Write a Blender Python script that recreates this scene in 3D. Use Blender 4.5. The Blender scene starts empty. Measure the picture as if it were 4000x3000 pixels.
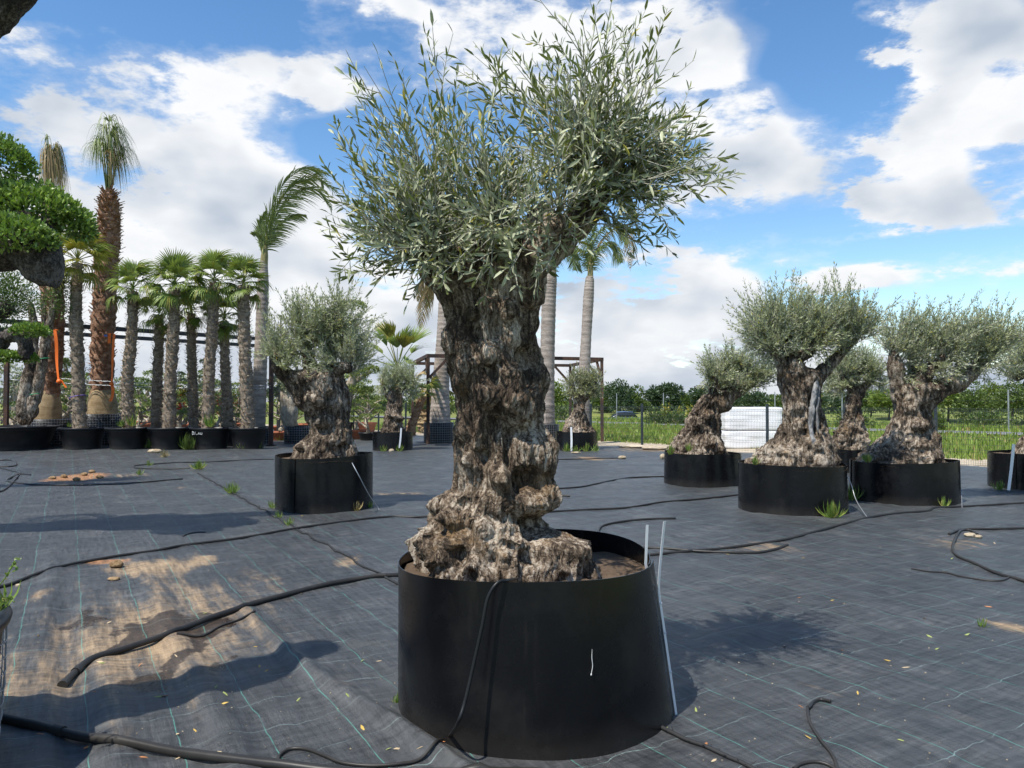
import bpy, math, random
import numpy as np
from math import radians, sin, cos, pi, atan2
from mathutils import Vector, Matrix, Quaternion

scene = bpy.context.scene
coll = scene.collection
random.seed(7)
RNG = np.random.default_rng(11)

# ------------------------------------------------------------------ camera
CAM_H, FPX, PITCH = 1.5, 3000.0, math.atan(65.0 / 3000.0)
cam_data = bpy.data.cameras.new('camera')
cam = bpy.data.objects.new('camera', cam_data)
coll.objects.link(cam)
cam_data.sensor_width = 36.0
cam_data.lens = 36.0 * FPX / 4000.0
cam_data.clip_start = 0.05
cam_data.clip_end = 3000.0
cam.location = (0, 0, CAM_H)
cam.rotation_euler = (pi / 2 + PITCH, 0, 0)
scene.camera = cam

# ------------------------------------------------------------------ node helper
class NT:
    """Small wrapper that writes node expressions."""
    def __init__(self, tree):
        self.t = tree; self.n = tree.nodes; self.l = tree.links
    def node(self, kind, **kw):
        nd = self.n.new(kind)
        for k, v in kw.items():
            setattr(nd, k, v)
        return nd
    def put(self, sock, v):
        if v is None:
            return
        if isinstance(v, bpy.types.NodeSocket):
            self.l.new(v, sock)
        else:
            if hasattr(sock.default_value, '__len__') and isinstance(v, (tuple, list)) and len(v) == 3 and len(sock.default_value) == 4:
                v = (*v, 1.0)
            sock.default_value = v
    def m(self, op, a, b=None, c=None, clamp=False):
        nd = self.node('ShaderNodeMath', operation=op, use_clamp=clamp)
        for i, v in enumerate((a, b, c)):
            self.put(nd.inputs[i], v)
        return nd.outputs[0]
    def vm(self, op, a, b=None, out=0):
        nd = self.node('ShaderNodeVectorMath', operation=op)
        self.put(nd.inputs[0], a)
        if b is not None:
            self.put(nd.inputs[3] if op == 'SCALE' else nd.inputs[1], b)
        return nd.outputs['Value'] if op in ('DOT_PRODUCT', 'LENGTH') else nd.outputs[0]
    def comb(self, x, y, z):
        nd = self.node('ShaderNodeCombineXYZ')
        for i, v in enumerate((x, y, z)):
            self.put(nd.inputs[i], v)
        return nd.outputs[0]
    def sep(self, v):
        nd = self.node('ShaderNodeSeparateXYZ'); self.put(nd.inputs[0], v)
        return nd.outputs
    def noise(self, vec, scale=5.0, detail=4.0, rough=0.55, dist=0.0, lac=2.0, color=False):
        nd = self.node('ShaderNodeTexNoise')
        self.put(nd.inputs['Vector'], vec)
        nd.inputs['Scale'].default_value = scale
        nd.inputs['Detail'].default_value = detail
        nd.inputs['Roughness'].default_value = rough
        nd.inputs['Lacunarity'].default_value = lac
        nd.inputs['Distortion'].default_value = dist
        return nd.outputs['Color' if color else 'Fac']
    def voro(self, vec, scale=5.0, feature='F1', out='Distance', rand=1.0):
        nd = self.node('ShaderNodeTexVoronoi', feature=feature)
        self.put(nd.inputs['Vector'], vec)
        nd.inputs['Scale'].default_value = scale
        nd.inputs['Randomness'].default_value = rand
        return nd.outputs[out]
    def smooth(self, x, a, b):
        nd = self.node('ShaderNodeMapRange', interpolation_type='SMOOTHSTEP')
        self.put(nd.inputs[0], x)
        nd.inputs[1].default_value = a; nd.inputs[2].default_value = b
        nd.inputs[3].default_value = 0.0; nd.inputs[4].default_value = 1.0
        return nd.outputs[0]
    def lin(self, x, a, b, c=0.0, d=1.0):
        nd = self.node('ShaderNodeMapRange')
        self.put(nd.inputs[0], x)
        for i, v in enumerate((a, b, c, d)):
            nd.inputs[i + 1].default_value = v
        return nd.outputs[0]
    def mix(self, f, a, b, blend='MIX'):
        nd = self.node('ShaderNodeMix', data_type='RGBA', blend_type=blend)
        self.put(nd.inputs[0], f); self.put(nd.inputs[6], a); self.put(nd.inputs[7], b)
        return nd.outputs[2]
    def ramp(self, f, stops):
        nd = self.node('ShaderNodeValToRGB')
        self.put(nd.inputs[0], f)
        e = nd.color_ramp.elements
        while len(e) < len(stops):
            e.new(0.5)
        for el, (p, c) in zip(e, stops):
            el.position = p; el.color = (*c, 1.0)
        return nd.outputs[0]
    def attr(self, name, out='Fac'):
        nd = self.node('ShaderNodeAttribute', attribute_name=name)
        return nd.outputs[out]
    def bump(self, h, strength=0.5, dist=0.01, normal=None):
        nd = self.node('ShaderNodeBump')
        nd.inputs['Strength'].default_value = strength
        nd.inputs['Distance'].default_value = dist
        self.put(nd.inputs['Height'], h)
        if normal is not None:
            self.put(nd.inputs['Normal'], normal)
        return nd.outputs[0]

# ------------------------------------------------------------------ sun and sky
SUN_EL = radians(61.0)
SUN_TO = (0.70, 0.714)                       # horizontal direction in which shadows fall
sun_vec = Vector((-SUN_TO[0] * cos(SUN_EL), -SUN_TO[1] * cos(SUN_EL), sin(SUN_EL))).normalized()
sun_data = bpy.data.lights.new('sun', 'SUN')
sun_data.energy = 4.9
sun_data.angle = radians(0.53)
sun_data.color = (1.0, 0.955, 0.88)
sun = bpy.data.objects.new('sun', sun_data)
coll.objects.link(sun)
sun.rotation_euler = (-sun_vec).to_track_quat('-Z', 'Y').to_euler()
sun.location = sun_vec * 60

world = bpy.data.worlds.new('World')
scene.world = world
world.use_nodes = True
world.cycles.sampling_method = 'MANUAL'
world.cycles.sample_map_resolution = 512
wt = NT(world.node_tree)
for nd in list(wt.n):
    wt.n.remove(nd)

def px_az_el(px, py):
    x, z = (px - 2000) / FPX, (1500 - py) / FPX
    c, s = cos(PITCH), sin(PITCH)
    d = Vector((x, c - s * z, s + c * z)).normalized()
    return atan2(d.x, d.y), math.asin(d.z)

# large cloud masses (weight > 0) and clear gaps (weight < 0) as ellipses on the sky dome:
# the numbers are points of the sky, read off as azimuth and elevation
CLOUDS = [  # x, y, half width, half height, weight
    (330, 270, 470, 170, 0.42), (880, 300, 200, 170, 0.36), (620, 430, 420, 120, 0.22), (200, 480, 380, 90, 0.26), (1320, 380, 150, 80, 0.42),
    (560, 760, 620, 260, 0.50), (1000, 820, 330, 260, 0.46), (1150, 1240, 760, 330, 0.46), (250, 1150, 420, 320, 0.34), (1250, 160, 110, 110, 0.26), (1560, 110, 200, 110, 0.26),
    (1960, 230, 280, 190, 0.34), (2560, 260, 330, 260, 0.52), (2800, 200, 200, 120, 0.30), (3060, 560, 330, 220, 0.50), (2760, 760, 300, 120, 0.30),
    (3880, 330, 330, 330, 0.56), (3620, 560, 190, 110, 0.34), (3700, 140, 190, 130, 0.34), (3540, 770, 220, 140, 0.70), (3400, 60, 150, 60, 0.22),
    (2960, 980, 420, 70, 0.36), (2500, 1190, 420, 150, 0.46), (2800, 1130, 150, 80, 0.55), (2650, 1330, 560, 130, 0.42),
    (3420, 1075, 170, 50, 0.50), (3230, 1095, 110, 60, 0.34), (3880, 820, 300, 75, 0.34), (3880, 1020, 320, 60, 0.30),
    (800, 40, 620, 110, -0.50), (1560, 620, 300, 170, -0.50), (1330, 560, 150, 90, -0.34), (3260, 260, 190, 300, -0.60), (3080, 110, 230, 180, -0.40),
    (60, 610, 180, 50, -0.34), (3330, 920, 260, 90, -0.44), (2700, 900, 300, 50, -0.30), (3650, 1190, 560, 60, -0.45), (3700, 950, 330, 40, -0.45), (1800, 480, 420, 110, -0.34),
]
grp = bpy.data.node_groups.new('cloud_density', 'ShaderNodeTree')
grp.interface.new_socket('Dir', in_out='INPUT', socket_type='NodeSocketVector')
grp.interface.new_socket('Density', in_out='OUTPUT', socket_type='NodeSocketFloat')
gt = NT(grp)
gi = gt.node('NodeGroupInput'); go = gt.node('NodeGroupOutput')
D = gi.outputs[0]
dx, dy, dz = gt.sep(D)
az = gt.m('ARCTAN2', dx, dy)
el = gt.m('ARCSINE', dz)
# noise on a curved layer so clouds flatten towards the horizon
inv = gt.m('DIVIDE', 1.0, gt.m('ADD', gt.m('MAXIMUM', dz, 0.0), 0.28))
lay = gt.comb(gt.m('MULTIPLY', dx, inv), gt.m('MULTIPLY', dy, inv), gt.m('MULTIPLY', dz, 1.6))
n1 = gt.noise(lay, 2.7, 6.0, 0.58, 0.0)
n2 = gt.noise(gt.vm('ADD', lay, (7.3, 2.1, 4.4)), 8.5, 5.0, 0.62, 0.0)
dens = gt.m('ADD', gt.m('MULTIPLY_ADD', gt.m('SUBTRACT', n1, 0.5), 1.7, -0.11), gt.m('MULTIPLY', gt.m('SUBTRACT', n2, 0.5), 1.7))
azw = gt.m('ADD', az, gt.m('MULTIPLY', gt.m('SUBTRACT', n2, 0.5), 0.10))
pe = gt.comb(azw, el, 0.0)
for (cx, cy, rx, ry, wgt) in CLOUDS:
    a0, e0 = px_az_el(cx, cy)
    a1, _ = px_az_el(cx + rx, cy); _, e1 = px_az_el(cx, cy - ry)
    ka, ke = 1.0 / max(0.02, a1 - a0), 1.0 / max(0.01, e1 - e0)
    nd = gt.node('ShaderNodeVectorMath', operation='MULTIPLY_ADD')
    gt.put(nd.inputs[0], pe); nd.inputs[1].default_value = (ka, ke, 0); nd.inputs[2].default_value = (-a0 * ka, -e0 * ke, 0)
    r2 = gt.vm('DOT_PRODUCT', nd.outputs[0], nd.outputs[0])
    dens = gt.m('MULTIPLY_ADD', gt.smooth(r2, 2.2, 0.1), wgt, dens)
gt.l.new(dens, go.inputs[0])

tc = wt.node('ShaderNodeTexCoord').outputs['Generated']
dirn = wt.vm('NORMALIZE', tc)
def cloud_at(v):
    g = wt.node('ShaderNodeGroup'); g.node_tree = grp
    wt.l.new(v, g.inputs[0])
    return g.outputs[0]
c0 = cloud_at(dirn)
c_n = wt.noise(wt.vm('MULTIPLY', dirn, (1.0, 1.0, 1.6)), 4.2, 4.0, 0.55)
c_up = wt.noise(wt.vm('MULTIPLY', wt.vm('ADD', dirn, (-0.014, 0.0, 0.050)), (1.0, 1.0, 1.6)), 4.2, 3.0, 0.55)
sky = wt.node('ShaderNodeTexSky', sky_type='NISHITA', sun_disc=False)
sky.sun_elevation = SUN_EL
sky.sun_rotation = atan2(sun_vec.x, sun_vec.y)
sky.altitude = 50.0
sky.air_density = 1.0
sky.dust_density = 0.0
sky.ozone_density = 1.2
elv = wt.m('ARCSINE', wt.sep(dirn)[2])
lowb = wt.smooth(elv, 0.13, 0.0)
c0 = wt.m('MULTIPLY_ADD', lowb, 0.45, c0)
c0 = wt.m('MULTIPLY_ADD', wt.smooth(elv, 0.055, 0.0), 0.8, c0)
cover = wt.smooth(c0, -0.05, 0.36)
wisps = wt.m('MULTIPLY', wt.smooth(c0, -0.25, 0.15), 0.22)
fac = wt.m('MAXIMUM', cover, wisps)
shade = wt.m('MULTIPLY_ADD', wt.m('SUBTRACT', c_n, c_up), 3.4, 0.74, clamp=True)
thick = wt.smooth(c0, 0.30, 0.95)
shade = wt.m('MULTIPLY_ADD', thick, -0.12, shade)
shade = wt.m('MULTIPLY_ADD', lowb, -0.30, shade, clamp=True)
cl_col = wt.mix(shade, (3.0, 3.45, 4.1), (5.9, 5.98, 6.1))
skyc = wt.node('ShaderNodeHueSaturation')
skyc.inputs['Saturation'].default_value = 1.22
skyc.inputs['Value'].default_value = 1.12
wt.l.new(sky.outputs[0], skyc.inputs['Color'])
col = wt.mix(fac, skyc.outputs[0], cl_col)
bg = wt.node('ShaderNodeBackground')
bg.inputs['Strength'].default_value = 0.13
wt.l.new(col, bg.inputs['Color'])
wo = wt.node('ShaderNodeOutputWorld')
wt.l.new(bg.outputs[0], wo.inputs[0])

scene.view_settings.view_transform = 'Standard'
scene.view_settings.look = 'None'
scene.view_settings.exposure = 0.35
scene.view_settings.gamma = 1.0
scene.view_settings.use_curve_mapping = False
scene.render.engine = 'CYCLES'
scene.cycles.use_denoising = True
scene.cycles.max_bounces = 4
scene.cycles.diffuse_bounces = 2
scene.cycles.glossy_bounces = 2
scene.cycles.transmission_bounces = 2
scene.cycles.use_adaptive_sampling = True
scene.cycles.adaptive_threshold = 0.02
scene.cycles.transparent_max_bounces = 8

# ------------------------------------------------------------------ numpy helpers
def ray(px, py):
    x, z = (px - 2000) / FPX, (1500 - py) / FPX
    c, s = cos(PITCH), sin(PITCH)
    return np.array((x, c - s * z, s + c * z))
def G(px, py, z=0.0):
    d = ray(px, py); t = (z - CAM_H) / d[2]
    return np.array((d[0] * t, d[1] * t, z))
def P(px, py, Y):
    d = ray(px, py); t = Y / d[1]
    return np.array((d[0] * t, Y, CAM_H + d[2] * t))

def _hash(ix, iy, iz, seed):
    h = (ix.astype(np.int64) * 374761393 + iy.astype(np.int64) * 668265263 + iz.astype(np.int64) * 2147483647 + seed * 1274126177) & 0xffffffff
    h = ((h ^ (h >> 13)) * 1274126177) & 0xffffffff
    h = ((h ^ (h >> 16)) * 2246822519) & 0xffffffff
    return ((h ^ (h >> 15)) & 0xffffff) / float(0xffffff)
def vnoise(p, seed=0):
    p = np.asarray(p, float)
    i = np.floor(p).astype(np.int64); f = p - i
    f = f * f * f * (f * (f * 6 - 15) + 10)
    r = 0
    for a in (0, 1):
        wx = f[..., 0] if a else 1 - f[..., 0]
        for b in (0, 1):
            wy = f[..., 1] if b else 1 - f[..., 1]
            for c in (0, 1):
                wz = f[..., 2] if c else 1 - f[..., 2]
                r = r + wx * wy * wz * _hash(i[..., 0] + a, i[..., 1] + b, i[..., 2] + c, seed)
    return r * 2 - 1
def fbm(p, octaves=4, seed=0, gain=0.5):
    p = np.asarray(p, float)
    a, s, t = 1.0, 0, 0
    for o in range(octaves):
        s = s + a * vnoise(p * (2.03 ** o) + o * 17.3, seed + o * 31); t += a; a *= gain
    return s / t
def ridged(p, octaves=3, seed=0):
    a, s, t = 1.0, 0, 0
    for o in range(octaves):
        s = s + a * (1 - np.abs(vnoise(p * (2.03 ** o) + o * 9.7, seed + o * 13)) * 2); t += a; a *= 0.5
    return s / t
def worley(p, seed=0):
    """F1 and F2 distances of a cell noise."""
    i = np.floor(p).astype(np.int64); f = p - i
    d1 = np.full(p.shape[:-1], 9.0); d2 = d1.copy()
    for a in (-1, 0, 1):
        for b in (-1, 0, 1):
            for c in (-1, 0, 1):
                ja, jb, jc = i[..., 0] + a, i[..., 1] + b, i[..., 2] + c
                q = np.stack((a + _hash(ja, jb, jc, seed), b + _hash(ja, jb, jc, seed + 5), c + _hash(ja, jb, jc, seed + 9)), -1) - f
                d = np.sqrt((q * q).sum(-1))
                m_ = d < d1
                d2 = np.where(m_, d1, np.minimum(d2, d)); d1 = np.where(m_, d, d1)
    return d1, d2
def sstep(x, a, b):
    t = np.clip((x - a) / (b - a), 0, 1)
    return t * t * (3 - 2 * t)
def unit(v):
    v = np.asarray(v, float)
    return v / np.maximum(np.linalg.norm(v, axis=-1, keepdims=True), 1e-9)

class MB:
    """Collects geometry; build() links it as ONE mesh object."""
    def __init__(self):
        self.V = []; self.F = {3: [], 4: []}; self.n = 0; self.A = {}
    def add(self, V, F, **attrs):
        V = np.asarray(V, float).reshape(-1, 3)
        F = np.asarray(F, np.int64)
        self.V.append(V)
        if len(F):
            self.F[F.shape[1]].append(F + self.n)
        for k, a in attrs.items():
            self.A.setdefault(k, []).append((self.n, np.broadcast_to(np.asarray(a, np.float32), (len(V),))))
        self.n += len(V)
        return self
    def mesh(self, name, mat, smooth=True):
        me = bpy.data.meshes.new(name)
        V = np.concatenate(self.V) if self.V else np.zeros((0, 3))
        loops, starts, tot = [], [], 0
        for k in (3, 4):
            for f in self.F[k]:
                loops.append(f.ravel()); starts.append(tot + np.arange(len(f)) * k); tot += f.size
        loops = np.concatenate(loops).astype(np.int32); starts = np.concatenate(starts).astype(np.int32)
        me.vertices.add(len(V)); me.vertices.foreach_set('co', V.astype(np.float32).ravel())
        me.loops.add(len(loops)); me.loops.foreach_set('vertex_index', loops)
        me.polygons.add(len(starts)); me.polygons.foreach_set('loop_start', starts)
        me.polygons.foreach_set('use_smooth', np.full(len(starts), smooth))
        for k, parts in self.A.items():
            at = me.attributes.new(k, 'FLOAT', 'POINT')
            arr = np.zeros(len(V), np.float32)
            for st, a in parts:
                arr[st:st + len(a)] = a
            at.data.foreach_set('value', arr)
        me.update(calc_edges=True)
        if mat is not None:
            me.materials.append(mat)
        return me
    def build(self, name, mat, parent=None, smooth=True, kind=None):
        o = bpy.data.objects.new(name, self.mesh(name, mat, smooth))
        coll.objects.link(o)
        if parent is not None:
            o.parent = parent
        if kind:
            o['kind'] = kind
        return o

def shift(mb_obj, origin):
    pass
def tag(o, label, cat, group=None):
    o['label'] = label; o['category'] = cat
    if group:
        o['group'] = group
    return o
def thing(name, label, cat, loc=(0, 0, 0), group=None):
    o = bpy.data.objects.new(name, None)
    o.empty_display_size = 0.2
    coll.objects.link(o)
    o.location = tuple(float(c) for c in loc)
    return tag(o, label, cat, group)
def structure(o):
    o['kind'] = 'structure'
    return o

def grid_faces(nu, nv, wrap=False, off=0):
    """faces of a grid with nv rows of nu points (index row*nu+col)."""
    cols = np.arange(nu if wrap else nu - 1)
    r = np.arange(nv - 1)
    c, rr = np.meshgrid(cols, r)
    c2 = (c + 1) % nu
    return np.stack((rr * nu + c, rr * nu + c2, (rr + 1) * nu + c2, (rr + 1) * nu + c), -1).reshape(-1, 4) + off
def tube(mb, pts, rad, sides=8, cap=True, **attrs):
    pts = np.asarray(pts, float); n = len(pts)
    rad = np.broadcast_to(np.asarray(rad, float), (n,))
    t = unit(np.gradient(pts, axis=0))
    ref = np.array((0, 0, 1.0)) if abs(t[0, 2]) < 0.9 else np.array((1.0, 0, 0))
    a = unit(np.cross(t[0], ref))
    ring = []
    th = np.arange(sides) * 2 * pi / sides
    for i in range(n):
        a = a - t[i] * np.dot(a, t[i]); a = a / max(1e-9, np.linalg.norm(a))
        b = np.cross(t[i], a)
        ring.append(pts[i] + rad[i] * (np.cos(th)[:, None] * a + np.sin(th)[:, None] * b))
    V = np.concatenate(ring)
    mb.add(V, grid_faces(sides, n, True), **attrs)
    if cap:
        for k, c in ((0, pts[0]), (n - 1, pts[-1])):
            vv = np.concatenate((ring[k], [c]))
            j = np.arange(sides); j2 = (j + 1) % sides
            f = np.stack((j2, j, np.full(sides, sides)), -1) if k == 0 else np.stack((j, j2, np.full(sides, sides)), -1)
            mb.add(vv, f, **attrs)
    return mb
def spline(pts, n=40):
    """Catmull-Rom through the points."""
    pts = np.asarray(pts, float)
    p = np.concatenate(([2 * pts[0] - pts[1]], pts, [2 * pts[-1] - pts[-2]]))
    seg = len(pts) - 1
    out = []
    for u in np.linspace(0, seg, n):
        k = min(int(u), seg - 1); f = u - k
        a, b, c, d = p[k], p[k + 1], p[k + 2], p[k + 3]
        out.append(0.5 * ((2 * b) + (c - a) * f + (2 * a - 5 * b + 4 * c - d) * f * f + (3 * b - a - 3 * c + d) * f ** 3))
    return np.array(out)
def box(mb, c, size, axes=None, **attrs):
    s = np.array([(x, y, z) for z in (-.5, .5) for y in (-.5, .5) for x in (-.5, .5)]) * np.asarray(size)
    if axes is not None:
        s = s @ np.asarray(axes)
    F = [(0, 2, 3, 1), (4, 5, 7, 6), (0, 1, 5, 4), (2, 6, 7, 3), (0, 4, 6, 2), (1, 3, 7, 5)]
    mb.add(s + np.asarray(c), F, **attrs)
    return mb
def beam(mb, a, b, w, h, **attrs):
    """a square bar from a to b"""
    a = np.asarray(a, float); b = np.asarray(b, float)
    d = b - a; L = np.linalg.norm(d); d = d / L
    up = np.array((0, 0, 1.0)) if abs(d[2]) < 0.95 else np.array((0, 1.0, 0))
    s = unit(np.cross(d, up)); u = np.cross(s, d)
    return box(mb, (a + b) / 2, (L, w, h), (d, s, u), **attrs)

# leaves: arrays of base points, directions, side hints, lengths and widths
def leaves8(mb, pos, dirv, side, L, W, rnd, fold=0.25, curl=0.12):
    d = unit(dirv); s = side - d * (side * d).sum(-1, keepdims=True); s = unit(s)
    nrm = np.cross(d, s)
    L = L[:, None]; W = W[:, None]
    def pt(t, w, lift):
        return pos + d * (L * t) + s * (W * w) + nrm * (L * lift)
    f = fold * 0.12
    V = np.stack((pt(0, 0, 0), pt(.32, -.5, f), pt(.32, 0, -.0), pt(.32, .5, f),
                  pt(.72, -.42, f - curl * .4), pt(.72, 0, -curl * .45), pt(.72, .42, f - curl * .4), pt(1, 0, -curl)), 1)
    n = len(pos)
    base = (np.arange(n) * 8)[:, None]
    T = np.array([(0, 2, 1), (0, 3, 2), (4, 5, 7), (5, 6, 7)]); Q = np.array([(1, 2, 5, 4), (2, 3, 6, 5)])
    r = np.repeat(rnd, 8)
    V = V.reshape(-1, 3)
    mb.V.append(V)
    mb.F[3].append((base[:, None, :] + T[None]).reshape(-1, 3) + mb.n)
    mb.F[4].append((base[:, None, :] + Q[None]).reshape(-1, 4) + mb.n)
    mb.A.setdefault('rnd', []).append((mb.n, r.astype(np.float32)))
    mb.n += len(V)
def leaves4(mb, pos, dirv, side, L, W, rnd):
    """cheaper leaf: a folded diamond of two triangles"""
    d = unit(dirv); s = side - d * (side * d).sum(-1, keepdims=True); s = unit(s)
    nrm = np.cross(d, s)
    L = L[:, None]; W = W[:, None]
    V = np.stack((pos, pos + d * L * .45 - s * W * .5, pos + d * L, pos + d * L * .45 + s * W * .5 + nrm * W * .25), 1).reshape(-1, 3)
    n = len(pos)
    b = (np.arange(n) * 4)[:, None]
    mb.V.append(V)
    F = np.array([(0, 1, 2), (0, 2, 3)])
    mb.F[3].append((b[:, None, :] + F[None]).reshape(-1, 3) + mb.n)
    mb.A.setdefault('rnd', []).append((mb.n, np.repeat(rnd, 4).astype(np.float32)))
    mb.n += len(V)

# ------------------------------------------------------------------ materials
def new_mat(name):
    m = bpy.data.materials.new(name); m.use_nodes = True
    t = NT(m.node_tree)
    for nd in list(t.n):
        t.n.remove(nd)
    b = t.node('ShaderNodeBsdfPrincipled'); o = t.node('ShaderNodeOutputMaterial')
    t.l.new(b.outputs[0], o.inputs[0])
    return m, t, b, o
def set_in(t, b, **kw):
    for k, v in kw.items():
        t.put(b.inputs[k.replace('_', ' ')], v)
def plain(name, col, rough=0.6, noise_amt=0.25, scale=8.0, metallic=0.0, spec=0.5, bump=0.0):
    m, t, b, o = new_mat(name)
    pos = t.node('ShaderNodeNewGeometry').outputs['Position']
    n = t.noise(pos, scale, 5, 0.6)
    lo = tuple(c * (1 - noise_amt) for c in col); hi = tuple(min(1, c * (1 + noise_amt)) for c in col)
    set_in(t, b, Base_Color=t.mix(n, lo, hi), Roughness=rough, Metallic=metallic)
    b.inputs['Specular IOR Level'].default_value = spec
    if bump:
        t.put(b.inputs['Normal'], t.bump(t.noise(pos, scale * 6, 4, 0.6), bump, 0.01))
    return m
def leaf_mat(name, top, under, yellow=(0.35, 0.30, 0.04), yfrac=0.03, transl=0.25, rough=0.45, vary=0.35, spec=0.4):
    m, t, b, o = new_mat(name)
    r = t.attr('rnd')
    back = t.node('ShaderNodeNewGeometry').outputs['Backfacing']
    v = t.lin(r, 0, 1, 1 - vary, 1 + vary)
    c = t.mix(back, top, under)
    c = t.mix(1.0, c, t.comb(v, v, v), 'MULTIPLY')
    c = t.mix(t.m('GREATER_THAN', t.m('FRACT', t.m('MULTIPLY', r, 37.0)), 1 - yfrac), c, yellow)
    set_in(t, b, Base_Color=c, Roughness=rough)
    b.inputs['Specular IOR Level'].default_value = spec
    tr = t.node('ShaderNodeBsdfTranslucent')
    t.l.new(t.mix(0.5, c, (top[0] * 1.3, top[1] * 1.6, top[2] * .6)), tr.inputs[0])
    mx = t.node('ShaderNodeMixShader'); mx.inputs[0].default_value = transl
    t.l.new(b.outputs[0], mx.inputs[1]); t.l.new(tr.outputs[0], mx.inputs[2]); t.l.new(mx.outputs[0], o.inputs[0])
    return m
def bark_mat(name, dark, mid, light, scale=1.0, orange=None, strength=0.8, stretch=0.35):
    m, t, b, o = new_mat(name)
    pos = t.node('ShaderNodeNewGeometry').outputs['Position']
    wv = t.vm('ADD', pos, t.vm('SCALE', t.noise(pos, 5 * scale, 3, 0.6, color=True), 0.10 / scale))
    st = t.vm('MULTIPLY', wv, (1, 1, stretch))
    fib = t.noise(st, 34 * scale, 6, 0.68)
    flake = t.voro(st, 38 * scale, 'DISTANCE_TO_EDGE')
    big = t.noise(pos, 3.0 * scale, 5, 0.62)
    fine = t.noise(wv, 95 * scale, 4, 0.65)
    v = t.m('ADD', t.m('MULTIPLY', t.m('SUBTRACT', fib, 0.5), 1.15), t.m('MULTIPLY_ADD', t.m('SUBTRACT', fine, 0.5), 0.55, big))
    c = t.ramp(v, [(0.36, dark), (0.52, mid), (0.70, light)])
    if orange is not None:
        og = t.smooth(t.noise(t.vm('ADD', pos, (3, 1, 8)), 4.0 * scale, 5, 0.65), 0.55, 0.70)
        c = t.mix(t.m('MULTIPLY', og, 0.5), c, orange)
    pale = t.smooth(t.noise(t.vm('ADD', pos, (9, 4, 1)), 6.0 * scale, 5, 0.65), 0.60, 0.72)
    c = t.mix(t.m('MULTIPLY', pale, 0.35), c, tuple(min(1, x * 1.25) for x in light))
    crack = t.m('MAXIMUM', t.smooth(flake, 0.0, 0.07), t.smooth(fib, 0.44, 0.58))
    c = t.mix(t.lin(crack, 0, 1, 0.75, 0), c, tuple(x * 0.35 for x in dark))
    set_in(t, b, Base_Color=c, Roughness=0.9)
    b.inputs['Specular IOR Level'].default_value = 0.2
    h = t.m('ADD', t.m('MULTIPLY', crack, 0.35), t.m('MULTIPLY_ADD', fine, 0.45, fib))
    t.put(b.inputs['Normal'], t.bump(h, strength, 0.022 / scale))
    return m

M = {}
M['bark'] = bark_mat('olive_bark', (0.055, 0.039, 0.027), (0.195, 0.143, 0.098), (0.47, 0.40, 0.315), 1.0, orange=(0.27, 0.165, 0.075), stretch=0.2)
M['bark_far'] = bark_mat('olive_bark_distant', (0.045, 0.033, 0.024), (0.17, 0.128, 0.09), (0.42, 0.355, 0.28), 0.7, orange=(0.25, 0.16, 0.08), stretch=0.28)
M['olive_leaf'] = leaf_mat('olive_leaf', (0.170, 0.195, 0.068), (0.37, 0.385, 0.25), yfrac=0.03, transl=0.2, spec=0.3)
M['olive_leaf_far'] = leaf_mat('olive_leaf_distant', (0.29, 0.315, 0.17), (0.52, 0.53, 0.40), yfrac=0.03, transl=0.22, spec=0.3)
M['olive_leaf_pale'] = leaf_mat('olive_leaf_pale', (0.24, 0.25, 0.12), (0.34, 0.35, 0.24), yfrac=0.05, transl=0.2)
M['twig'] = plain('twig_bark', (0.34, 0.33, 0.26), 0.8, 0.3, 20)

def plastic(name, base, rough, dust=0.35):
    m, t, b, o = new_mat(name)
    pos = t.node('ShaderNodeNewGeometry').outputs['Position']
    n = t.noise(pos, 3.0, 5, 0.65)
    spk = t.smooth(t.noise(pos, 150, 2, 0.5), 0.70, 0.76)
    d = t.m('ADD', t.m('MULTIPLY', t.smooth(n, 0.5, 0.85), dust * 0.25), t.m('MULTIPLY', spk, dust * 0.35))
    drip = t.smooth(t.noise(t.vm('MULTIPLY', pos, (14, 14, 1.2)), 1.0, 5, 0.65), 0.58, 0.80)
    d = t.m('ADD', d, t.m('MULTIPLY', drip, dust * 0.22))
    scr = t.smooth(t.noise(t.vm('MULTIPLY', pos, (5, 5, 40)), 1.0, 6, 0.75), 0.66, 0.74)
    d = t.m('ADD', d, t.m('MULTIPLY', scr, dust * 0.20))
    low = t.smooth(t.sep(pos)[2], 0.16, 0.0)
    d = t.m('ADD', d, t.m('MULTIPLY', t.m('MULTIPLY', low, n), dust * 0.7))
    set_in(t, b, Base_Color=t.mix(d, base, (0.26, 0.225, 0.18)), Roughness=t.lin(n, 0.3, 0.7, rough - 0.06, rough + 0.10))
    b.inputs['Specular IOR Level'].default_value = 0.30
    t.put(b.inputs['Normal'], t.bump(t.noise(pos, 5.0, 3, 0.5), 0.12, 0.02))
    return m
M['planter'] = plastic('planter_plastic', (0.0040, 0.0042, 0.0050), 0.24, 0.16)
M['pot'] = plastic('pot_plastic', (0.010, 0.0105, 0.012), 0.40, 0.25)
M['pipe'] = plastic('pipe_plastic', (0.010, 0.0105, 0.011), 0.40, 0.22)
M['soil'] = plain('potting_soil', (0.13, 0.085, 0.05), 0.95, 0.8, 45, bump=1.0)
M['alu'] = plain('aluminium_strip', (0.72, 0.73, 0.74), 0.42, 0.08, 30, metallic=0.35)
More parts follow.
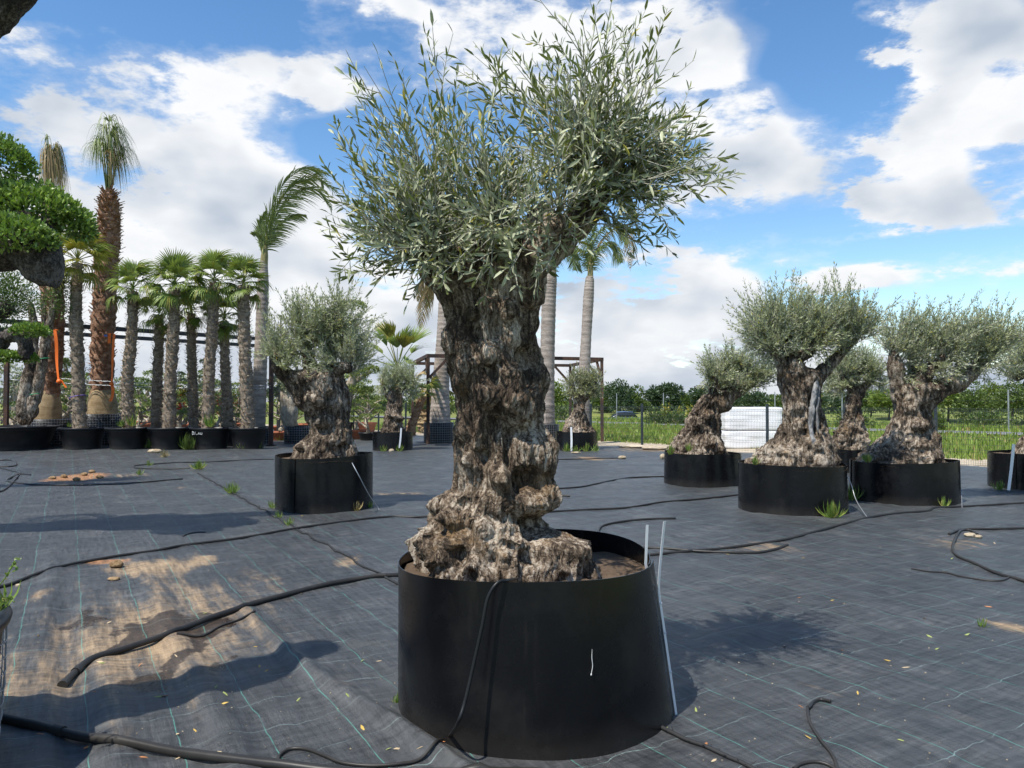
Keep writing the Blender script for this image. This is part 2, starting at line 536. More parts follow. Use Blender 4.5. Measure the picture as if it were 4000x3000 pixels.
def two_tone(name, a, b_, scale, rough=0.85, bump=0.5, dist=0.02, stretch=(1, 1, 1), lo=0.35, hi=0.65, spec=0.25):
    m, t, b, o = new_mat(name)
    pos = t.vm('MULTIPLY', t.node('ShaderNodeNewGeometry').outputs['Position'], stretch)
    n = t.noise(pos, scale, 6, 0.65)
    f = t.noise(pos, scale * 7, 5, 0.65)
    c = t.ramp(t.m('MULTIPLY_ADD', t.m('SUBTRACT', f, 0.5), 0.6, n), [(lo, a), (hi, b_)])
    set_in(t, b, Base_Color=c, Roughness=rough)
    b.inputs['Specular IOR Level'].default_value = spec
    if bump:
        t.put(b.inputs['Normal'], t.bump(f, bump, dist))
    return m
M['grass_ground'] = two_tone('field_ground', (0.13, 0.18, 0.035), (0.27, 0.27, 0.08), 0.45, 0.95, 0.6, 0.1)
M['dirt'] = two_tone('pale_dirt', (0.32, 0.26, 0.18), (0.52, 0.44, 0.33), 1.6, 0.95, 0.6, 0.03)
M['road'] = two_tone('asphalt', (0.16, 0.16, 0.165), (0.24, 0.24, 0.24), 2.0, 0.9, 0.3, 0.01)
M['grass'] = leaf_mat('grass_blade', (0.19, 0.26, 0.04), (0.21, 0.28, 0.055), yellow=(0.30, 0.24, 0.08), yfrac=0.12, transl=0.3, vary=0.5)
M['weed'] = leaf_mat('weed_leaf', (0.17, 0.26, 0.045), (0.19, 0.28, 0.07), yellow=(0.38, 0.36, 0.10), yfrac=0.15, transl=0.35)
M['dry_weed'] = leaf_mat('dry_weed', (0.38, 0.30, 0.14), (0.36, 0.30, 0.16), yfrac=0.0, transl=0.2)
M['holly'] = leaf_mat('glossy_leaf', (0.165, 0.255, 0.042), (0.16, 0.23, 0.06), yellow=(0.24, 0.33, 0.06), yfrac=0.2, transl=0.22, rough=0.42, vary=0.5, spec=0.35)
M['pine_pad'] = leaf_mat('bonsai_leaf', (0.17, 0.22, 0.055), (0.20, 0.25, 0.09), yellow=(0.30, 0.32, 0.08), yfrac=0.15, transl=0.25, vary=0.5)
M['dark_leaf'] = leaf_mat('dark_leaf', (0.045, 0.078, 0.030), (0.06, 0.095, 0.045), yfrac=0.0, transl=0.15, vary=0.5)
M['wood_leaf'] = leaf_mat('broadleaf', (0.085, 0.135, 0.030), (0.11, 0.155, 0.045), yellow=(0.11, 0.13, 0.03), yfrac=0.2, transl=0.25, vary=0.5)
M['fresh_leaf'] = leaf_mat('fresh_leaf', (0.14, 0.20, 0.035), (0.16, 0.21, 0.05), yellow=(0.20, 0.20, 0.03), yfrac=0.15, transl=0.25, vary=0.5)
M['broom'] = leaf_mat('broom_flower', (0.40, 0.33, 0.02), (0.35, 0.30, 0.03), yellow=(0.08, 0.14, 0.03), yfrac=0.45, transl=0.2, vary=0.3)
M['red_leaf'] = leaf_mat('red_leaf', (0.17, 0.018, 0.022), (0.20, 0.03, 0.03), yellow=(0.42, 0.10, 0.02), yfrac=0.25, transl=0.2, vary=0.4)
M['fan'] = leaf_mat('fan_leaf', (0.175, 0.235, 0.05), (0.22, 0.27, 0.08), yellow=(0.26, 0.25, 0.05), yfrac=0.10, transl=0.22, vary=0.35)
M['fan_yellow'] = leaf_mat('fan_leaf_yellow', (0.24, 0.23, 0.035), (0.24, 0.23, 0.05), yellow=(0.34, 0.27, 0.04), yfrac=0.25, transl=0.25, vary=0.35)
M['fan_dry'] = leaf_mat('fan_leaf_dry', (0.38, 0.27, 0.13), (0.36, 0.26, 0.13), yellow=(0.22, 0.21, 0.06), yfrac=0.2, transl=0.15, vary=0.35)
M['feather'] = leaf_mat('feather_leaf', (0.16, 0.205, 0.06), (0.20, 0.24, 0.09), yellow=(0.24, 0.24, 0.06), yfrac=0.08, transl=0.2, vary=0.35)
M['shaft'] = two_tone('leaf_sheath', (0.17, 0.15, 0.055), (0.34, 0.29, 0.15), 5, 0.7, 0.4, 0.02, (1, 1, .3))
M['petiole'] = two_tone('petiole', (0.20, 0.20, 0.06), (0.28, 0.27, 0.10), 6, 0.6, 0, spec=0.4)
M['trachy_boot'] = two_tone('palm_stalk_stub', (0.22, 0.17, 0.12), (0.52, 0.43, 0.32), 7, 0.9, 0)
M['trachy'] = two_tone('palm_fibre', (0.13, 0.095, 0.066), (0.36, 0.29, 0.215), 5, 0.95, 0.9, 0.03, (1, 1, 3))
M['washy'] = two_tone('palm_boots', (0.12, 0.050, 0.027), (0.42, 0.26, 0.17), 6, 0.9, 0.7, 0.03, (1, 1, 1.5), 0.3, 0.72)
M['washy_base'] = two_tone('palm_base', (0.24, 0.165, 0.085), (0.40, 0.30, 0.175), 3, 0.9, 0.6, 0.03, (1, 1, 3))
M['grey_palm'] = two_tone('ringed_palm_trunk', (0.20, 0.165, 0.135), (0.42, 0.36, 0.31), 2.0, 0.9, 0.5, 0.02, (1, 1, 6))
M['brown_palm'] = two_tone('brown_palm_trunk', (0.17, 0.085, 0.045), (0.42, 0.27, 0.17), 4.0, 0.9, 0.7, 0.03, (1, 1, 3))
M['steel'] = two_tone('rusty_steel', (0.045, 0.035, 0.032), (0.16, 0.075, 0.04), 2.5, 0.75, 0.2, 0.005, (1, 1, 1), 0.42, 0.75)
M['steel_black'] = plain('black_steel', (0.028, 0.027, 0.03), 0.55, 0.3, 4)
M['fence'] = plain('fence_coating', (0.030, 0.042, 0.048), 0.5, 0.2, 4)
M['wire'] = plain('galvanised_wire', (0.42, 0.43, 0.44), 0.42, 0.2, 20, metallic=0.6)
M['wrap'] = plain('white_wrap', (0.80, 0.80, 0.80), 0.45, 0.05, 3, bump=0.3)
M['terracotta'] = plain('terracotta', (0.36, 0.115, 0.055), 0.8, 0.25, 4)
M['strap'] = plain('orange_webbing', (0.88, 0.17, 0.015), 0.55, 0.12, 12)
M['blue'] = plain('blue_buckle', (0.10, 0.18, 0.50), 0.5, 0.1, 12)
M['green_tie'] = plain('green_tie', (0.02, 0.25, 0.10), 0.6, 0.1, 12)
M['purple_tie'] = plain('purple_tie', (0.14, 0.09, 0.30), 0.6, 0.1, 12)
M['stone'] = two_tone('pale_stone', (0.30, 0.23, 0.145), (0.50, 0.42, 0.30), 7, 0.95, 0.6, 0.02)
M['clod'] = two_tone('brown_clod', (0.17, 0.10, 0.045), (0.42, 0.29, 0.16), 14, 0.95, 0.9, 0.02)
M['white'] = plain('white_paint', (0.78, 0.78, 0.76), 0.6, 0.06, 10)
M['mark'] = plain('white_mark', (0.55, 0.55, 0.53), 0.8, 0.3, 60)
M['car'] = plain('blue_car_paint', (0.10, 0.14, 0.24), 0.25, 0.05, 2)
M['glass'] = plain('car_glass', (0.02, 0.025, 0.03), 0.1, 0.05, 2)
M['rubber'] = plain('black_rubber', (0.02, 0.02, 0.02), 0.7, 0.1, 8)
M['pale_bark'] = two_tone('pale_bark', (0.24, 0.19, 0.135), (0.56, 0.49, 0.38), 9, 0.95, 0.9, 0.03, (1, 1, 0.7))
M['dark_bark'] = bark_mat('dark_bark', (0.030, 0.025, 0.022), (0.075, 0.062, 0.052), (0.16, 0.14, 0.12), 0.9, stretch=0.5)
M['yellow_leaf'] = plain('fallen_leaf_ochre', (0.50, 0.33, 0.07), 0.6, 0.35, 25)
M['tan_leaf'] = plain('fallen_leaf_tan', (0.52, 0.40, 0.24), 0.7, 0.25, 25)
M['rust_leaf'] = plain('fallen_leaf_rust', (0.42, 0.17, 0.06), 0.7, 0.25, 25)
M['green_leaf'] = plain('fallen_leaf_green', (0.24, 0.28, 0.08), 0.6, 0.25, 25)

# ------------------------------------------------------------------ ground and fabric
UX, UY = 0.866, 0.5                  # across the fabric strips
def uv_of(x, y):
    return x * UX + y * UY, -x * UY + y * UX
FOLD_V = np.array((1.0, 2.5, 3.25, 3.57, 4.16, 4.93, 6.43, 8.0)); FOLD_U = np.array((1.75, 1.46, 1.345, 1.275, 1.21, 1.14, 1.10, 1.10))
SEAM_U = 2.335
def fabric_h(x, y):
    x = np.asarray(x, float); y = np.asarray(y, float)
    u, v = uv_of(x, y)
    z = np.zeros_like(u)
    near = 1 - sstep(np.hypot(x, y), 14, 30)
    # long ridges along the strips, stronger on the left strip
    left = 1 - sstep(u, 1.0, 1.5)
    rg = vnoise(np.stack((u * 6.6 + 0.4 * vnoise(np.stack((u * .5, v * .5, v * 0), -1), 3), v * 0.22, v * 0), -1), 41)
    z += rg * (0.005 + 0.021 * left * sstep(v, 2.6, 3.6) * (1 - sstep(v, 7.5, 9.5)))
    z += vnoise(np.stack((u * 0.9, v * 1.3, v * 0), -1), 5) * 0.008
    z += vnoise(np.stack((u * 2.2, v * 6.5, v * 0), -1), 8) * 0.0085 * near
    z += vnoise(np.stack((u * 5.0, v * 11, v * 0), -1), 12) * 0.003 * near
    # one round fold that runs under the planter
    fu = np.interp(v, FOLD_V, FOLD_U)
    amp = 0.040 * sstep(v, 0.5, 1.5) * (1 - sstep(v, 4.9, 6.8))
    z += amp * np.exp(-((u - fu) / 0.050) ** 2 * (1 + 0.0 * u)) 
    z += 0.010 * np.exp(-((u - SEAM_U - 0.05) / 0.05) ** 2)
    # rumpled bands across the back
    far = sstep(y, 11, 17)
    z += far * 0.022 * vnoise(np.stack((x * 0.25, y * 1.7, x * 0), -1), 23) + far * 0.012 * vnoise(np.stack((x * 0.8, y * 3.3, x * 0), -1), 29)
    return z

# fence line (also the border of the fabric)
FEN_A = np.array((4.23, 25.0)); FEN_D = np.array((0.683, -0.730)); FEN_N = np.array((0.730, 0.683))   # N points to the field
def fence_dist(x, y):
    return (x - FEN_A[0]) * FEN_N[0] + (y - FEN_A[1]) * FEN_N[1]

def fabric_material():
    m, t, b, o = new_mat('woven_ground_fabric')
    pos = t.node('ShaderNodeNewGeometry').outputs['Position']
    x, y, z = t.sep(pos)
    u = t.m('ADD', t.m('MULTIPLY', x, UX), t.m('MULTIPLY', y, UY))
    v = t.m('ADD', t.m('MULTIPLY', x, -UY), t.m('MULTIPLY', y, UX))
    uv = t.comb(u, v, 0.0)
    w1 = t.noise(uv, 1.7, 3, 0.55); w2 = t.noise(t.vm('ADD', uv, (9, 4, 2)), 5.0, 3, 0.5)
    S = 0.352
    def lines(c, shiftv, wob, amp, half):
        k = t.m('ADD', t.m('DIVIDE', c, S), t.m('MULTIPLY_ADD', t.m('SUBTRACT', wob, 0.5), amp, shiftv))
        d = t.m('MULTIPLY', t.m('ABSOLUTE', t.m('SUBTRACT', t.m('FRACT', k), 0.5)), S)
        return t.m('SUBTRACT', 1.0, t.smooth(d, half * 0.4, half * 1.5))
    l1 = lines(u, 0.23, w1, 0.16, 0.0024)
    l2 = lines(v, 0.05, w2, 0.34, 0.0019)
    thread = t.noise(uv, 7, 3, 0.6)
    l1 = t.m('MULTIPLY', l1, t.lin(t.smooth(thread, 0.35, 0.55), 0, 1, 0.15, 0.62))
    l2 = t.m('MULTIPLY', l2, t.lin(t.smooth(t.noise(t.vm('ADD', uv, (2, 8, 5)), 3.0, 3, 0.6), 0.38, 0.58), 0, 1, 0.10, 0.50))
    weave = t.m('MULTIPLY', t.m('SINE', t.m('MULTIPLY', u, 1500.0)), t.m('SINE', t.m('MULTIPLY', v, 1500.0)))
    big = t.noise(uv, 0.9, 5, 0.6)
    st = t.noise(t.vm('MULTIPLY', uv, (9.0, 2.2, 1)), 1.0, 5, 0.7)
    base = t.mix(t.m('MULTIPLY_ADD', t.m('SUBTRACT', st, 0.5), 0.8, big), (0.0235, 0.0258, 0.0275), (0.055, 0.0580, 0.0605))
    # dust: fine film, rubbed streaks, and sand where it has been washed together
    film = t.smooth(t.noise(t.vm('MULTIPLY', pos, (1.1, 1.1, 1)), 1.3, 7, 0.68), 0.48, 0.80)
    c = t.mix(t.m('MULTIPLY_ADD', film, 0.20, 0.03), base, (0.33, 0.32, 0.30))
    rub = t.smooth(t.noise(t.vm('MULTIPLY', uv, (2.2, 7.0, 1)), 1.1, 8, 0.72), 0.60, 0.76)
    c = t.mix(t.m('MULTIPLY', rub, 0.20), c, (0.42, 0.37, 0.31))
    sa = t.attr('sand')
    fine = t.noise(pos, 34, 6, 0.7)
    streak = t.noise(t.vm('MULTIPLY', uv, (6.5, 0.8, 1)), 1.0, 4, 0.6)
    sm = t.m('ADD', t.m('MULTIPLY', t.m('SUBTRACT', streak, 0.5), 1.9), t.m('MULTIPLY', t.m('SUBTRACT', t.noise(t.vm('MULTIPLY', uv, (1.5, 1.0, 1)), 7, 6, 0.74), 0.5), 1.0))
    sm = t.m('MULTIPLY', t.smooth(t.m('ADD', sa, sm), 0.30, 1.0), t.smooth(sa, 0.02, 0.30))
    sandc = t.mix(fine, (0.27, 0.17, 0.085), (0.50, 0.36, 0.21))
    c = t.mix(t.m('MULTIPLY', sm, 0.70), c, sandc)
    oa = t.smooth(t.m('ADD', t.attr('clay'), t.m('MULTIPLY', t.m('SUBTRACT', t.noise(pos, 12, 6, 0.7), 0.5), 0.9)), 0.42, 0.75)
    c = t.mix(t.m('MULTIPLY', oa, 0.9), c, t.mix(fine, (0.22, 0.085, 0.03), (0.50, 0.27, 0.12)))
    wet = t.smooth(t.m('ADD', t.attr('wet'), t.m('MULTIPLY', t.m('SUBTRACT', t.noise(t.vm('MULTIPLY', uv, (1.3, 1.0, 1)), 5.0, 5, 0.6), 0.5), 1.3)), 0.50, 0.62)
    c = t.mix(t.m('MULTIPLY', wet, 0.92), c, (0.036, 0.022, 0.012))
    moss = t.smooth(t.noise(t.vm('ADD', pos, (5, 5, 5)), 0.8, 6, 0.7), 0.60, 0.78)
    crease = t.noise(t.vm('MULTIPLY', uv, (30.0, 3.0, 1)), 1.0, 6, 0.7)
    crease2 = t.noise(t.vm('MULTIPLY', uv, (3.5, 26.0, 1)), 1.0, 5, 0.7)
    cm = t.m('MULTIPLY_ADD', t.m('SUBTRACT', crease, 0.5), 2.6, t.m('MULTIPLY_ADD', t.m('SUBTRACT', crease2, 0.5), 2.2, 1.0))
    cm = t.m('MAXIMUM', cm, 0.35)
    c = t.mix(1.0, c, t.comb(cm, cm, cm), 'MULTIPLY')
    c = t.mix(t.m('MULTIPLY', moss, 0.12), c, (0.16, 0.17, 0.08))
    c = t.mix(l1, c, (0.10, 0.36, 0.29))
    c = t.mix(l2, c, (0.30, 0.42, 0.40))
    spk = t.m('MULTIPLY', t.smooth(t.voro(pos, 34.0), 0.07, 0.04), t.smooth(t.noise(pos, 2.0, 2, 0.5), 0.46, 0.60))
    c = t.mix(t.m('MULTIPLY', spk, 0.12), c, (0.55, 0.50, 0.42))
    r = t.lin(big, 0.3, 0.7, 0.36, 0.52)
    r = t.m('ADD', r, t.m('MULTIPLY', sm, 0.3))
    r = t.m('SUBTRACT', r, t.m('MULTIPLY', wet, 0.22))
    set_in(t, b, Base_Color=c, Roughness=r)
    b.inputs['Specular IOR Level'].default_value = 0.55
    hgt = t.m('ADD', t.m('MULTIPLY', weave, 0.25), t.m('ADD', t.m('MULTIPLY', t.noise(uv, 24, 5, 0.65), 1.6), t.m('MULTIPLY', st, 2.0)))
    hgt = t.m('ADD', hgt, t.m('MULTIPLY_ADD', crease, 3.0, t.m('MULTIPLY', crease2, 3.0)))
    t.put(b.inputs['Normal'], t.bump(hgt, 0.6, 0.0055))
    return m
M['fabric'] = fabric_material()

def build_fabric():
    rows = np.concatenate((np.linspace(-3.0, 1.75, 14), np.geomspace(1.8, 46.0, 540)))
    cols = np.sign(np.linspace(-1, 1, 600)) * np.abs(np.linspace(-1, 1, 600)) ** 1.12
    yy, tt = np.meshgrid(rows, cols, indexing='ij')
    xx = tt * (np.abs(yy) * 1.10 + 2.0)
    zz = fabric_h(xx, yy)
    u, v = uv_of(xx, yy)
    V = np.stack((xx, yy, zz), -1).reshape(-1, 3)
    F = grid_faces(600, len(rows))
    cen = V[F].mean(1)
    edge = fence_dist(cen[:, 0], cen[:, 1]) + 0.35 + 0.25 * vnoise(np.stack((cen[:, 0] * 1.3, cen[:, 1] * 1.3, cen[:, 0] * 0), -1), 77)
    F = F[edge < 0]
    x, y = V[:, 0], V[:, 1]; u, v = u.ravel(), v.ravel()
    # where sand, red clay and wet patches lie
    def blob(px, py, rx, ry, amt):
        c = G(px, py); e = G(px + rx, py); f_ = G(px, py - ry)
        return amt * np.exp(-(((x - c[0]) / (e[0] - c[0])) ** 2 + ((y - c[1]) / (f_[1] - c[1])) ** 2))
    low = sstep(-rgh(u, v), -0.02, 0.40)
    sand = blob(540, 2470, 520, 230, 0.78)
    sand += blob(840, 2560, 300, 100, 0.28)
    sand += blob(480, 2210, 190, 28, 0.55) + blob(620, 2215, 110, 40, 0.7) + blob(790, 2195, 50, 30, 0.7) + blob(1370, 2190, 60, 30, 0.7)
    sand += blob(150, 2330, 60, 60, 0.5) + blob(2990, 2140, 170, 25, 0.75) + blob(3730, 2125, 160, 30, 0.6)
    sand += blob(3950, 2450, 80, 30, 0.9) + blob(2960, 2350, 70, 20, 0.35) + blob(3230, 2690, 160, 50, 0.30) + blob(3600, 2800, 200, 60, 0.28)
    sand += blob(1560, 1930, 140, 9, 0.8) + blob(2310, 1790, 90, 8, 0.9) + blob(700, 1905, 40, 10, 0.4) + blob(480, 1862, 110, 14, 0.5)
    sand += blob(2640, 1757, 300, 9, 0.8) + blob(1250, 2690, 120, 40, 0.25) + blob(3300, 1905, 900, 8, 0.12)
    clay = blob(300, 1866, 115, 17, 1.1) + blob(420, 2190, 120, 14, 0.9) + blob(150, 2330, 30, 30, 0.5) + blob(430, 2630, 40, 20, 0.55) + blob(2310, 1787, 90, 8, 0.6)
    wet = blob(640, 2430, 280, 55, 0.74) + blob(490, 2500, 40, 90, 0.7) + blob(710, 2560, 70, 90, 0.75) + blob(560, 2660, 170, 40, 0.6) + blob(300, 2420, 120, 60, 0.55)
    wet += blob(880, 2570, 60, 70, 0.6) + blob(800, 2430, 120, 40, 0.4)
    mb = MB(); mb.add(V, F, sand=np.clip(sand, 0, 1.2), clay=np.clip(clay, 0, 1.3), wet=np.clip(wet, 0, 1))
    return structure(mb.build('ground_fabric', M['fabric']))
def rgh(u, v):
    return vnoise(np.stack((u * 6.6 + 0.4 * vnoise(np.stack((u * .5, v * .5, v * 0), -1), 3), v * 0.22, v * 0), -1), 41)
build_fabric()

# the land: one sheet to the horizon, with the sunken road far out in the field
def land_h(x, y):
    d = fence_dist(np.asarray(x, float), np.asarray(y, float))
    z = -0.10 - 1.05 * sstep(d, 33, 40) * (1 - sstep(d, 50, 62))
    z = z + 0.05 * fbm(np.stack((np.asarray(x) * .25, np.asarray(y) * .25, np.asarray(x) * 0.), -1), 3, 4) * sstep(d, 3, 7)
    return z
def build_land():
    a = np.concatenate((-np.geomspace(900, 42, 26), np.linspace(-40, 60, 130), np.geomspace(62, 900, 26)))
    b = np.concatenate((-np.geomspace(900, 12, 16), np.linspace(-10, 110, 150), np.geomspace(112, 900, 24)))
    X, Y = np.meshgrid(a, b)
    V = np.stack((X, Y, land_h(X, Y)), -1).reshape(-1, 3)
    mb = MB(); mb.add(V, grid_faces(len(a), len(b)))
    return structure(mb.build('ground', M['grass_ground']))
build_land()
def strip_along_fence(name, d0, d1, z, mat, t0=-60, t1=60, wob=0.25):
    n, k = 160, 6
    ts = np.linspace(t0, t1, n); ds = np.linspace(d0, d1, k)
    Tt, Dd = np.meshgrid(ts, ds)
    edge = np.where((Dd == d0) | (Dd == d1), 1.0, 0.0) * wob * vnoise(np.stack((Tt * .5, Dd, Tt * 0), -1), 9)
    Dd = Dd + edge
    X = FEN_A[0] + FEN_D[0] * Tt + FEN_N[0] * Dd; Y = FEN_A[1] + FEN_D[1] * Tt + FEN_N[1] * Dd
    Z = z + 0.012 * vnoise(np.stack((X * 1.5, Y * 1.5, X * 0), -1), 15)
    mb = MB(); mb.add(np.stack((X, Y, Z), -1).reshape(-1, 3), grid_faces(n, k)[:, ::-1])
    return structure(mb.build(name, mat))
strip_along_fence('dirt_track', -1.6, 2.6, -0.055, M['dirt'], wob=0.4)
strip_along_fence('road', 19.0, 22.2, 0.0, M['road'], wob=0.05)

# field grass: far too many blades to count
def build_grass():
    r = np.random.default_rng(3)
    n = 52000
    d = 2.4 + 30 * r.uniform(0, 1, n) ** 1.6; t = r.uniform(-26, 24, n)
    x = FEN_A[0] + FEN_D[0] * t + FEN_N[0] * d; y = FEN_A[1] + FEN_D[1] * t + FEN_N[1] * d
    k = ((np.abs(x / np.maximum(y, 1)) < 0.85)) & ((d < 18.8) | (d > 22.4)) & (y > 5)
    x, y, d = x[k], y[k], d[k]
    dens = vnoise(np.stack((x * .5, y * .5, x * 0), -1), 61)
    k = r.uniform(-1, 1, len(x)) < dens + 0.75
    x, y, d = x[k], y[k], d[k]; n = len(x)
    pos = np.stack((x, y, land_h(x, y) - 0.02), -1)
    L = r.uniform(.14, .40, n) * (0.5 + 0.5 * sstep(d, 2.4, 5.0))
    dr = np.stack((r.normal(0, .35, n), r.normal(0, .35, n), np.ones(n)), -1)
    mb = MB(); leaves4(mb, pos, dr, r.normal(0, 1, (n, 3)), L, np.full(n, .035) + d * 0.0015, r.uniform(0, 1, n))
    o = mb.build('field_grass', M['grass']); o['kind'] = 'stuff'
    o['label'] = 'tall green meadow grass beyond the mesh fence'; return o
build_grass()

# ------------------------------------------------------------------ mesh fence
def build_fence():
    S = 2.2
    root = thing('mesh_fence', 'dark grey rigid mesh fence with square posts between nursery and meadow', 'fence', (FEN_A[0], FEN_A[1], -0.05))
    ang = atan2(FEN_D[1], FEN_D[0])
    pm = MB(); box(pm, (0, 0, 0.70), (0.06, 0.06, 1.48)); box(pm, (0, 0, 1.445), (0.066, 0.066, 0.02)); pm = pm.mesh('post', M['fence'], False)
    wm = MB()
    for i in range(45):
        xx = 0.03 + i * (S - 0.06) / 44
        zs = np.array((0.04, .34, .37, .40, .64, .67, .70, .94, .97, 1.0, 1.24, 1.27, 1.30, 1.38)); off = np.array((0, 0, .03, 0, 0, .03, 0, 0, .03, 0, 0, .03, 0, 0))
        tube(wm, np.stack((np.full(14, xx), -0.035 - off, zs), -1), 0.0030, 3, cap=False)
    for z in (0.05, .34, .40, .52, .64, .70, .82, .94, 1.0, 1.12, 1.24, 1.30, 1.36):
        tube(wm, [(0.0, -0.035, z), (S, -0.035, z)], 0.0034, 3, cap=False)
    wm = wm.mesh('wire_panel', M['fence'])
    R = Matrix.Rotation(ang, 4, 'Z')
    for k in range(-12, 9):
        t = k * S
        for nm, me in (('post', pm), ('wire_panel', wm)):
            if nm == 'wire_panel' and k == 8:
                continue
            o = bpy.data.objects.new(nm, me); coll.objects.link(o); o.parent = root
            o.matrix_local = R @ Matrix.Translation((t, 0, 0))
build_fence()

# ------------------------------------------------------------------ planters and olive trees
def px_profile(rows, Y):
    """rows of (y, left x, right x) in picture points at depth Y -> (z, centre x, half width)"""
    out = []
    for (py, l, r) in rows:
        a, b = P(l, py, Y), P(r, py, Y)
        out.append((a[2], (a[0] + b[0]) / 2, (b[0] - a[0]) / 2))
    out.sort()
    return np.array(out)

def planter_wall(mb, cx, cy, rb, rt, z0, ztop, thick=0.004, seg=160, rows=26, seam=None, wob=0.012, seed=1, taper_shift=(0, 0)):
    """sheet plastic bent to a ring whose end overlaps its start at the angle seam"""
    over = 0.16 if seam is not None else 0.0
    th = np.linspace(0, 2 * pi + over, seg) + (seam if seam is not None else 0)
    zr = np.linspace(0, 1, rows)
    T, Z = np.meshgrid(th, zr)
    lap = np.clip((T - th[0]) / (2 * pi), 0, 1.1)
    r = rb + (rt - rb) * Z
    r = r * (1 + wob * vnoise(np.stack((np.cos(T) * 1.3 + 5, np.sin(T) * 1.3 + seed, Z * 1.2), -1), seed) * (0.5 + Z * 0.6))
    r = r + (0.014 * sstep(lap, 0.93, 1.02) if seam is not None else 0)
    zt = ztop(T) if callable(ztop) else ztop
    def ring(rr):
        return np.stack((cx + taper_shift[0] * Z + rr * np.cos(T), cy + taper_shift[1] * Z + rr * np.sin(T), z0 + (zt - z0) * Z), -1).reshape(-1, 3)
    outer, inner = ring(r), ring(r - thick)
    F = grid_faces(seg, rows)
    mb.add(outer, F)
    mb.add(inner, F[:, ::-1])
    n = len(outer)
    top = np.arange((rows - 1) * seg, rows * seg)
    # rim and the two cut ends
    mb.add(np.concatenate((outer[top], inner[top])), np.stack((np.arange(seg - 1), np.arange(1, seg), np.arange(1, seg) + seg, np.arange(seg - 1) + seg), -1))
    for c in (0, seg - 1):
        e = np.arange(rows) * seg + c
        mb.add(np.concatenate((outer[e], inner[e])), np.stack((np.arange(rows - 1), np.arange(rows - 1) + rows, np.arange(1, rows) + rows, np.arange(1, rows)), -1))
    return mb

def soil_disc(mb, cx, cy, r, z, seed=2, bump=0.03):
    n, k = 48, 12
    th = np.arange(n) * 2 * pi / n
    rr = np.linspace(0.02, 1, k) * r
    T, R = np.meshgrid(th, rr)
    X, Y = cx + R * np.cos(T), cy + R * np.sin(T)
    Zz = z + bump * fbm(np.stack((X * 6, Y * 6, X * 0), -1), 4, seed)
    V = np.stack((X, Y, Zz), -1).reshape(-1, 3)
    mb.add(V, grid_faces(n, k, True))
    mb.add(V[:n], [tuple(range(3))])
    return mb

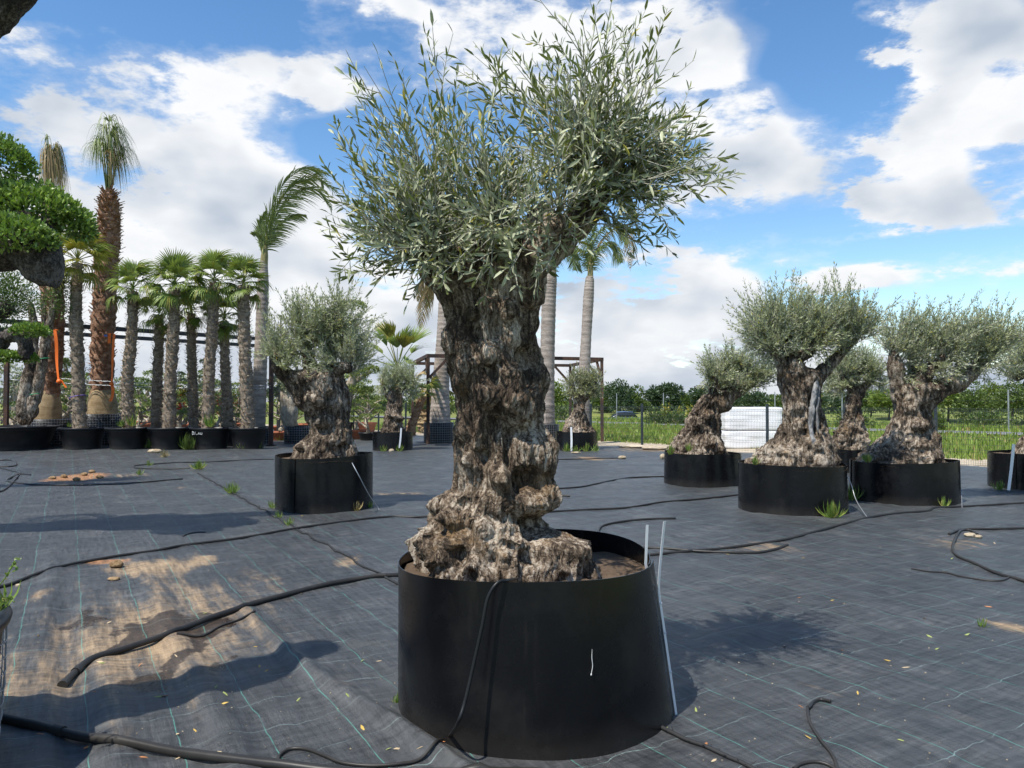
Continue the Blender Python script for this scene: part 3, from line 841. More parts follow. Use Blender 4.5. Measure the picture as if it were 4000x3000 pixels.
def trunk(mb, prof, cy, z0, z1, depth=0.9, nth=300, nz=340, seed=3, lobes=5, lobe_amp=0.08, twist=1.4, rough=0.03, burls=(), bark=0.010, cap=True, cyshift=None, cellscale=24.0, flare_lobes=0.16, knuckle=0.05, inside=None):
    """gnarled trunk: an axis and half widths read from prof = (z, cx, rx), fluted, knobbed, with bark plates"""
    z = np.linspace(z0, z1, nz)
    cx = np.interp(z, prof[:, 0], prof[:, 1]); rx = np.interp(z, prof[:, 0], prof[:, 2])
    k = np.array((1, 2, 3, 4, 3, 2, 1.0)); k /= k.sum()
    if nz > 60:
        pad = lambda a: np.convolve(np.pad(a, 3, mode='edge'), k, 'valid')
        cx, rx = pad(cx), pad(rx)
    th = np.arange(nth) * 2 * pi / nth
    T, Z = np.meshgrid(th, z)
    CX = np.repeat(cx[:, None], nth, 1); RX = np.repeat(rx[:, None], nth, 1)
    rmin = rx.min()
    dome = np.sqrt(np.clip(1 - np.clip(((z - z0) / (z1 - z0) - 0.86) / 0.14, 0, 0.985) ** 2.5, 0, 1))[:, None]
    RY = np.minimum(RX, rmin * 1.25 + (RX - rmin * 1.25) * 0.75) * depth
    CY = cy + (0 if cyshift is None else np.interp(z, cyshift[0], cyshift[1])[:, None])
    c, s = np.cos(T), np.sin(T)
    hz = (Z - z0) / (z1 - z0)
    tw = T + twist * hz
    q = np.stack((np.cos(tw) * 1.0, np.sin(tw) * 1.0, Z * 0.9), -1)
    fl = ridged(np.stack((np.cos(tw) * lobes * 0.42, np.sin(tw) * lobes * 0.42, Z * 1.1 + seed), -1), 2, seed)
    base_fl = (1 - sstep(hz, 0.0, 0.45))
    R = 1 + lobe_amp * (fl - 0.35) + flare_lobes * base_fl * vnoise(np.stack((np.cos(T) * 2.2, np.sin(T) * 2.2, Z * 1.5 + seed * 3), -1), seed + 4)
    X = CX + RX * R * dome * c; Y = CY + RY * R * dome * s
    Pp = np.stack((X, Y, Z), -1)
    dirr = np.stack((c, s, Z * 0), -1)
    sc = max(0.2, rmin)
    swirl = Pp + 0.12 * sc * np.stack([fbm(Pp * (0.9 / sc) + 7.7 * j, 2, seed + 40 + j) for j in range(3)], -1)
    disp = rough * 1.5 * fbm(Pp * (1.1 / sc), 3, seed + 1) + rough * 1.3 * ridged(swirl * np.array((2.6, 2.6, 0.55)) / sc, 2, seed + 2) - rough * 0.75
    for (px_, pz_, rad, h) in burls:           # picture-facing knobs and hollows (x, z, radius, height)
        bx = np.clip((px_ - np.interp(pz_, z, cx)) / np.interp(pz_, z, rx), -0.98, 0.98)
        by = np.interp(pz_, z, np.full(nz, cy)) - math.sqrt(1 - bx * bx) * np.interp(pz_, z, rx) * depth * 0.95
        d2 = ((X - px_) ** 2 + ((Y - by) * 0.8) ** 2 + (Z - pz_) ** 2) / rad ** 2
        disp = disp + h * np.exp(-d2 * d2 * 0.8 - d2 * 0.3)
    V0 = Pp + dirr * disp[..., None]
    if bark > 0:
        # knuckled foot, fibrous flutes above, flakes all over
        kn = np.abs(vnoise(V0 * np.array((7, 7, 6.0)) + seed, seed + 11)) + 0.5 * np.abs(vnoise(V0 * np.array((15, 15, 12.0)) + seed, seed + 12))
        V0 = V0 + dirr * (knuckle * (0.12 + 0.95 * base_fl) * (kn - 0.45))[..., None]
        pw = V0 + 0.035 * np.stack([fbm(V0 * 7 + 3.1 * j, 2, seed + 6 + j) for j in range(3)], -1)
        f1, f2 = worley(pw * np.array((1, 1, 0.20)) * cellscale, seed + 7)
        plate = sstep(f2 - f1, 0.0, 0.5) * 0.5 + 0.75 * ridged(pw * np.array((1, 1, 0.13)) * cellscale * 0.9, 2, seed + 8) + 0.35 * fbm(V0 * 50, 3, seed + 9)
        V0 = V0 + dirr * (bark * (plate - 0.5))[..., None]
    if inside is not None:
        (ix, iy, ir, iz) = inside
        dxy = V0[..., :2] - np.array((ix, iy)); rr = np.linalg.norm(dxy, axis=-1)
        lim = ir + np.clip(V0[..., 2] - iz, 0, 1) * 1.5
        kf = np.where(rr > lim * .92, (lim * .92 + (lim * .08) * np.tanh((rr - lim * .92) / (lim * .08))) / np.maximum(rr, 1e-6), 1)
        V0[..., :2] = np.array((ix, iy)) + dxy * kf[..., None]
    V = V0.reshape(-1, 3)
    mb.add(V, grid_faces(nth, nz, True))
    if cap:
        topc = V0[-1].mean(0) + np.array((0, 0, 0.01))
        mb.add(np.concatenate((V0[-1], [topc])), np.stack((np.arange(nth), (np.arange(nth) + 1) % nth, np.full(nth, nth)), -1))
    return mb

def limb(mb, pts, r0, r1, seed=1, sides=40, n=60, rough=0.25, bark=0.006, cellscale=24.0):
    """a knotted limb along a spline, with a rounded end"""
    c = spline(pts, n)
    s = np.linspace(0, 1, n)
    rad = r0 + (r1 - r0) * s
    rad[-4:] *= np.array((0.96, 0.86, 0.66, 0.32))
    rad[:8] *= np.linspace(0.25, 1.0, 8)
    t = unit(np.gradient(c, axis=0))
    a = unit(np.cross(t[0], (0.3, 0.9, 0.2)))
    th = np.arange(sides) * 2 * pi / sides
    rows = []; dirs = []
    for i in range(n):
        a = a - t[i] * np.dot(a, t[i]); a = unit(a); b = np.cross(t[i], a)
        d = np.cos(th)[:, None] * a + np.sin(th)[:, None] * b
        rows.append(c[i] + rad[i] * d); dirs.append(d)
    V = np.array(rows); Dd = np.array(dirs)
    rr = np.repeat(rad[:, None], sides, 1)
    disp = rr * rough * (1.3 * fbm(V / max(r0, .03) * 0.9, 3, seed) + 0.5 * ridged(V / max(r0, .03) * 0.8, 2, seed + 2) - 0.2)
    V = V + Dd * disp[..., None]
    if bark:
        f1, f2 = worley(V * cellscale, seed + 7)
        V = V + Dd * (bark * (sstep(f2 - f1, 0, .28) - .6))[..., None]
    mb.add(V.reshape(-1, 3), grid_faces(sides, n, True))
    e = np.concatenate((V[-1], [c[-1] + t[-1] * rad[-1] * 0.4]))
    mb.add(e, np.stack((np.arange(sides), (np.arange(sides) + 1) % sides, np.full(sides, sides)), -1))
    return mb

def grow_shoots(anchors, targets, rng, n, jitter=0.12, side=(2, 4), side_len=(0.12, 0.34), lift=0.10, n_seg=9):
    """list of twig polylines: from a near anchor bending to a target, with side twigs"""
    anchors = np.asarray(anchors); targets = np.asarray(targets)
    out = []
    for i in range(n):
        E = targets[i % len(targets)]
        d = np.linalg.norm(anchors - E, axis=1) + rng.uniform(0, 0.35, len(anchors))
        A = anchors[d.argmin()] + rng.normal(0, 0.03, 3)
        L = np.linalg.norm(E - A)
        mid = (A + E) / 2 + rng.normal(0, jitter * L * 0.6, 3) + np.array((0, 0, -lift * L * 0.3 if E[2] > A[2] else lift * L))
        s = np.linspace(0, 1, n_seg)[:, None]
        pl = (1 - s) ** 2 * A + 2 * s * (1 - s) * mid + s ** 2 * E
        pl = pl + np.cumsum(rng.normal(0, 0.006, pl.shape), 0)
        out.append((pl, 0))
        for k in range(rng.integers(side[0], side[1] + 1)):
            j = rng.integers(2, n_seg - 1)
            tdir = unit(pl[j] - pl[j - 1])
            rd = unit(rng.normal(0, 1, 3) + np.array((0, 0, 0.35)))
            dd = unit(tdir * 0.85 + rd * 0.75)
            Ls = rng.uniform(*side_len) * (0.6 + 0.5 * min(L, 1))
            q = np.linspace(0, 1, 6)[:, None]
            sp = pl[j] + dd * Ls * q + tdir * (Ls * 0.25) * q ** 2 + np.array((0, 0, 0.12)) * Ls * q ** 2
            out.append((sp + np.cumsum(rng.normal(0, 0.003, sp.shape), 0) * q, 1))
    return out
def leaf_sites(shoots, rng, spacing, start=0.25):
    pos, dr, sd = [], [], []
    for pl, lev in shoots:
        seg = np.linalg.norm(np.diff(pl, axis=0), axis=1); cum = np.concatenate(([0], np.cumsum(seg)))
        Lt = cum[-1]
        s0 = start if lev == 0 else 0.08
        ts = np.arange(Lt * s0, Lt, spacing)
        if len(ts) == 0:
            continue
        ts = ts + rng.normal(0, spacing * 0.15, len(ts))
        pts = np.stack([np.interp(ts, cum, pl[:, i]) for i in range(3)], -1)
        tv = unit(np.stack([np.interp(ts + 0.01, cum, pl[:, i]) - np.interp(ts - 0.01, cum, pl[:, i]) for i in range(3)], -1) + 1e-6)
        ph = rng.uniform(0, 2 * pi) + np.arange(len(ts)) * pi / 2 + rng.normal(0, 0.3, len(ts))
        ref = np.tile(np.array((0.31, 0.42, 0.85)), (len(ts), 1))
        a = unit(np.cross(tv, ref)); b = np.cross(tv, a)
        for sg in (0, pi):
            o = np.cos(ph + sg)[:, None] * a + np.sin(ph + sg)[:, None] * b
            opening = rng.uniform(0.55, 1.15, len(ts))[:, None]
            d = unit(tv * 1.0 + o * opening + np.array((0, 0, 0.12)))
            pos.append(pts); dr.append(d); sd.append(np.cross(d, o) + rng.normal(0, 0.35, d.shape))
        # terminal leaf
        pos.append(pl[-1:]); dr.append(unit(pl[-1:] - pl[-2:-1])); sd.append(rng.normal(0, 1, (1, 3)))
    return np.concatenate(pos), np.concatenate(dr), np.concatenate(sd)

# --- the large olive in front
YM = 3.93
main_planter = thing('planter', 'large black plastic ring planter with aluminium joint strips holding the big foreground olive', 'planter', (0.10, 3.94, 0))
def main_rim(T):
    # rim height round the ring
    return 0.722 + 0.020 * np.cos(T - 0.5) - 0.012 * np.cos(2 * T + 0.6) + 0.006 * np.sin(3 * T)
SEAM_A = radians(-22)
mb = MB(); planter_wall(mb, 0.015, 0.0, 0.690, 0.642, -0.03, main_rim, seam=SEAM_A, seg=220, rows=40, wob=0.020, seed=4, taper_shift=(-0.055, -0.01))
mb.build('wall', M['planter'], main_planter)
mb = MB(); soil_disc(mb, -0.02, 0, 0.635, 0.635); mb.build('soil', M['soil'], main_planter)
def on_main(theta, f, out=0.0):
    r = 0.690 + (0.642 - 0.690) * f + 0.016 + out
    return np.array((0.015 - 0.055 * f + r * cos(theta), -0.01 * f + r * sin(theta), -0.03 + (main_rim(theta) + 0.03) * f))
def flat_strip(mb, pts, w, t, wdir):
    pts = np.asarray(pts); n = len(pts)
    tg = unit(np.gradient(pts, axis=0)); wd = unit(np.asarray(wdir) - tg * (tg @ np.asarray(wdir))[:, None]); nm = np.cross(tg, wd)
    ring = np.stack((pts - wd * w / 2 - nm * t / 2, pts + wd * w / 2 - nm * t / 2, pts + wd * w / 2 + nm * t / 2, pts - wd * w / 2 + nm * t / 2), 1)
    mb.add(ring.reshape(-1, 3), grid_faces(4, n, True))
    mb.add(ring[0], [(0, 1, 2, 3)]); mb.add(ring[-1], [(3, 2, 1, 0)])
sa = SEAM_A + 0.06
lower = [on_main(sa + 0.02 * (1 - f), f, 0.004) for f in np.linspace(0.02, 0.78, 14)]
tip = on_main(sa, 1.0, 0.03) + np.array((0.022, 0, 0.20))
strip_pts = spline(lower + [on_main(sa, 0.9, 0.014), tip], 40)
mb = MB(); flat_strip(mb, strip_pts, 0.014, 0.003, (0.75, 0.5, 0)); st1 = mb.build('joint_strip', M['alu'], main_planter, smooth=False)
base_in = on_main(sa - 0.045, 0.80, -0.030)
mb = MB(); flat_strip(mb, [base_in, on_main(sa - 0.045, 1.0, -0.034), on_main(sa - 0.045, 1.0, -0.030) + np.array((0.004, 0, 0.185))], 0.013, 0.003, (0.9, 0.3, 0)); st2 = mb.build('joint_strip', M['alu'], main_planter, smooth=False)
for f in (0.30, 0.55, 0.74):
    p = on_main(sa + 0.02 * (1 - f), f, 0.006); mb = MB()
    tube(mb, [p, p + np.array((0.006 * cos(sa), 0.006 * sin(sa), 0))], 0.005, 8); mb.build('rivet', M['alu'], st1)

# bird-dropping streak
#@@ streak later

MAIN_ROWS = [(2330, 1585, 2335), (2225, 1582, 2330), (2192, 1576, 2318), (2138, 1570, 2285), (2111, 1572, 2258), (2084, 1590, 2204), (2051, 1640, 2135), (2019, 1656, 2112), (1975, 1667, 2128), (1932, 1705, 2144),
    (1910, 1736, 2150), (1867, 1741, 2155), (1813, 1743, 2160), (1758, 1746, 2161), (1704, 1754, 2152), (1646, 1757, 2139), (1601, 1760, 2153), (1555, 1750, 2148), (1510, 1741, 2150), (1465, 1744, 2146),
    (1420, 1732, 2128), (1375, 1726, 2112), (1307, 1719, 2103), (1239, 1712, 2101), (1171, 1710, 2105), (1103, 1704, 2119), (1058, 1690, 2128), (1010, 1685, 2160), (960, 1680, 2190)]
prof = px_profile(MAIN_ROWS, YM)
prof[:, 2] *= np.interp(prof[:, 0], (.9, 1.1, 2.2), (1.0, .93, .90))
def pz(px, py, Y=YM - 0.25):
    p = P(px, py, Y); return p[0], p[2]
BURLS = []
for (px, py, rad, h) in [
    (1910, 1385, .055, .050), (1990, 1205, .050, .030), (1895, 1190, .055, .035), (1775, 1320, .07, .03), (2010, 1500, .09, .035), (1900, 1545, .06, .035), (2030, 1600, .085, .055), (1830, 1440, .06, .025),
    (2080, 1400, .07, -.05), (2090, 1480, .06, -.055), (1830, 1215, .05, -.055), (1955, 1290, .05, -.03), (1990, 1660, .10, -.03),
    (2090, 1790, .12, .05), (1835, 1130, .045, -.05), (1830, 1290, .045, -.05), (1955, 1120, .05, -.04), (2085, 1440, .05, -.05), (1985, 1420, .06, .03), (1800, 1560, .06, -.03), (1790, 1690, .05, .03), (2105, 1960, .10, .06), (1945, 1860, .06, .045), (2060, 1890, .075, -.085), (1865, 1790, .035, -.07), (1835, 1800, .03, .03), (2005, 1800, .07, -.035),
    (1690, 1985, .065, .05), (1745, 2040, .05, .05), (1725, 2075, .05, -.06), (1820, 2030, .045, .03), (1890, 2065, .045, .04), (1610, 2120, .05, .045), (1790, 2160, .06, -.035), (1850, 2190, .05, .035),
    (1990, 2080, .06, .05), (2050, 2110, .05, .05), (2110, 2090, .07, -.12), (2095, 2180, .05, -.05), (1840, 2240, .045, -.04), (1690, 2230, .04, -.05), (2240, 2150, .09, .05), (2200, 2210, .04, .04), (1670, 2215, .035, .03), (1930, 2180, .05, -.03),
]:
    x_, z_ = pz(px, py); BURLS.append((x_, z_, rad, h * 1.4))
olive = thing('olive_tree', 'large foreground olive with thick gnarled trunk and silvery green crown in black planter', 'tree', (0, 0, 0))
mb = MB(); trunk(mb, prof, YM, 0.55, 2.36, depth=0.84, nth=520, nz=640, seed=3, lobes=6, lobe_amp=0.075, rough=0.030, burls=BURLS, bark=0.012, cellscale=34, knuckle=.045, inside=(.045, 3.93, .595, .76))
mb.build('trunk', M['bark'], olive)
LIMBS = [
    ([P(2010, 1120, YM), P(2120, 985, YM - .02), P(2240, 880, YM), P(2345, 740, YM + .03), P(2395, 640, YM + .05), P(2420, 590, YM + .05)], 0.125, 0.045),
    ([P(1760, 1090, YM), P(1715, 1000, YM - .05), P(1690, 950, YM - .08)], 0.13, 0.085),
    ([P(1860, 1060, YM + .1), P(1800, 930, YM + .18), P(1770, 850, YM + .2)], 0.12, 0.07),
    ([P(1960, 1050, YM - .05), P(1960, 930, YM - .12), P(1950, 850, YM - .15)], 0.13, 0.075),
    ([P(2040, 1040, YM + .1), P(2100, 900, YM + .2), P(2130, 810, YM + .22)], 0.13, 0.07),
    ([P(2080, 1010, YM - .1), P(2150, 900, YM - .17), P(2165, 835, YM - .18)], 0.11, 0.06),
    ([P(2330, 770, YM + .02), P(2290, 690, YM - .04), P(2260, 600, YM - .08)], 0.05, 0.03),
]
for i, (pts, r0, r1) in enumerate(LIMBS):
    pts = [np.array((.45 * pts[0][0] + .0, YM + (pts[0][1] - YM) * .4, pts[0][2] - .28))] + list(pts) if i < 6 else pts
    mb = MB(); limb(mb, pts, r0, r1, seed=20 + i, sides=64, n=80); mb.build('limb', M['bark'], olive)

# crown: shoots from limb ends to points spread through the crown's volume
rng = np.random.default_rng(5)
anch = []
for pts, r0, r1 in LIMBS:
    c = spline(pts, 12)
    anch += list(c[4:])
anch = np.array(anch)
def ell(px, py, Y, rx, ry, rd, n, lo=0.35):
    d = unit(rng.normal(0, 1, (n, 3))); r = rng.uniform(lo ** 3, 1, (n, 1)) ** (1 / 3)
    c = P(px, py, Y); k = Y / FPX
    return c + d * r * np.array((rx * k, rd, ry * k))
tg = [ell(1650, 700, YM, 340, 310, .55, 56), ell(1530, 880, YM - .05, 230, 230, .50, 40), ell(1860, 680, YM, 210, 210, .55, 28), ell(2260, 470, YM, 220, 290, .5, 42), ell(2400, 420, YM, 190, 260, .45, 26),
      ell(2540, 640, YM, 220, 140, .45, 28), ell(2330, 690, YM - .15, 250, 160, .45, 26), ell(1850, 930, YM - .28, 300, 130, .26, 36), ell(2110, 770, YM - .2, 240, 160, .4, 28), ell(2480, 840, YM, 150, 70, .35, 8), ell(1690, 1010, YM - .2, 150, 100, .3, 14)]
spikes = [(1545, 215), (1590, 300), (1665, 160), (1760, 130), (1780, 210), (1850, 215), (1830, 330), (1400, 265), (1420, 330), (1290, 530), (1330, 690), (1330, 1000), (1370, 1060), (1480, 1090), (1450, 930), (1380, 820), (1620, 1160), (2195, 70), (2345, 35), (2380, 90), (2450, 150), (2575, 75), (2560, 200), (2600, 250),
          (2120, 230), (2010, 260), (1990, 330), (2660, 420), (2700, 430), (2760, 520), (2865, 600), (2820, 760), (2780, 760), (2640, 900), (2660, 790), (2480, 960), (2510, 980), (2080, 300), (2270, 180), (2160, 130), (1480, 480), (1440, 420)]
sp = np.array([P(x, y, YM + rng.uniform(-.35, .35)) for x, y in spikes] + [P(x, y, YM - rng.uniform(.34, .46)) for x, y in ((1790, 1080), (1850, 1110), (1930, 1080), (1700, 1090), (1740, 1130), (2090, 1120), (2120, 1080), (1990, 1040), (1900, 1030), (1640, 1060), (2030, 1130))])
targets = np.concatenate(tg); rng.shuffle(targets)
sh = grow_shoots(anch, targets, rng, len(targets), side=(2, 4)) + grow_shoots(anch, sp, rng, len(sp), jitter=0.10, side=(1, 3), side_len=(.10, .24))
mbt = MB()
for pl, lev in sh:
    n = len(pl)
    tube(mbt, pl, np.linspace(0.0064 if lev == 0 else 0.0032, 0.0013, n), 5, cap=False)
mbt.build('twigs', M['twig'], olive, kind='stuff')
lp, ld, ls = leaf_sites(sh, rng, 0.038, 0.25)
keep = rng.uniform(0, 1, len(lp)) < np.clip(0.58 + 0.60 * vnoise(lp * 4.5, 91), 0.42, 0.95)
lp, ld, ls = lp[keep], ld[keep], ls[keep]
ll = rng.uniform(0.042, 0.080, len(lp)); lw = ll * rng.uniform(0.16, 0.23, len(lp)); lr = rng.uniform(0, 1, len(lp))
# the 300 leaves nearest to the viewer are pieces of their own, the rest one mass
order = np.argsort(lp[:, 1]); near_i, rest = order[:300], order[300:]
mb = MB(); leaves8(mb, lp[rest], ld[rest], ls[rest], ll[rest], lw[rest], lr[rest]); mb.build('foliage', M['olive_leaf'], olive, kind='stuff')
LEAF_MESH = []
for k in range(8):
    mb = MB(); leaves8(mb, np.zeros((1, 3)), np.array([(0, 1.0, 0)]), np.array([(1.0, 0, 0)]), np.array([1.0]), np.array([0.16 + 0.009 * k]), np.array([(k + .5) / 8]), curl=0.05 + 0.03 * (k % 4))
    LEAF_MESH.append(mb.mesh('leaf', M['olive_leaf']))
for i in near_i:
    d = Vector(ld[i]).normalized(); s = Vector(ls[i]); s = (s - d * s.dot(d)).normalized(); nv = s.cross(d)
    o = bpy.data.objects.new('leaf', LEAF_MESH[int(lr[i] * 8) % 8]); coll.objects.link(o); o.parent = olive
    R3 = Matrix((s, d, nv)).transposed().to_4x4()
    o.matrix_local = Matrix.Translation(Vector(lp[i])) @ R3 @ Matrix.Scale(float(ll[i]), 4)
print('main olive leaves', len(lp))
# ------------------------------------------------------------------ generic builders
def copy_tree(o, parent=None):
    c = o.copy(); coll.objects.link(c); c.parent = parent
    for ch in list(o.children):
        copy_tree(ch, c)
    return c
def lathe(mb, prof, seg=40, c=(0, 0), wob=0.0, seed=1):
    prof = np.asarray(prof, float)
    th = np.arange(seg) * 2 * pi / seg
    T, R = np.meshgrid(th, prof[:, 0]); Z = np.repeat(prof[:, 1][:, None], seg, 1)
    if wob:
        R = R * (1 + wob * vnoise(np.stack((np.cos(T) * 1.4, np.sin(T) * 1.4, Z + seed), -1), seed))
    V = np.stack((c[0] + R * np.cos(T), c[1] + R * np.sin(T), Z), -1).reshape(-1, 3)
    mb.add(V, grid_faces(seg, len(prof), True)); return mb
def crown_leaves(mb, pts, out, L, W, rng, four=True, up=0.3):
    n = len(pts)
    d = unit(out + rng.normal(0, .55, (n, 3)) + np.array((0, 0, up)))
    (leaves4 if four else leaves8)(mb, pts, d, rng.normal(0, 1, (n, 3)), rng.uniform(L * .7, L * 1.25, n), rng.uniform(W * .75, W * 1.2, n), rng.uniform(0, 1, n))

# ------------------------------------------------------------------ the other olives
def ring_planter(px, pyb, l, r, Yc, z, label, seed, strip=None, soil=True):
    """sheet planter whose picture edges are l and r at depth Yc"""
    global LAST_RING
    cx = P((l + r) / 2, pyb, Yc)[0]; rad = (r - l) / 2 / FPX * Yc * 0.985
    LAST_RING = (cx, Yc, rad - .05, z + .02)
    root = thing('planter', label, 'planter', (cx, Yc, 0), group='black ring planters of the olive trees')
    mb = MB(); planter_wall(mb, 0, 0, rad * 1.0, rad * 0.985, -0.04, lambda T: z + 0.012 * np.sin(T + seed) + 0.010 * np.sin(2 * T + seed * 2), seam=radians(200 + seed * 40), seg=110, rows=16, wob=0.022, seed=seed)
    mb.build('wall', M['planter'], root)
    mb = MB(); soil_disc(mb, 0, 0, rad * 0.985, z - 0.06, seed); mb.build('soil', M['soil'], root)
    if strip:
        (x0, y0), (x1, y1), w = strip
        mb = MB(); Yf = Yc - rad - 0.03
        flat_strip(mb, spline([P(x0, y0, Yf), P((x0 + x1) / 2 + 1, (y0 + y1) / 2, Yf), P(x1, y1, Yf)], 8) - np.array((cx, Yc, 0)), w, 0.004, (1, 0, 0)); mb.build('joint_strip', M['alu'] if seed != 4 else M['white'], root, smooth=False)
    return root, cx, rad

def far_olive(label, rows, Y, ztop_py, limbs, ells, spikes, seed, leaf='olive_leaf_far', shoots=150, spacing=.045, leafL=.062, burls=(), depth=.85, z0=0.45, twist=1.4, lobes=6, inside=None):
    r_ = np.random.default_rng(seed)
    root = thing('olive_tree', label, 'tree', (0, 0, 0), group='potted old olive trees')
    pf = px_profile(rows, Y)
    z1 = P(2000, ztop_py, Y)[2] + .08
    inside = LAST_RING
    b = [(P(px, py, Y - .2)[0], P(px, py, Y - .2)[2], rad, h) for (px, py, rad, h) in burls]
    for k in range(14):      # extra knobs and hollows scattered over the foot
        zz = r_.uniform(z0, z0 + (z1 - z0) * .75); i = np.interp(zz, pf[:, 0], pf[:, 2]); cxx = np.interp(zz, pf[:, 0], pf[:, 1])
        b.append((cxx + r_.uniform(-.85, .85) * i, zz, r_.uniform(.06, .13), r_.choice([.06, .05, -.07, -.05])))
    mb = MB(); trunk(mb, pf, Y, z0, z1, depth=depth, nth=200, nz=220, seed=seed, lobes=lobes, lobe_amp=.10, rough=.04, burls=b, bark=.013, cellscale=18, twist=twist, flare_lobes=.18, knuckle=.075, inside=inside)
    mb.build('trunk', M['bark_far'], root)
    an = []
    for i, (pts, r0, r1) in enumerate(limbs):
        pp = [P(px, py, Y + dy) for (px, py, dy) in pts]
        zb = pp[0][2] - .30; pp = [np.array((.35 * pp[0][0] + .65 * np.interp(zb, pf[:, 0], pf[:, 1]), Y + (pp[0][1] - Y) * .4, zb))] + pp
        mb = MB(); limb(mb, pp, r0, r1, seed=seed + i, sides=26, n=36, bark=.006, cellscale=16); mb.build('limb', M['bark_far'], root)
        an += list(spline(pp, 10)[3:])
    an = np.array(an)
    k = Y / FPX
    tot = sum(e[2] * e[3] for e in ells)
    tg = []
    for (ex, ey, rx, ry) in ells:
        n = max(6, int(shoots * 1.15 * rx * ry / tot))
        d = unit(r_.normal(0, 1, (n, 3))); rr = r_.uniform(.06, 1, (n, 1)) ** (1 / 3)
        tg.append(P(ex, ey, Y) + d * rr * np.array((rx * k, rx * k * .85, ry * k)))
    tg = np.concatenate(tg); r_.shuffle(tg)
    sh = grow_shoots(an, tg, r_, len(tg), side=(3, 6), side_len=(.14, .38), n_seg=7)
    if spikes:
        sp = np.array([P(x, y, Y + r_.uniform(-.3, .3)) for x, y in spikes])
        sh += grow_shoots(an, sp, r_, len(sp), jitter=.1, side=(1, 3), side_len=(.1, .24), n_seg=7)
    mb = MB()
    for pl, lev in sh:
        tube(mb, pl, np.linspace(.007 if lev == 0 else .004, .002, len(pl)), 3, cap=False)
    mb.build('twigs', M['twig'], root, kind='stuff')
    lp, ld, ls = leaf_sites(sh, r_, spacing, .15)
    n = len(lp)
    mb = MB(); leaves4(mb, lp, ld, ls, r_.uniform(.75, 1.2, n) * leafL, r_.uniform(.2, .28, n) * leafL, r_.uniform(0, 1, n))
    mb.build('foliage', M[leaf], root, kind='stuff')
    return root

# left middle-distance olive
ring_planter(1266, 1900, 1078, 1455, 10.9, .74, 'black ring planter of the middle-distance olive left of the big trunk', 1)
far_olive('stocky olive with dark forked trunk standing left of the big foreground olive',
    [(1830, 1140, 1400), (1800, 1150, 1396), (1740, 1165, 1390), (1700, 1203, 1376), (1671, 1209, 1362), (1631, 1203, 1358), (1602, 1181, 1362), (1570, 1154, 1364), (1529, 1150, 1358), (1509, 1146, 1348), (1480, 1112, 1345), (1440, 1100, 1350)],
    10.9, 1462, [([(1150, 1500, 0), (1095, 1440, -.1), (1070, 1370, -.1)], .16, .07), ([(1220, 1480, .1), (1200, 1390, .2), (1180, 1320, .2)], .16, .06), ([(1300, 1490, 0), (1330, 1440, -.1), (1380, 1440, -.1)], .14, .07), ([(1290, 1480, .1), (1290, 1380, .2), (1320, 1300, .2)], .14, .05)],
    [(1180, 1290, 150, 120), (1330, 1290, 140, 120), (1240, 1400, 190, 80), (1120, 1370, 110, 70), (1390, 1370, 80, 90), (1270, 1230, 160, 80)],
    [(1080, 1130), (1150, 1140), (1205, 1130), (1285, 1095), (1310, 1105), (1380, 1110), (1460, 1200), (1480, 1260), (1050, 1200), (1240, 1150), (1020, 1280), (1470, 1330)], 101, shoots=230,
    burls=[(1260, 1690, .12, -.12), (1180, 1640, .08, .06), (1300, 1600, .12, -.08), (1230, 1560, .1, .07)])
# small olives far back
ring_planter(1535, 1740, 1455, 1613, 23.3, .55, 'black planter with a pale joint strip under the small olive between the palms', 2, strip=((1567, 1672), (1560, 1750), .05))
far_olive('small potted olive far back with short palm fronds rising behind it', [(1690, 1488, 1578), (1660, 1496, 1574), (1630, 1505, 1572), (1600, 1510, 1566), (1570, 1510, 1558), (1530, 1508, 1560)], 23.3, 1528,
    [([(1530, 1550, 0), (1500, 1510, 0), (1490, 1480, 0)], .13, .06), ([(1545, 1545, 0), (1580, 1510, 0), (1600, 1480, 0)], .13, .06), ([(1535, 1540, .1), (1540, 1480, .1)], .12, .05)],
    [(1520, 1480, 60, 50), (1590, 1490, 60, 55), (1555, 1450, 60, 45), (1610, 1530, 40, 30), (1495, 1520, 30, 25)], [(1470, 1450), (1560, 1400), (1640, 1470)], 102, shoots=120, leafL=.085, spacing=.06, z0=.3)
ring_planter(2251, 1740, 2168, 2336, 23.6, .55, 'black planter with a white pipe before it under the pale olive', 4, strip=((2231, 1668), (2232, 1762), .06))
far_olive('pale yellowish potted olive under the right steel frame', [(1690, 2192, 2332), (1660, 2205, 2300), (1630, 2222, 2290), (1600, 2236, 2284), (1570, 2240, 2292), (1545, 2240, 2298)], 23.6, 1545,
    [([(2255, 1570, 0), (2240, 1530, 0), (2235, 1500, 0)], .12, .05), ([(2280, 1565, 0), (2310, 1530, 0), (2325, 1500, 0)], .12, .05), ([(2270, 1560, .1), (2275, 1490, .1)], .12, .05)],
    [(2250, 1505, 48, 45), (2315, 1505, 45, 48), (2285, 1475, 50, 35), (2285, 1540, 70, 25)], [(2240, 1440), (2330, 1440), (2205, 1500)], 103, leaf='olive_leaf_pale', shoots=120, leafL=.085, spacing=.06, z0=.3)
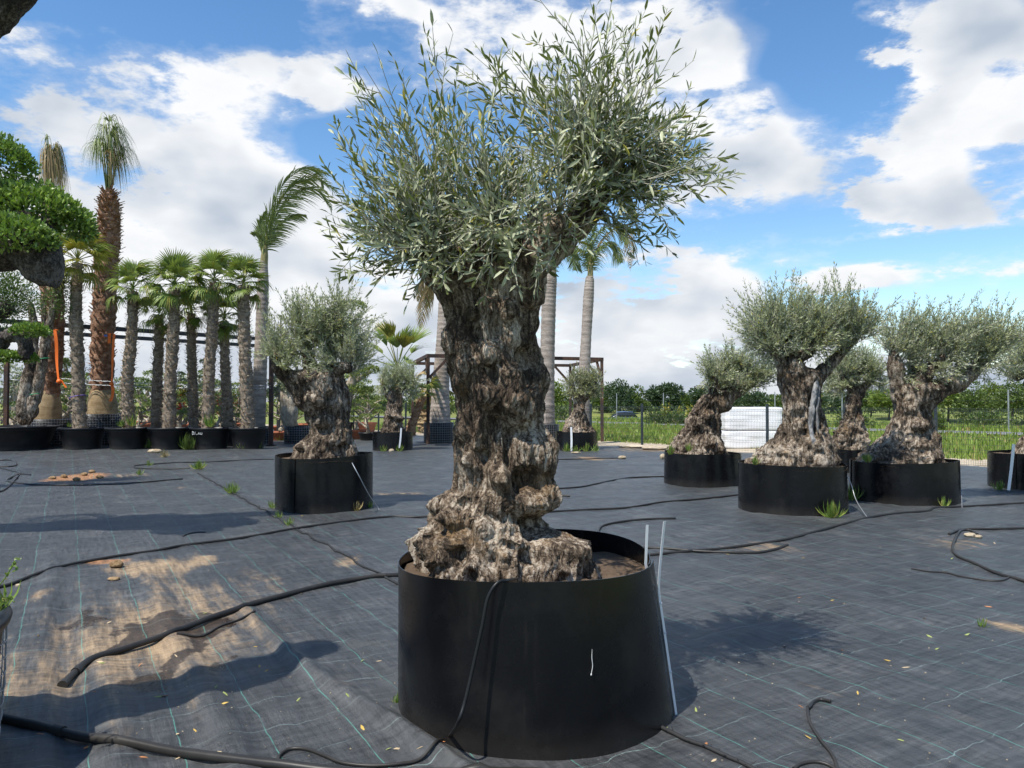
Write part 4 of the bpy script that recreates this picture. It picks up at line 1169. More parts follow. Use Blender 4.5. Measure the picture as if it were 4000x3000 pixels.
# right-hand group
ring_planter(2744, 1850, 2595, 2893, 14.0, .565, 'black ring planter of the leaning olive, leftmost of the right-hand group', 5)
far_olive('olive with trunk leaning right, leftmost of the right-hand group', [(1790, 2600, 2834), (1764, 2606, 2830), (1735, 2622, 2824), (1706, 2645, 2818), (1670, 2675, 2814), (1634, 2682, 2809), (1598, 2708, 2818), (1562, 2737, 2840), (1540, 2755, 2860), (1515, 2790, 2880)], 14.0, 1520,
    [([(2825, 1555, 0), (2890, 1515, 0), (2960, 1480, .1)], .24, .10), ([(2800, 1540, 0), (2790, 1500, -.1), (2780, 1470, -.1)], .18, .07), ([(2850, 1530, .1), (2860, 1480, .2), (2850, 1440, .2)], .16, .06)],
    [(2800, 1450, 75, 65), (2880, 1440, 80, 70), (2960, 1450, 80, 60), (2850, 1500, 110, 30)], [(2725, 1390), (2760, 1370), (2830, 1325), (2870, 1340), (2740, 1440), (2930, 1350)], 104, shoots=170, leafL=.066, z0=.35,
    burls=[(2790, 1600, .12, -.1), (2720, 1690, .12, -.1), (2800, 1690, .1, -.1)])
ring_planter(3095, 1950, 2890, 3300, 10.7, .645, 'black ring planter nearest of the right-hand group, grass tuft at its foot', 6)
far_olive('tallest olive of the right-hand group with grey dead-wood strip down its trunk', [(1850, 2925, 3262), (1823, 2935, 3258), (1764, 2964, 3252), (1705, 3029, 3238), (1646, 3058, 3223), (1588, 3058, 3211), (1529, 3053, 3202), (1470, 3041, 3202), (1440, 3030, 3210)], 10.7, 1452,
    [([(3080, 1470, 0), (3040, 1400, -.05), (3010, 1340, -.1)], .13, .06), ([(3130, 1470, -.1), (3110, 1410, -.1), (3160, 1370, -.05), (3180, 1345, 0)], .14, .07), ([(3190, 1480, .05), (3250, 1420, .1), (3300, 1360, .1), (3350, 1320, .1)], .13, .04), ([(3100, 1460, .15), (3080, 1380, .3), (3060, 1300, .3)], .12, .05)],
    [(2990, 1260, 130, 110), (3100, 1230, 130, 100), (3240, 1220, 150, 95), (3340, 1260, 120, 70), (3050, 1360, 150, 60), (3200, 1330, 140, 60)],
    [(2865, 1140), (2980, 1110), (3090, 1060), (3130, 1070), (3270, 1065), (3300, 1110), (3370, 1125), (3420, 1130), (3480, 1190), (2850, 1240), (3200, 1110), (3030, 1110), (3500, 1215), (3440, 1310)], 105, shoots=300,
    burls=[(3150, 1760, .1, -.08), (3060, 1740, .12, .06), (3140, 1690, .05, -.10), (3180, 1600, .06, .07)])
# weathered dead-wood strip on that trunk
ring_planter(3313, 1810, 3243, 3384, 16.2, .50, 'small black planter seen between the two large right-hand planters', 7)
far_olive('olive with burled foot seen between the two large right-hand olives', [(1770, 3248, 3390), (1740, 3252, 3390), (1690, 3257, 3386), (1660, 3275, 3376), (1630, 3295, 3366), (1580, 3304, 3366), (1540, 3308, 3370), (1510, 3312, 3372)], 16.2, 1515,
    [([(3335, 1540, 0), (3310, 1500, 0), (3290, 1460, 0)], .12, .05), ([(3350, 1540, 0), (3390, 1500, 0), (3420, 1470, 0)], .12, .05), ([(3340, 1530, .1), (3350, 1470, .1)], .1, .05)],
    [(3280, 1470, 80, 60), (3360, 1450, 90, 70), (3420, 1480, 60, 50), (3330, 1400, 90, 50), (3250, 1520, 50, 30)], [(3310, 1340), (3400, 1370)], 106, shoots=170, leafL=.07, z0=.3)
ring_planter(3530, 1900, 3335, 3726, 11.7, .60, 'wide black ring planter before the square fence post, rightmost of the two large ones', 8)
far_olive('broad olive with spreading foot and dark throat, right of the tallest olive', [(1830, 3350, 3690), (1805, 3358, 3684), (1770, 3385, 3676), (1735, 3420, 3664), (1700, 3455, 3662), (1676, 3472, 3658), (1640, 3490, 3640), (1617, 3495, 3636), (1580, 3495, 3655), (1558, 3493, 3680), (1530, 3490, 3700), (1505, 3487, 3715)], 11.7, 1508,
    [([(3520, 1520, 0), (3500, 1440, -.05), (3485, 1370, -.1)], .18, .08), ([(3660, 1530, 0), (3750, 1495, 0), (3810, 1440, .1), (3870, 1400, .1)], .20, .06), ([(3590, 1510, -.1), (3640, 1440, -.1), (3700, 1380, -.1)], .16, .06), ([(3580, 1510, .2), (3570, 1420, .3), (3560, 1350, .3)], .15, .05)],
    [(3540, 1310, 110, 90), (3650, 1310, 120, 100), (3780, 1300, 140, 90), (3890, 1310, 110, 80), (3620, 1440, 140, 60), (3800, 1420, 130, 50)],
    [(3580, 1200), (3640, 1210), (3760, 1160), (3810, 1145), (3870, 1170), (3960, 1170), (3985, 1260), (3490, 1270), (3700, 1220), (3920, 1220), (3950, 1450), (3850, 1490)], 107, shoots=290,
    burls=[(3580, 1660, .12, .10), (3640, 1690, .09, -.13), (3560, 1600, .1, .07), (3590, 1730, .08, .05), (3500, 1740, .1, -.06)])
ring_planter(4075, 1850, 3885, 4265, 13.4, .60, 'black ring planter cut by the right edge of the picture', 9, strip=((3960, 1735), (3940, 1915), .05))
far_olive('olive at the right edge of the picture, mostly out of view', [(1800, 3960, 4200), (1740, 3990, 4180), (1680, 4020, 4150), (1600, 4030, 4140), (1520, 4020, 4150), (1480, 4000, 4160)], 13.4, 1490,
    [([(4060, 1500, 0), (4010, 1460, 0), (3960, 1480, 0)], .15, .07), ([(4110, 1500, 0), (4160, 1430, 0)], .15, .06), ([(4080, 1490, .1), (4060, 1400, .1)], .14, .06)],
    [(3995, 1400, 90, 80), (4100, 1370, 110, 100), (4190, 1410, 80, 80), (3970, 1440, 60, 40)], [(3930, 1340), (4040, 1240)], 108, shoots=190, leafL=.066, z0=.35)

# ------------------------------------------------------------------ palms
def fan_frond(name, mat, Lp=.7, R=.62, n=30, span=1.9, droop=.5, seed=1, wid=.046, petw=.013):
    r_ = np.random.default_rng(seed)
    mb = MB()
    s = np.linspace(0, 1, 6)[:, None]
    pet = np.concatenate((s * 0, s * Lp, -0.10 * Lp * s ** 2), 1)
    tube(mb, pet, np.linspace(petw * 1.5, petw * .8, 6), 5, rnd=.5)
    c = pet[-1]
    for a in np.linspace(-span, span, n):
        RR = R * (0.72 + .28 * cos(a * .8)) * r_.uniform(.9, 1.08)
        dd = np.array((sin(a), cos(a), 0)); sd = np.array((cos(a), -sin(a), 0.0))
        q = np.array((.04, .35, .62, .84, 1.0)) ; w = np.array((.35, 1, .9, .55, .05)) * wid
        dz = -droop * RR * np.clip(q - .35, 0, 1) ** 1.7 * r_.uniform(.6, 1.5)
        k = 1 - .22 * droop * np.clip(q - .5, 0, 1)
        pts = c + dd * (RR * q * k)[:, None] + np.stack((q * 0, q * 0, dz), -1)
        fold = np.array((0, 0, .35))
        V = np.stack((pts - sd * (w / 2)[:, None], pts + sd * (w / 2)[:, None] + fold * w[:, None]), 1).reshape(-1, 3)
        mb.add(V, grid_faces(2, 5), rnd=r_.uniform(0, 1))
    return mb.mesh(name, mat, False)
FANS = [fan_frond('frond', M['fan'], .55, .72, 26, 1.7, .8, 1), fan_frond('frond', M['fan'], .65, .70, 24, 1.6, 1.3, 2), fan_frond('frond', M['fan'], .5, .74, 26, 1.4, .5, 3)]
FANS_Y = [fan_frond('frond', M['fan_yellow'], .6, .70, 30, 1.9, .7, 4), fan_frond('frond', M['fan_yellow'], .7, .66, 28, 1.8, 1.0, 5), FANS[1]]
def place_frond(root, me, at, az, elev, roll=0.0, sc=1.0, name='frond'):
    d = Vector((cos(az) * cos(elev), sin(az) * cos(elev), sin(elev)))
    up = Vector((-cos(az) * sin(elev), -sin(az) * sin(elev), cos(elev)))
    x = d.cross(up)
    o = bpy.data.objects.new(name, me); coll.objects.link(o); o.parent = root
    o.matrix_local = Matrix.Translation(Vector(at)) @ Matrix((x, d, up)).transposed().to_4x4() @ Matrix.Rotation(roll, 4, 'Y') @ Matrix.Scale(sc, 4)
    return o
def boots(mb, path, rad, n, L, W, rng, out=0.6, tilt=0.8, jit=.4, z_from=0.0):
    """stubs of old leaf stalks round a palm trunk"""
    m_ = len(path); cum = np.linspace(0, 1, m_)
    for k in range(n):
        f = z_from + (1 - z_from) * (k + rng.uniform(0, 1)) / n
        p = np.array([np.interp(f, cum, path[:, i]) for i in range(3)]); r0 = np.interp(f, cum, rad)
        a = k * 2.39996 + rng.normal(0, .25)
        o = np.array((cos(a), sin(a), 0)); sd = np.array((-sin(a), cos(a), 0))
        l = L * rng.uniform(.55, 1.35); w = W * rng.uniform(.7, 1.2)
        d = unit(o * out + np.array((0, 0, tilt)) + rng.normal(0, .18 * jit, 3))
        b = p + o * r0 * .9
        V = [b - sd * w * .5, b + sd * w * .5, b + o * .02 + np.array((0, 0, w * .3)), b + d * l - sd * w * .28, b + d * l + sd * w * .28, b + d * l * .95 + o * w * .25]
        mb.add(V, [(0, 1, 4, 3), (1, 2, 5, 4), (2, 0, 3, 5)]); mb.add([V[3], V[4], V[5]], [(0, 1, 2)])
def moulded_pot(px, Yc, wpx, label, h=.66, seed=1, group='black tubs in the palm row', mat='pot', name='tub'):
    c = P(px, 1700, Yc); r = wpx / 2 / FPX * Yc * .985
    root = thing(name, label, 'pot', (c[0], Yc, 0), group=group)
    mb = MB(); lathe(mb, [(r * .74, -.04), (r * .80, .2), (r * .93, h - .07), (r * .955, h - .065), (r, h - .05), (r, h - .01), (r * .985, h), (r * .955, h - .005), (r * .93, h - .12)], 48, wob=.012, seed=seed)
    mb.build('wall', M[mat], root)
    mb = MB(); soil_disc(mb, 0, 0, r * .945, h - .07, seed); mb.build('soil', M['soil'], root)
    return root
def palm_trunk_path(px_pts, Y):
    return spline([P(x, y, Y) for x, y in px_pts], 26)
def fan_palm(label, px_pts, Y, w_px, fronds, seed, yellow=False, sc=1.0, group='potted fan palms in a row'):
    r_ = np.random.default_rng(seed)
    path = palm_trunk_path(px_pts, Y); k = Y / FPX
    path[0, 2] = min(path[0, 2], .5)
    root = thing('fan_palm', label, 'palm', path[0], group=group)
    loc = path - path[0]
    rad = w_px * .5 * k * (np.linspace(1.08, .88, len(path)) + .07 * np.array([vnoise(np.array((i * .6, seed, 0.)), seed) for i in range(len(path))]))
    mb = MB(); limbish(mb, loc, rad, seed); mb.build('trunk', M['trachy'], root)
    mb = MB(); boots(mb, loc, rad, 300, .12, .07, r_, .75, .6, 1.4); boots(mb, loc, rad, 90, .21, .026, r_, 1.0, .5, 1.6); mb.build('leaf_bases', M['trachy_boot'], root, smooth=False, kind='stuff')
    top = loc[-1] + np.array((0, 0, .05))
    fs = FANS_Y if yellow else FANS
    for i in range(fronds):
        f = (i + .5) / fronds
        el = radians(88 - 138 * f ** 1.25) + r_.normal(0, .08)
        place_frond(root, fs[int(r_.integers(0, 3))], top + np.array((0, 0, .14 * (1 - f))), i * 2.39996 + r_.normal(0, .2), el, r_.normal(0, .25), sc * r_.uniform(.85, 1.12))
    return root
def limbish(mb, loc, rad, seed, sides=22):
    """trunk skin with a shaggy surface"""
    n = 110
    u = np.linspace(0, len(loc) - 1, n); idx = np.arange(len(loc))
    c = np.stack([np.interp(u, idx, loc[:, i]) for i in range(3)], -1); r = np.interp(u, idx, rad)
    th = np.arange(sides) * 2 * pi / sides
    T, _ = np.meshgrid(th, u)
    o = np.stack((np.cos(T), np.sin(T), T * 0), -1)
    V = c[:, None, :] + o * r[:, None, None]
    V = V + o * (.22 * r[:, None] * vnoise(V * np.array((9, 9, 16.)) + seed, seed))[..., None]
    mb.add(V.reshape(-1, 3), grid_faces(sides, n, True))

YP = 24.0
for i, (px, w, txt) in enumerate([(62, 300, 'widest black tub at the left edge holding the forked pale stem'), (322, 174, 'black tub with a dented wall in front of the tallest brown palm'), (500, 168, 'black tub of greens right of the tallest brown palm'),
                                  (661, 160, 'plain black tub third in the fan palm row'), (824, 158, 'black tub with a white chalk mark near its rim'), (971, 150, 'black tub rightmost in the fan palm row beside the steel post')]):
    moulded_pot(px, YP - (.2 if i == 0 else 0), w, txt, h=.72 if i == 0 else .66, seed=i + 1)
# chalk scribble on the tub
tub = [o for o in bpy.data.objects if o.get('label', '').startswith('black tub with a white chalk')][0]
tl = Vector(tub.location)
def on_tub(x, z, r=.62):
    return np.array((x, -math.sqrt(max(r * r - x * x, 0)) - .012, z))
for (a, b) in [((-.36, .46), (-.36, .56)), ((-.36, .56), (-.30, .53)), ((-.30, .53), (-.31, .47)), ((-.31, .47), (-.36, .46)), ((-.26, .46), (-.25, .55)), ((-.20, .46), (-.18, .48)), ((-.15, .47), (-.12, .53)), ((-.12, .53), (-.10, .47)), ((-.07, .53), (-.06, .47)), ((-.06, .47), (-.02, .48)), ((-.02, .53), (-.02, .47))]:
    mb = MB(); beam(mb, on_tub(*a, .63), on_tub(*b, .63), .012, .012); mb.build('chalk_mark', M['mark'], tub, smooth=False)

fan_palm('fan palm with yellowish fronds in the dented tub, leftmost of the row', [(312, 1670), (303, 1400), (296, 1200), (303, 1030)], YP, 46, 22, 1, yellow=True, sc=.86)
fan_palm('fan palm just right of the tallest brown palm', [(505, 1670), (497, 1500), (515, 1300), (520, 1140)], YP, 44, 22, 2, sc=.74)
fan_palm('fan palm with upright spiky top third in the row', [(660, 1675), (668, 1450), (678, 1280), (682, 1125)], YP, 44, 26, 3, sc=.86)
fan_palm('tall fan palm in the chalk-marked tub', [(812, 1670), (818, 1450), (832, 1250), (838, 1105)], YP, 42, 24, 4, sc=.78)
fan_palm('fan palm with round dense head, rightmost of the row', [(968, 1675), (960, 1450), (953, 1250), (952, 1115)], YP, 46, 26, 5, sc=.68)
fan_palm('short slim fan palm behind the row, left of the spiky-topped one', [(613, 1670), (614, 1500), (620, 1350), (620, 1235)], YP + 1.4, 37, 22, 6, sc=.66)
fan_palm('slim fan palm behind the row between two taller ones', [(757, 1670), (752, 1500), (748, 1350), (747, 1225)], YP + 1.4, 36, 22, 7, sc=.70)
fan_palm('slim fan palm behind the row with reddish fibre', [(893, 1670), (885, 1530), (878, 1400), (876, 1255)], YP + 1.4, 38, 24, 8, sc=.72)
for px, txt in ((613, 'dark tub hidden behind the third tub'), (757, 'dark tub behind the gap right of the third tub'), (893, 'dark tub behind the chalk-marked tub')):
    moulded_pot(px, YP + 1.45, 120, txt, h=.62, seed=px)

def wire_basket(px, Yc, wpx, label, h, seed=1, fine=.085):
    c = P(px, 1700, Yc); r = wpx / 2 / FPX * Yc * .985
    root = thing('wire_basket', label, 'pot', (c[0], Yc, 0), group='wire mesh root-ball baskets')
    mb = MB(); lathe(mb, [(r * .97, -.04), (r * .975, h * .5), (r * .97, h - .01), (r * .94, h), (r * .9, h - .1)], 48, wob=.01, seed=seed); mb.build('liner', M['pot'], root)
    mb = MB(); soil_disc(mb, 0, 0, r * .93, h - .04, seed); mb.build('soil', M['soil'], root)
    mb = MB(); n = int(2 * pi * r / fine)
    for i in range(n):
        a = 2 * pi * i / n
        tube(mb, [(r * cos(a), r * sin(a), -.02), (r * cos(a), r * sin(a), h + .01)], .0035, 3, cap=False)
    th = np.linspace(0, 2 * pi, 49)
    for z in np.arange(.03, h + .02, fine):
        tube(mb, np.stack((r * 1.004 * np.cos(th), r * 1.004 * np.sin(th), np.full(49, z)), -1), .0035, 3, cap=False)
    mb.build('wire_mesh', M['wire'], root, kind='stuff')
    return root
YW = 25.9
wire_basket(384, YW, 190, 'wire mesh basket under the tallest brown palm', 1.06, 2)
wire_basket(190, YW - .4, 175, 'wire mesh basket beside the widest tub at left', .90, 3)
def strand_bundle(mb, rng, top, n_pet, Hp, splay, L, mat_r, droop=1.0, n_str=20, tight=.22, wid=.016):
    for k in range(n_pet):
        a = k * 2.4 + rng.normal(0, .3); sp_ = splay * rng.uniform(.3, 1.2)
        e = top + np.array((cos(a) * sp_, sin(a) * sp_, Hp * rng.uniform(.55, 1.1)))
        tube(mb, spline([top + np.array((cos(a), sin(a), 0)) * .08, (top + e) / 2 + np.array((cos(a), sin(a), 0)) * sp_ * .1, e], 6), np.linspace(.022, .012, 6), 5, cap=False, rnd=rng.uniform(.3, .7))
        for j in range(n_str):
            b = a + rng.normal(0, .9)
            out = np.array((cos(b), sin(b), 0)) * rng.uniform(.05, tight)
            l = L * rng.uniform(.55, 1.2); up = rng.uniform(.15, .62) * l
            q = np.linspace(0, 1, 7)[:, None]
            pts = e + out * (1.7 * q - .5 * q * q) + np.array((0, 0, 1.0)) * (up * 2.4 * q - (up * 2.4 + l * droop * .8) * q * q)
            pts = pts + np.array((.10, 0, 0)) * l * q ** 2
            w = np.array((.6, 1, 1, .9, .7, .45, .1)) * wid
            sd = np.array((-sin(b), cos(b), 0))
            V = np.stack((pts - sd * w[:, None] / 2, pts + sd * w[:, None] / 2), 1).reshape(-1, 3)
            mb.add(V, grid_faces(2, 7), rnd=rng.uniform(0, 1))
def tied_palm(label, px_pts, Y, w_px, seed, dry, base_pts):
    r_ = np.random.default_rng(seed)
    path = palm_trunk_path(px_pts, Y); k = Y / FPX
    root = thing('thatch_palm', label, 'palm', path[0], group='tall brown palms with tied fronds')
    loc = path - path[0]
    rad = w_px * .5 * k * np.interp(np.linspace(0, 1, len(path)), (0, .12, .5, .85, 1), (.92, .9, .98, .86, .42))
    mb = MB(); limbish(mb, loc, rad, seed, 28); mb.build('trunk', M['washy'], root)
    mb = MB(); boots(mb, loc, rad, 520, .20, .11, r_, .8, .62, 1.4, .05); mb.build('leaf_bases', M['washy'], root, smooth=False, kind='stuff')
    bp = [P(x, y, Y) - path[0] for x, y in base_pts]
    zs = np.array([p[2] for p in bp]); mb = MB()
    lathe(mb, [(w_px * .5 * k * f, z) for f, z in ((1.28, zs[0] - .3), (1.26, zs[0]), (1.2, zs[0] * .5 + zs[1] * .5), (1.02, zs[1]), (.9, zs[1] + .1))], 30, c=(bp[0][0], 0), wob=.05, seed=seed); mb.build('trunk_foot', M['washy_base'], root)
    top = loc[-1]
    if dry:
        mb = MB(); strand_bundle(mb, r_, top, 12, 1.3, .22, 1.35, 0, 1.2, 34, .34, .022); mb.build('dry_fronds', M['fan_dry'], root, smooth=False)
        mb = MB(); strand_bundle(mb, r_, top, 4, 1.5, .2, .8, 0, .8, 20, .3, .018); mb.build('green_fronds', M['feather'], root, smooth=False)
    else:
        mb = MB(); strand_bundle(mb, r_, top, 13, 2.15, .30, 1.0, 0, 1.0, 36, .62, .022); mb.build('green_fronds', M['feather'], root, smooth=False)
        mb = MB(); strand_bundle(mb, r_, top + np.array((.08, 0, .2)), 4, 1.4, .22, 1.1, 0, 1.1, 26, .3, .02); mb.build('dry_fronds', M['fan_dry'], root, smooth=False)
tied_palm('tallest palm, red-brown shaggy trunk and tied green fronds', [(398, 1560), (402, 1300), (418, 1000), (425, 850), (425, 745)], YW, 88, 11, False, [(398, 1615), (398, 1535)])
tied_palm('brown palm with a dry tied head, half hidden by clipped pads at left', [(190, 1570), (205, 1350), (205, 1100), (200, 900), (196, 745)], YW - .4, 80, 12, True, [(185, 1645), (187, 1540)])

# feather palms
def feather_frond(mb, rng, pts, L, wid=.03, hang=.5, n=60, wind=(0, 0, 0)):
    c = spline(pts, n)
    tube(mb, c, np.linspace(.022, .006, n), 4, cap=False, rnd=.6)
    t = unit(np.gradient(c, axis=0))
    for i in range(6, n):
        f = i / n; l = L * (math.sin(pi * min(1, .15 + f * .88)) ** .7) * rng.uniform(.85, 1.1)
        side = unit(np.cross(t[i], (0, .35, .94)))
        for sg in (-1, 1):
            d = unit(side * sg * .8 + t[i] * .7 + rng.normal(0, .12, 3) + np.asarray(wind))
            q = np.linspace(0, 1, 5)[:, None]
            pts_ = c[i] + d * l * q + np.array((0, 0, -hang * l)) * q ** 2
            w = np.array((.6, 1, .85, .5, .06)) * wid
            sd = unit(np.cross(d, (0.2, .9, .3)))
            V = np.stack((pts_ - sd * w[:, None] / 2, pts_ + sd * w[:, None] / 2), 1).reshape(-1, 3)
            mb.add(V, grid_faces(2, 5), rnd=rng.uniform(0, 1))
def feather_palm(label, px_pts, Y, w_bot, w_top, fronds, seed, wind=(0, 0, 0), hang=.5, L=.5, dry=(), shaft=None, mat='grey_palm'):
    r_ = np.random.default_rng(seed)
    path = palm_trunk_path(px_pts, Y); k = Y / FPX
    path[0, 2] = min(path[0, 2], .35)
    root = thing('feather_palm', label, 'palm', path[0], group='tall grey feather palms')
    loc = path - path[0]
    rad = .5 * k * np.interp(np.linspace(0, 1, len(path)), np.linspace(0, 1, len(w_bot)), w_bot)
    mb = MB(); n = 140; u = np.linspace(0, len(loc) - 1, n); idx = np.arange(len(loc))
    c = np.stack([np.interp(u, idx, loc[:, i]) for i in range(3)], -1); r = np.interp(u, idx, rad) * (1 + .025 * np.sin(np.arange(n) * 1.57)) 
    tube(mb, c, r, 20); mb.build('trunk', M[mat], root)
    h0 = loc[-1]; lean = unit(P(*fronds[0][0][1][:2], Y) - path[-1]) ; Ls_ = 95 * k
    mb = MB(); tube(mb, spline([h0 - np.array((0, 0, .25)), h0 + lean * Ls_ * .4, h0 + lean * Ls_], 14), np.interp(np.linspace(0, 1, 14), (0, .35, .7, 1), (rad[-1] * 1.04, rad[-1] * .95, rad[-1] * .55, rad[-1] * .2)), 14, rnd=.9); mb.build('crown_shaft', M['shaft'], root)
    for i, (pts, Lf) in enumerate(fronds):
        mb = MB(); feather_frond(mb, r_, [P(x, y, Y + dy) - path[0] for x, y, dy in pts], L * Lf * 1.15, .034, hang, 64, wind)
        mb.build('frond', M['fan_dry'] if i in dry else M['feather'], root, smooth=False)
    return root
YK = 27.0
feather_palm('grey palm whose green fronds are all blown to the right, left of centre', [(1005, 1700), (1018, 1400), (1026, 1150), (1030, 1020)], YK, (60, 52, 46, 44, 30), 30,
    [([(1030, 1010, 0), (1045, 900, 0), (1110, 760, 0), (1220, 690, 0), (1330, 760, -.1)], 1.3), ([(1030, 1000, .1), (1060, 880, .2), (1140, 770, .2), (1230, 740, .2), (1300, 820, .2)], 1.2), ([(1028, 1000, -.1), (1040, 880, -.2), (1100, 730, -.2), (1190, 660, -.3), (1290, 680, -.3)], 1.3),
     ([(1026, 1000, 0), (1010, 930, 0), (1015, 870, 0), (1040, 820, 0)], .7), ([(1030, 1000, .1), (1060, 920, .2), (1130, 850, .2), (1200, 840, .2)], .9), ([(1030, 1000, 0), (1020, 950, 0), (1000, 920, .1), (980, 915, .2)], .5), ([(1030, 1000, 0), (1060, 900, -.1), (1090, 800, -.1), (1150, 720, -.1), (1240, 700, 0)], 1.2)], 31, wind=(.55, 0, .05), hang=.35, L=.62)
feather_palm('grey palm behind the big trunk at left with a dry hanging frond', [(1718, 1690), (1722, 1500), (1735, 1300), (1742, 1120)], YK + 1, (90, 70, 60, 56, 50), 50,
    [([(1740, 1120, 0), (1700, 1090, 0), (1660, 1160, 0), (1640, 1290, 0)], .9), ([(1740, 1120, 0), (1720, 1080, .1), (1680, 1110, .2), (1665, 1210, .2)], .8), ([(1740, 1120, 0), (1740, 1000, 0), (1780, 930, 0)], .8), ([(1740, 1120, 0), (1690, 1060, 0), (1650, 1100, 0), (1630, 1180, 0)], .7), ([(1740, 1120, 0), (1770, 1030, .2), (1830, 1000, .2)], .8)], 32, hang=1.0, L=.5, dry=(0, 1, 3))
feather_palm('thick twin-stemmed grey palm just right of the big trunk', [(2128, 1700), (2135, 1500), (2142, 1250), (2146, 1110), (2150, 1060)], YK + 1.5, (84, 64, 56, 56, 58, 46), 50,
    [([(2150, 1060, 0), (2150, 960, 0), (2200, 880, 0)], .8), ([(2150, 1060, 0), (2120, 950, .1), (2060, 900, .2)], .8), ([(2150, 1060, .1), (2200, 980, .2), (2260, 960, .2)], .8)], 33, hang=.9, L=.5)
feather_palm('slim grey palm with narrow green head right of the big trunk', [(2275, 1690), (2283, 1450), (2295, 1230), (2303, 1100), (2305, 1085)], YK + .6, (58, 46, 40, 42, 34, 24), 30,
    [([(2305, 1085, 0), (2310, 980, 0), (2350, 900, 0), (2420, 880, 0), (2450, 960, 0)], .9), ([(2305, 1085, 0), (2300, 980, .1), (2270, 900, .2), (2230, 930, .3), (2220, 1030, .3)], .9), ([(2305, 1085, 0), (2330, 990, -.1), (2390, 950, -.1), (2430, 1030, -.1)], .9), ([(2305, 1085, 0), (2305, 960, 0), (2330, 870, 0)], .9), ([(2305, 1085, 0), (2340, 960, .1), (2410, 890, .2), (2455, 920, .2), (2462, 1060, .2)], .8), ([(2305, 1085, 0), (2290, 1000, 0), (2255, 980, 0), (2245, 1060, 0)], .8)], 34, hang=.9, L=.62, dry=(4,))
wire_basket(1715, YK + 1, 120, 'wire mesh basket of the grey palm behind the big trunk', .70, 5)
wire_basket(2130, YK + 1.5, 110, 'wire mesh basket showing right of the big trunk', .62, 6)
wire_basket(1165, YK + .3, 110, 'wire mesh basket behind the stocky left olive', .60, 7)
wire_basket(1010, YK, 110, 'wire mesh basket at the foot of the wind-blown grey palm', .60, 8)
# short palms right of the small olive
def short_palm(label, px_pts, Y, w, mat, nf, els, seed, scf, dry=False, fans=None):
    r_ = np.random.default_rng(seed)
    path = palm_trunk_path(px_pts, Y); k = Y / FPX
    path[0, 2] = min(path[0, 2], .3)
    root = thing('short_palm', label, 'palm', path[0], group='short palms behind the small olive')
    loc = path - path[0]; rad = w * .5 * k * np.linspace(1.15, .8, len(path))
    mb = MB(); limbish(mb, loc, rad, seed); mb.build('trunk', M[mat], root)
    mb = MB(); boots(mb, loc, rad, 120, .09, .07, r_, .7, .7, 1.2); mb.build('leaf_bases', M[mat], root, smooth=False, kind='stuff')
    for i in range(nf):
        place_frond(root, (fans or FANS)[i % 3], loc[-1], i * 2.4, radians(els[i % len(els)]) + r_.normal(0, .1), r_.normal(0, .3), scf * r_.uniform(.85, 1.15))
DRYF = [fan_frond('frond', M['fan_dry'], .5, .6, 24, 1.2, 1.2, 8), fan_frond('frond', M['fan_dry'], .6, .55, 22, 1.0, 1.5, 9), FANS_Y[0]]
NARROW = [fan_frond('frond', M['fan'], .8, .75, 22, .75, .4, 10), fan_frond('frond', M['fan_yellow'], .9, .7, 20, .6, .4, 11), fan_frond('frond', M['fan'], .9, .75, 22, .7, .3, 12)]
short_palm('short fan palm with stiff narrow fronds behind the small olive', [(1545, 1680), (1548, 1550), (1552, 1440)], 25.6, 46, 'brown_palm', 13, (80, 66, 55, 45, 25, 70, 15), 41, 1.05, fans=NARROW)
short_palm('short leaning palm with orange-brown trunk beside the rusty post', [(1605, 1670), (1628, 1610), (1652, 1550)], 26.3, 34, 'brown_palm', 8, (70, 45, 30, 10), 42, .7, fans=FANS_Y)
short_palm('short palm with dry drooping fronds beside the grey palm', [(1708, 1680), (1702, 1600), (1696, 1500)], 28.8, 30, 'brown_palm', 12, (70, 40, 0, -30, -50), 43, .8, fans=DRYF)
short_palm('bare tan palm stump behind the leaning palm', [(1665, 1690), (1660, 1650), (1652, 1600)], 28.4, 60, 'washy_base', 3, (80, 60, 70), 44, .5, fans=DRYF)

# ------------------------------------------------------------------ steel frames, posts, wires, straps
def steel_frame(label, segs, braces, mat, w=.11, tags=None):
    root = thing('palm_support_gantry', label, 'gantry', segs[0][0], group='steel frames that hold up the palms')
    o0 = np.asarray(segs[0][0], float)
    for nm, a, b in [('post' if abs(a[2] - b[2]) > .5 * np.linalg.norm(np.asarray(a) - np.asarray(b)) else 'beam', np.asarray(a, float), np.asarray(b, float)) for a, b in segs]:
        mb = MB(); beam(mb, a - o0, b - o0, w, w * (1 if nm == 'post' else 1.15)); mb.build(nm, mat, root, smooth=False)
    for a, b in braces:
        mb = MB(); beam(mb, np.asarray(a) - o0, np.asarray(b) - o0, w * .75, w * .75); mb.build('brace', mat, root, smooth=False)
A_ = np.array((-2.95, 27.0)); B_ = np.array((3.43, 29.3)); C_ = np.array((2.62, 34.5)); D_ = np.array((-4.2, 32.5)); zt = 3.08
def p3(a, z): return (a[0], a[1], z)
def toward(a, b, d): return a + (b - a) / np.linalg.norm(b - a) * d
segs = [(p3(A_, -.1), p3(A_, zt - .062)), (p3(B_, -.1), p3(B_, zt - .062)), (p3(C_, -.1), p3(C_, zt - .062)), (p3(D_, -.1), p3(D_, zt - .062))]
segs += [(p3(toward(A_, B_, -.05), zt), p3(toward(B_, A_, -.05), zt)), (p3(toward(B_, C_, .06), zt), p3(toward(C_, B_, .06), zt)), (p3(toward(C_, D_, -.05), zt), p3(toward(D_, C_, -.05), zt)), (p3(toward(D_, A_, .06), zt), p3(toward(A_, D_, .06), zt))]
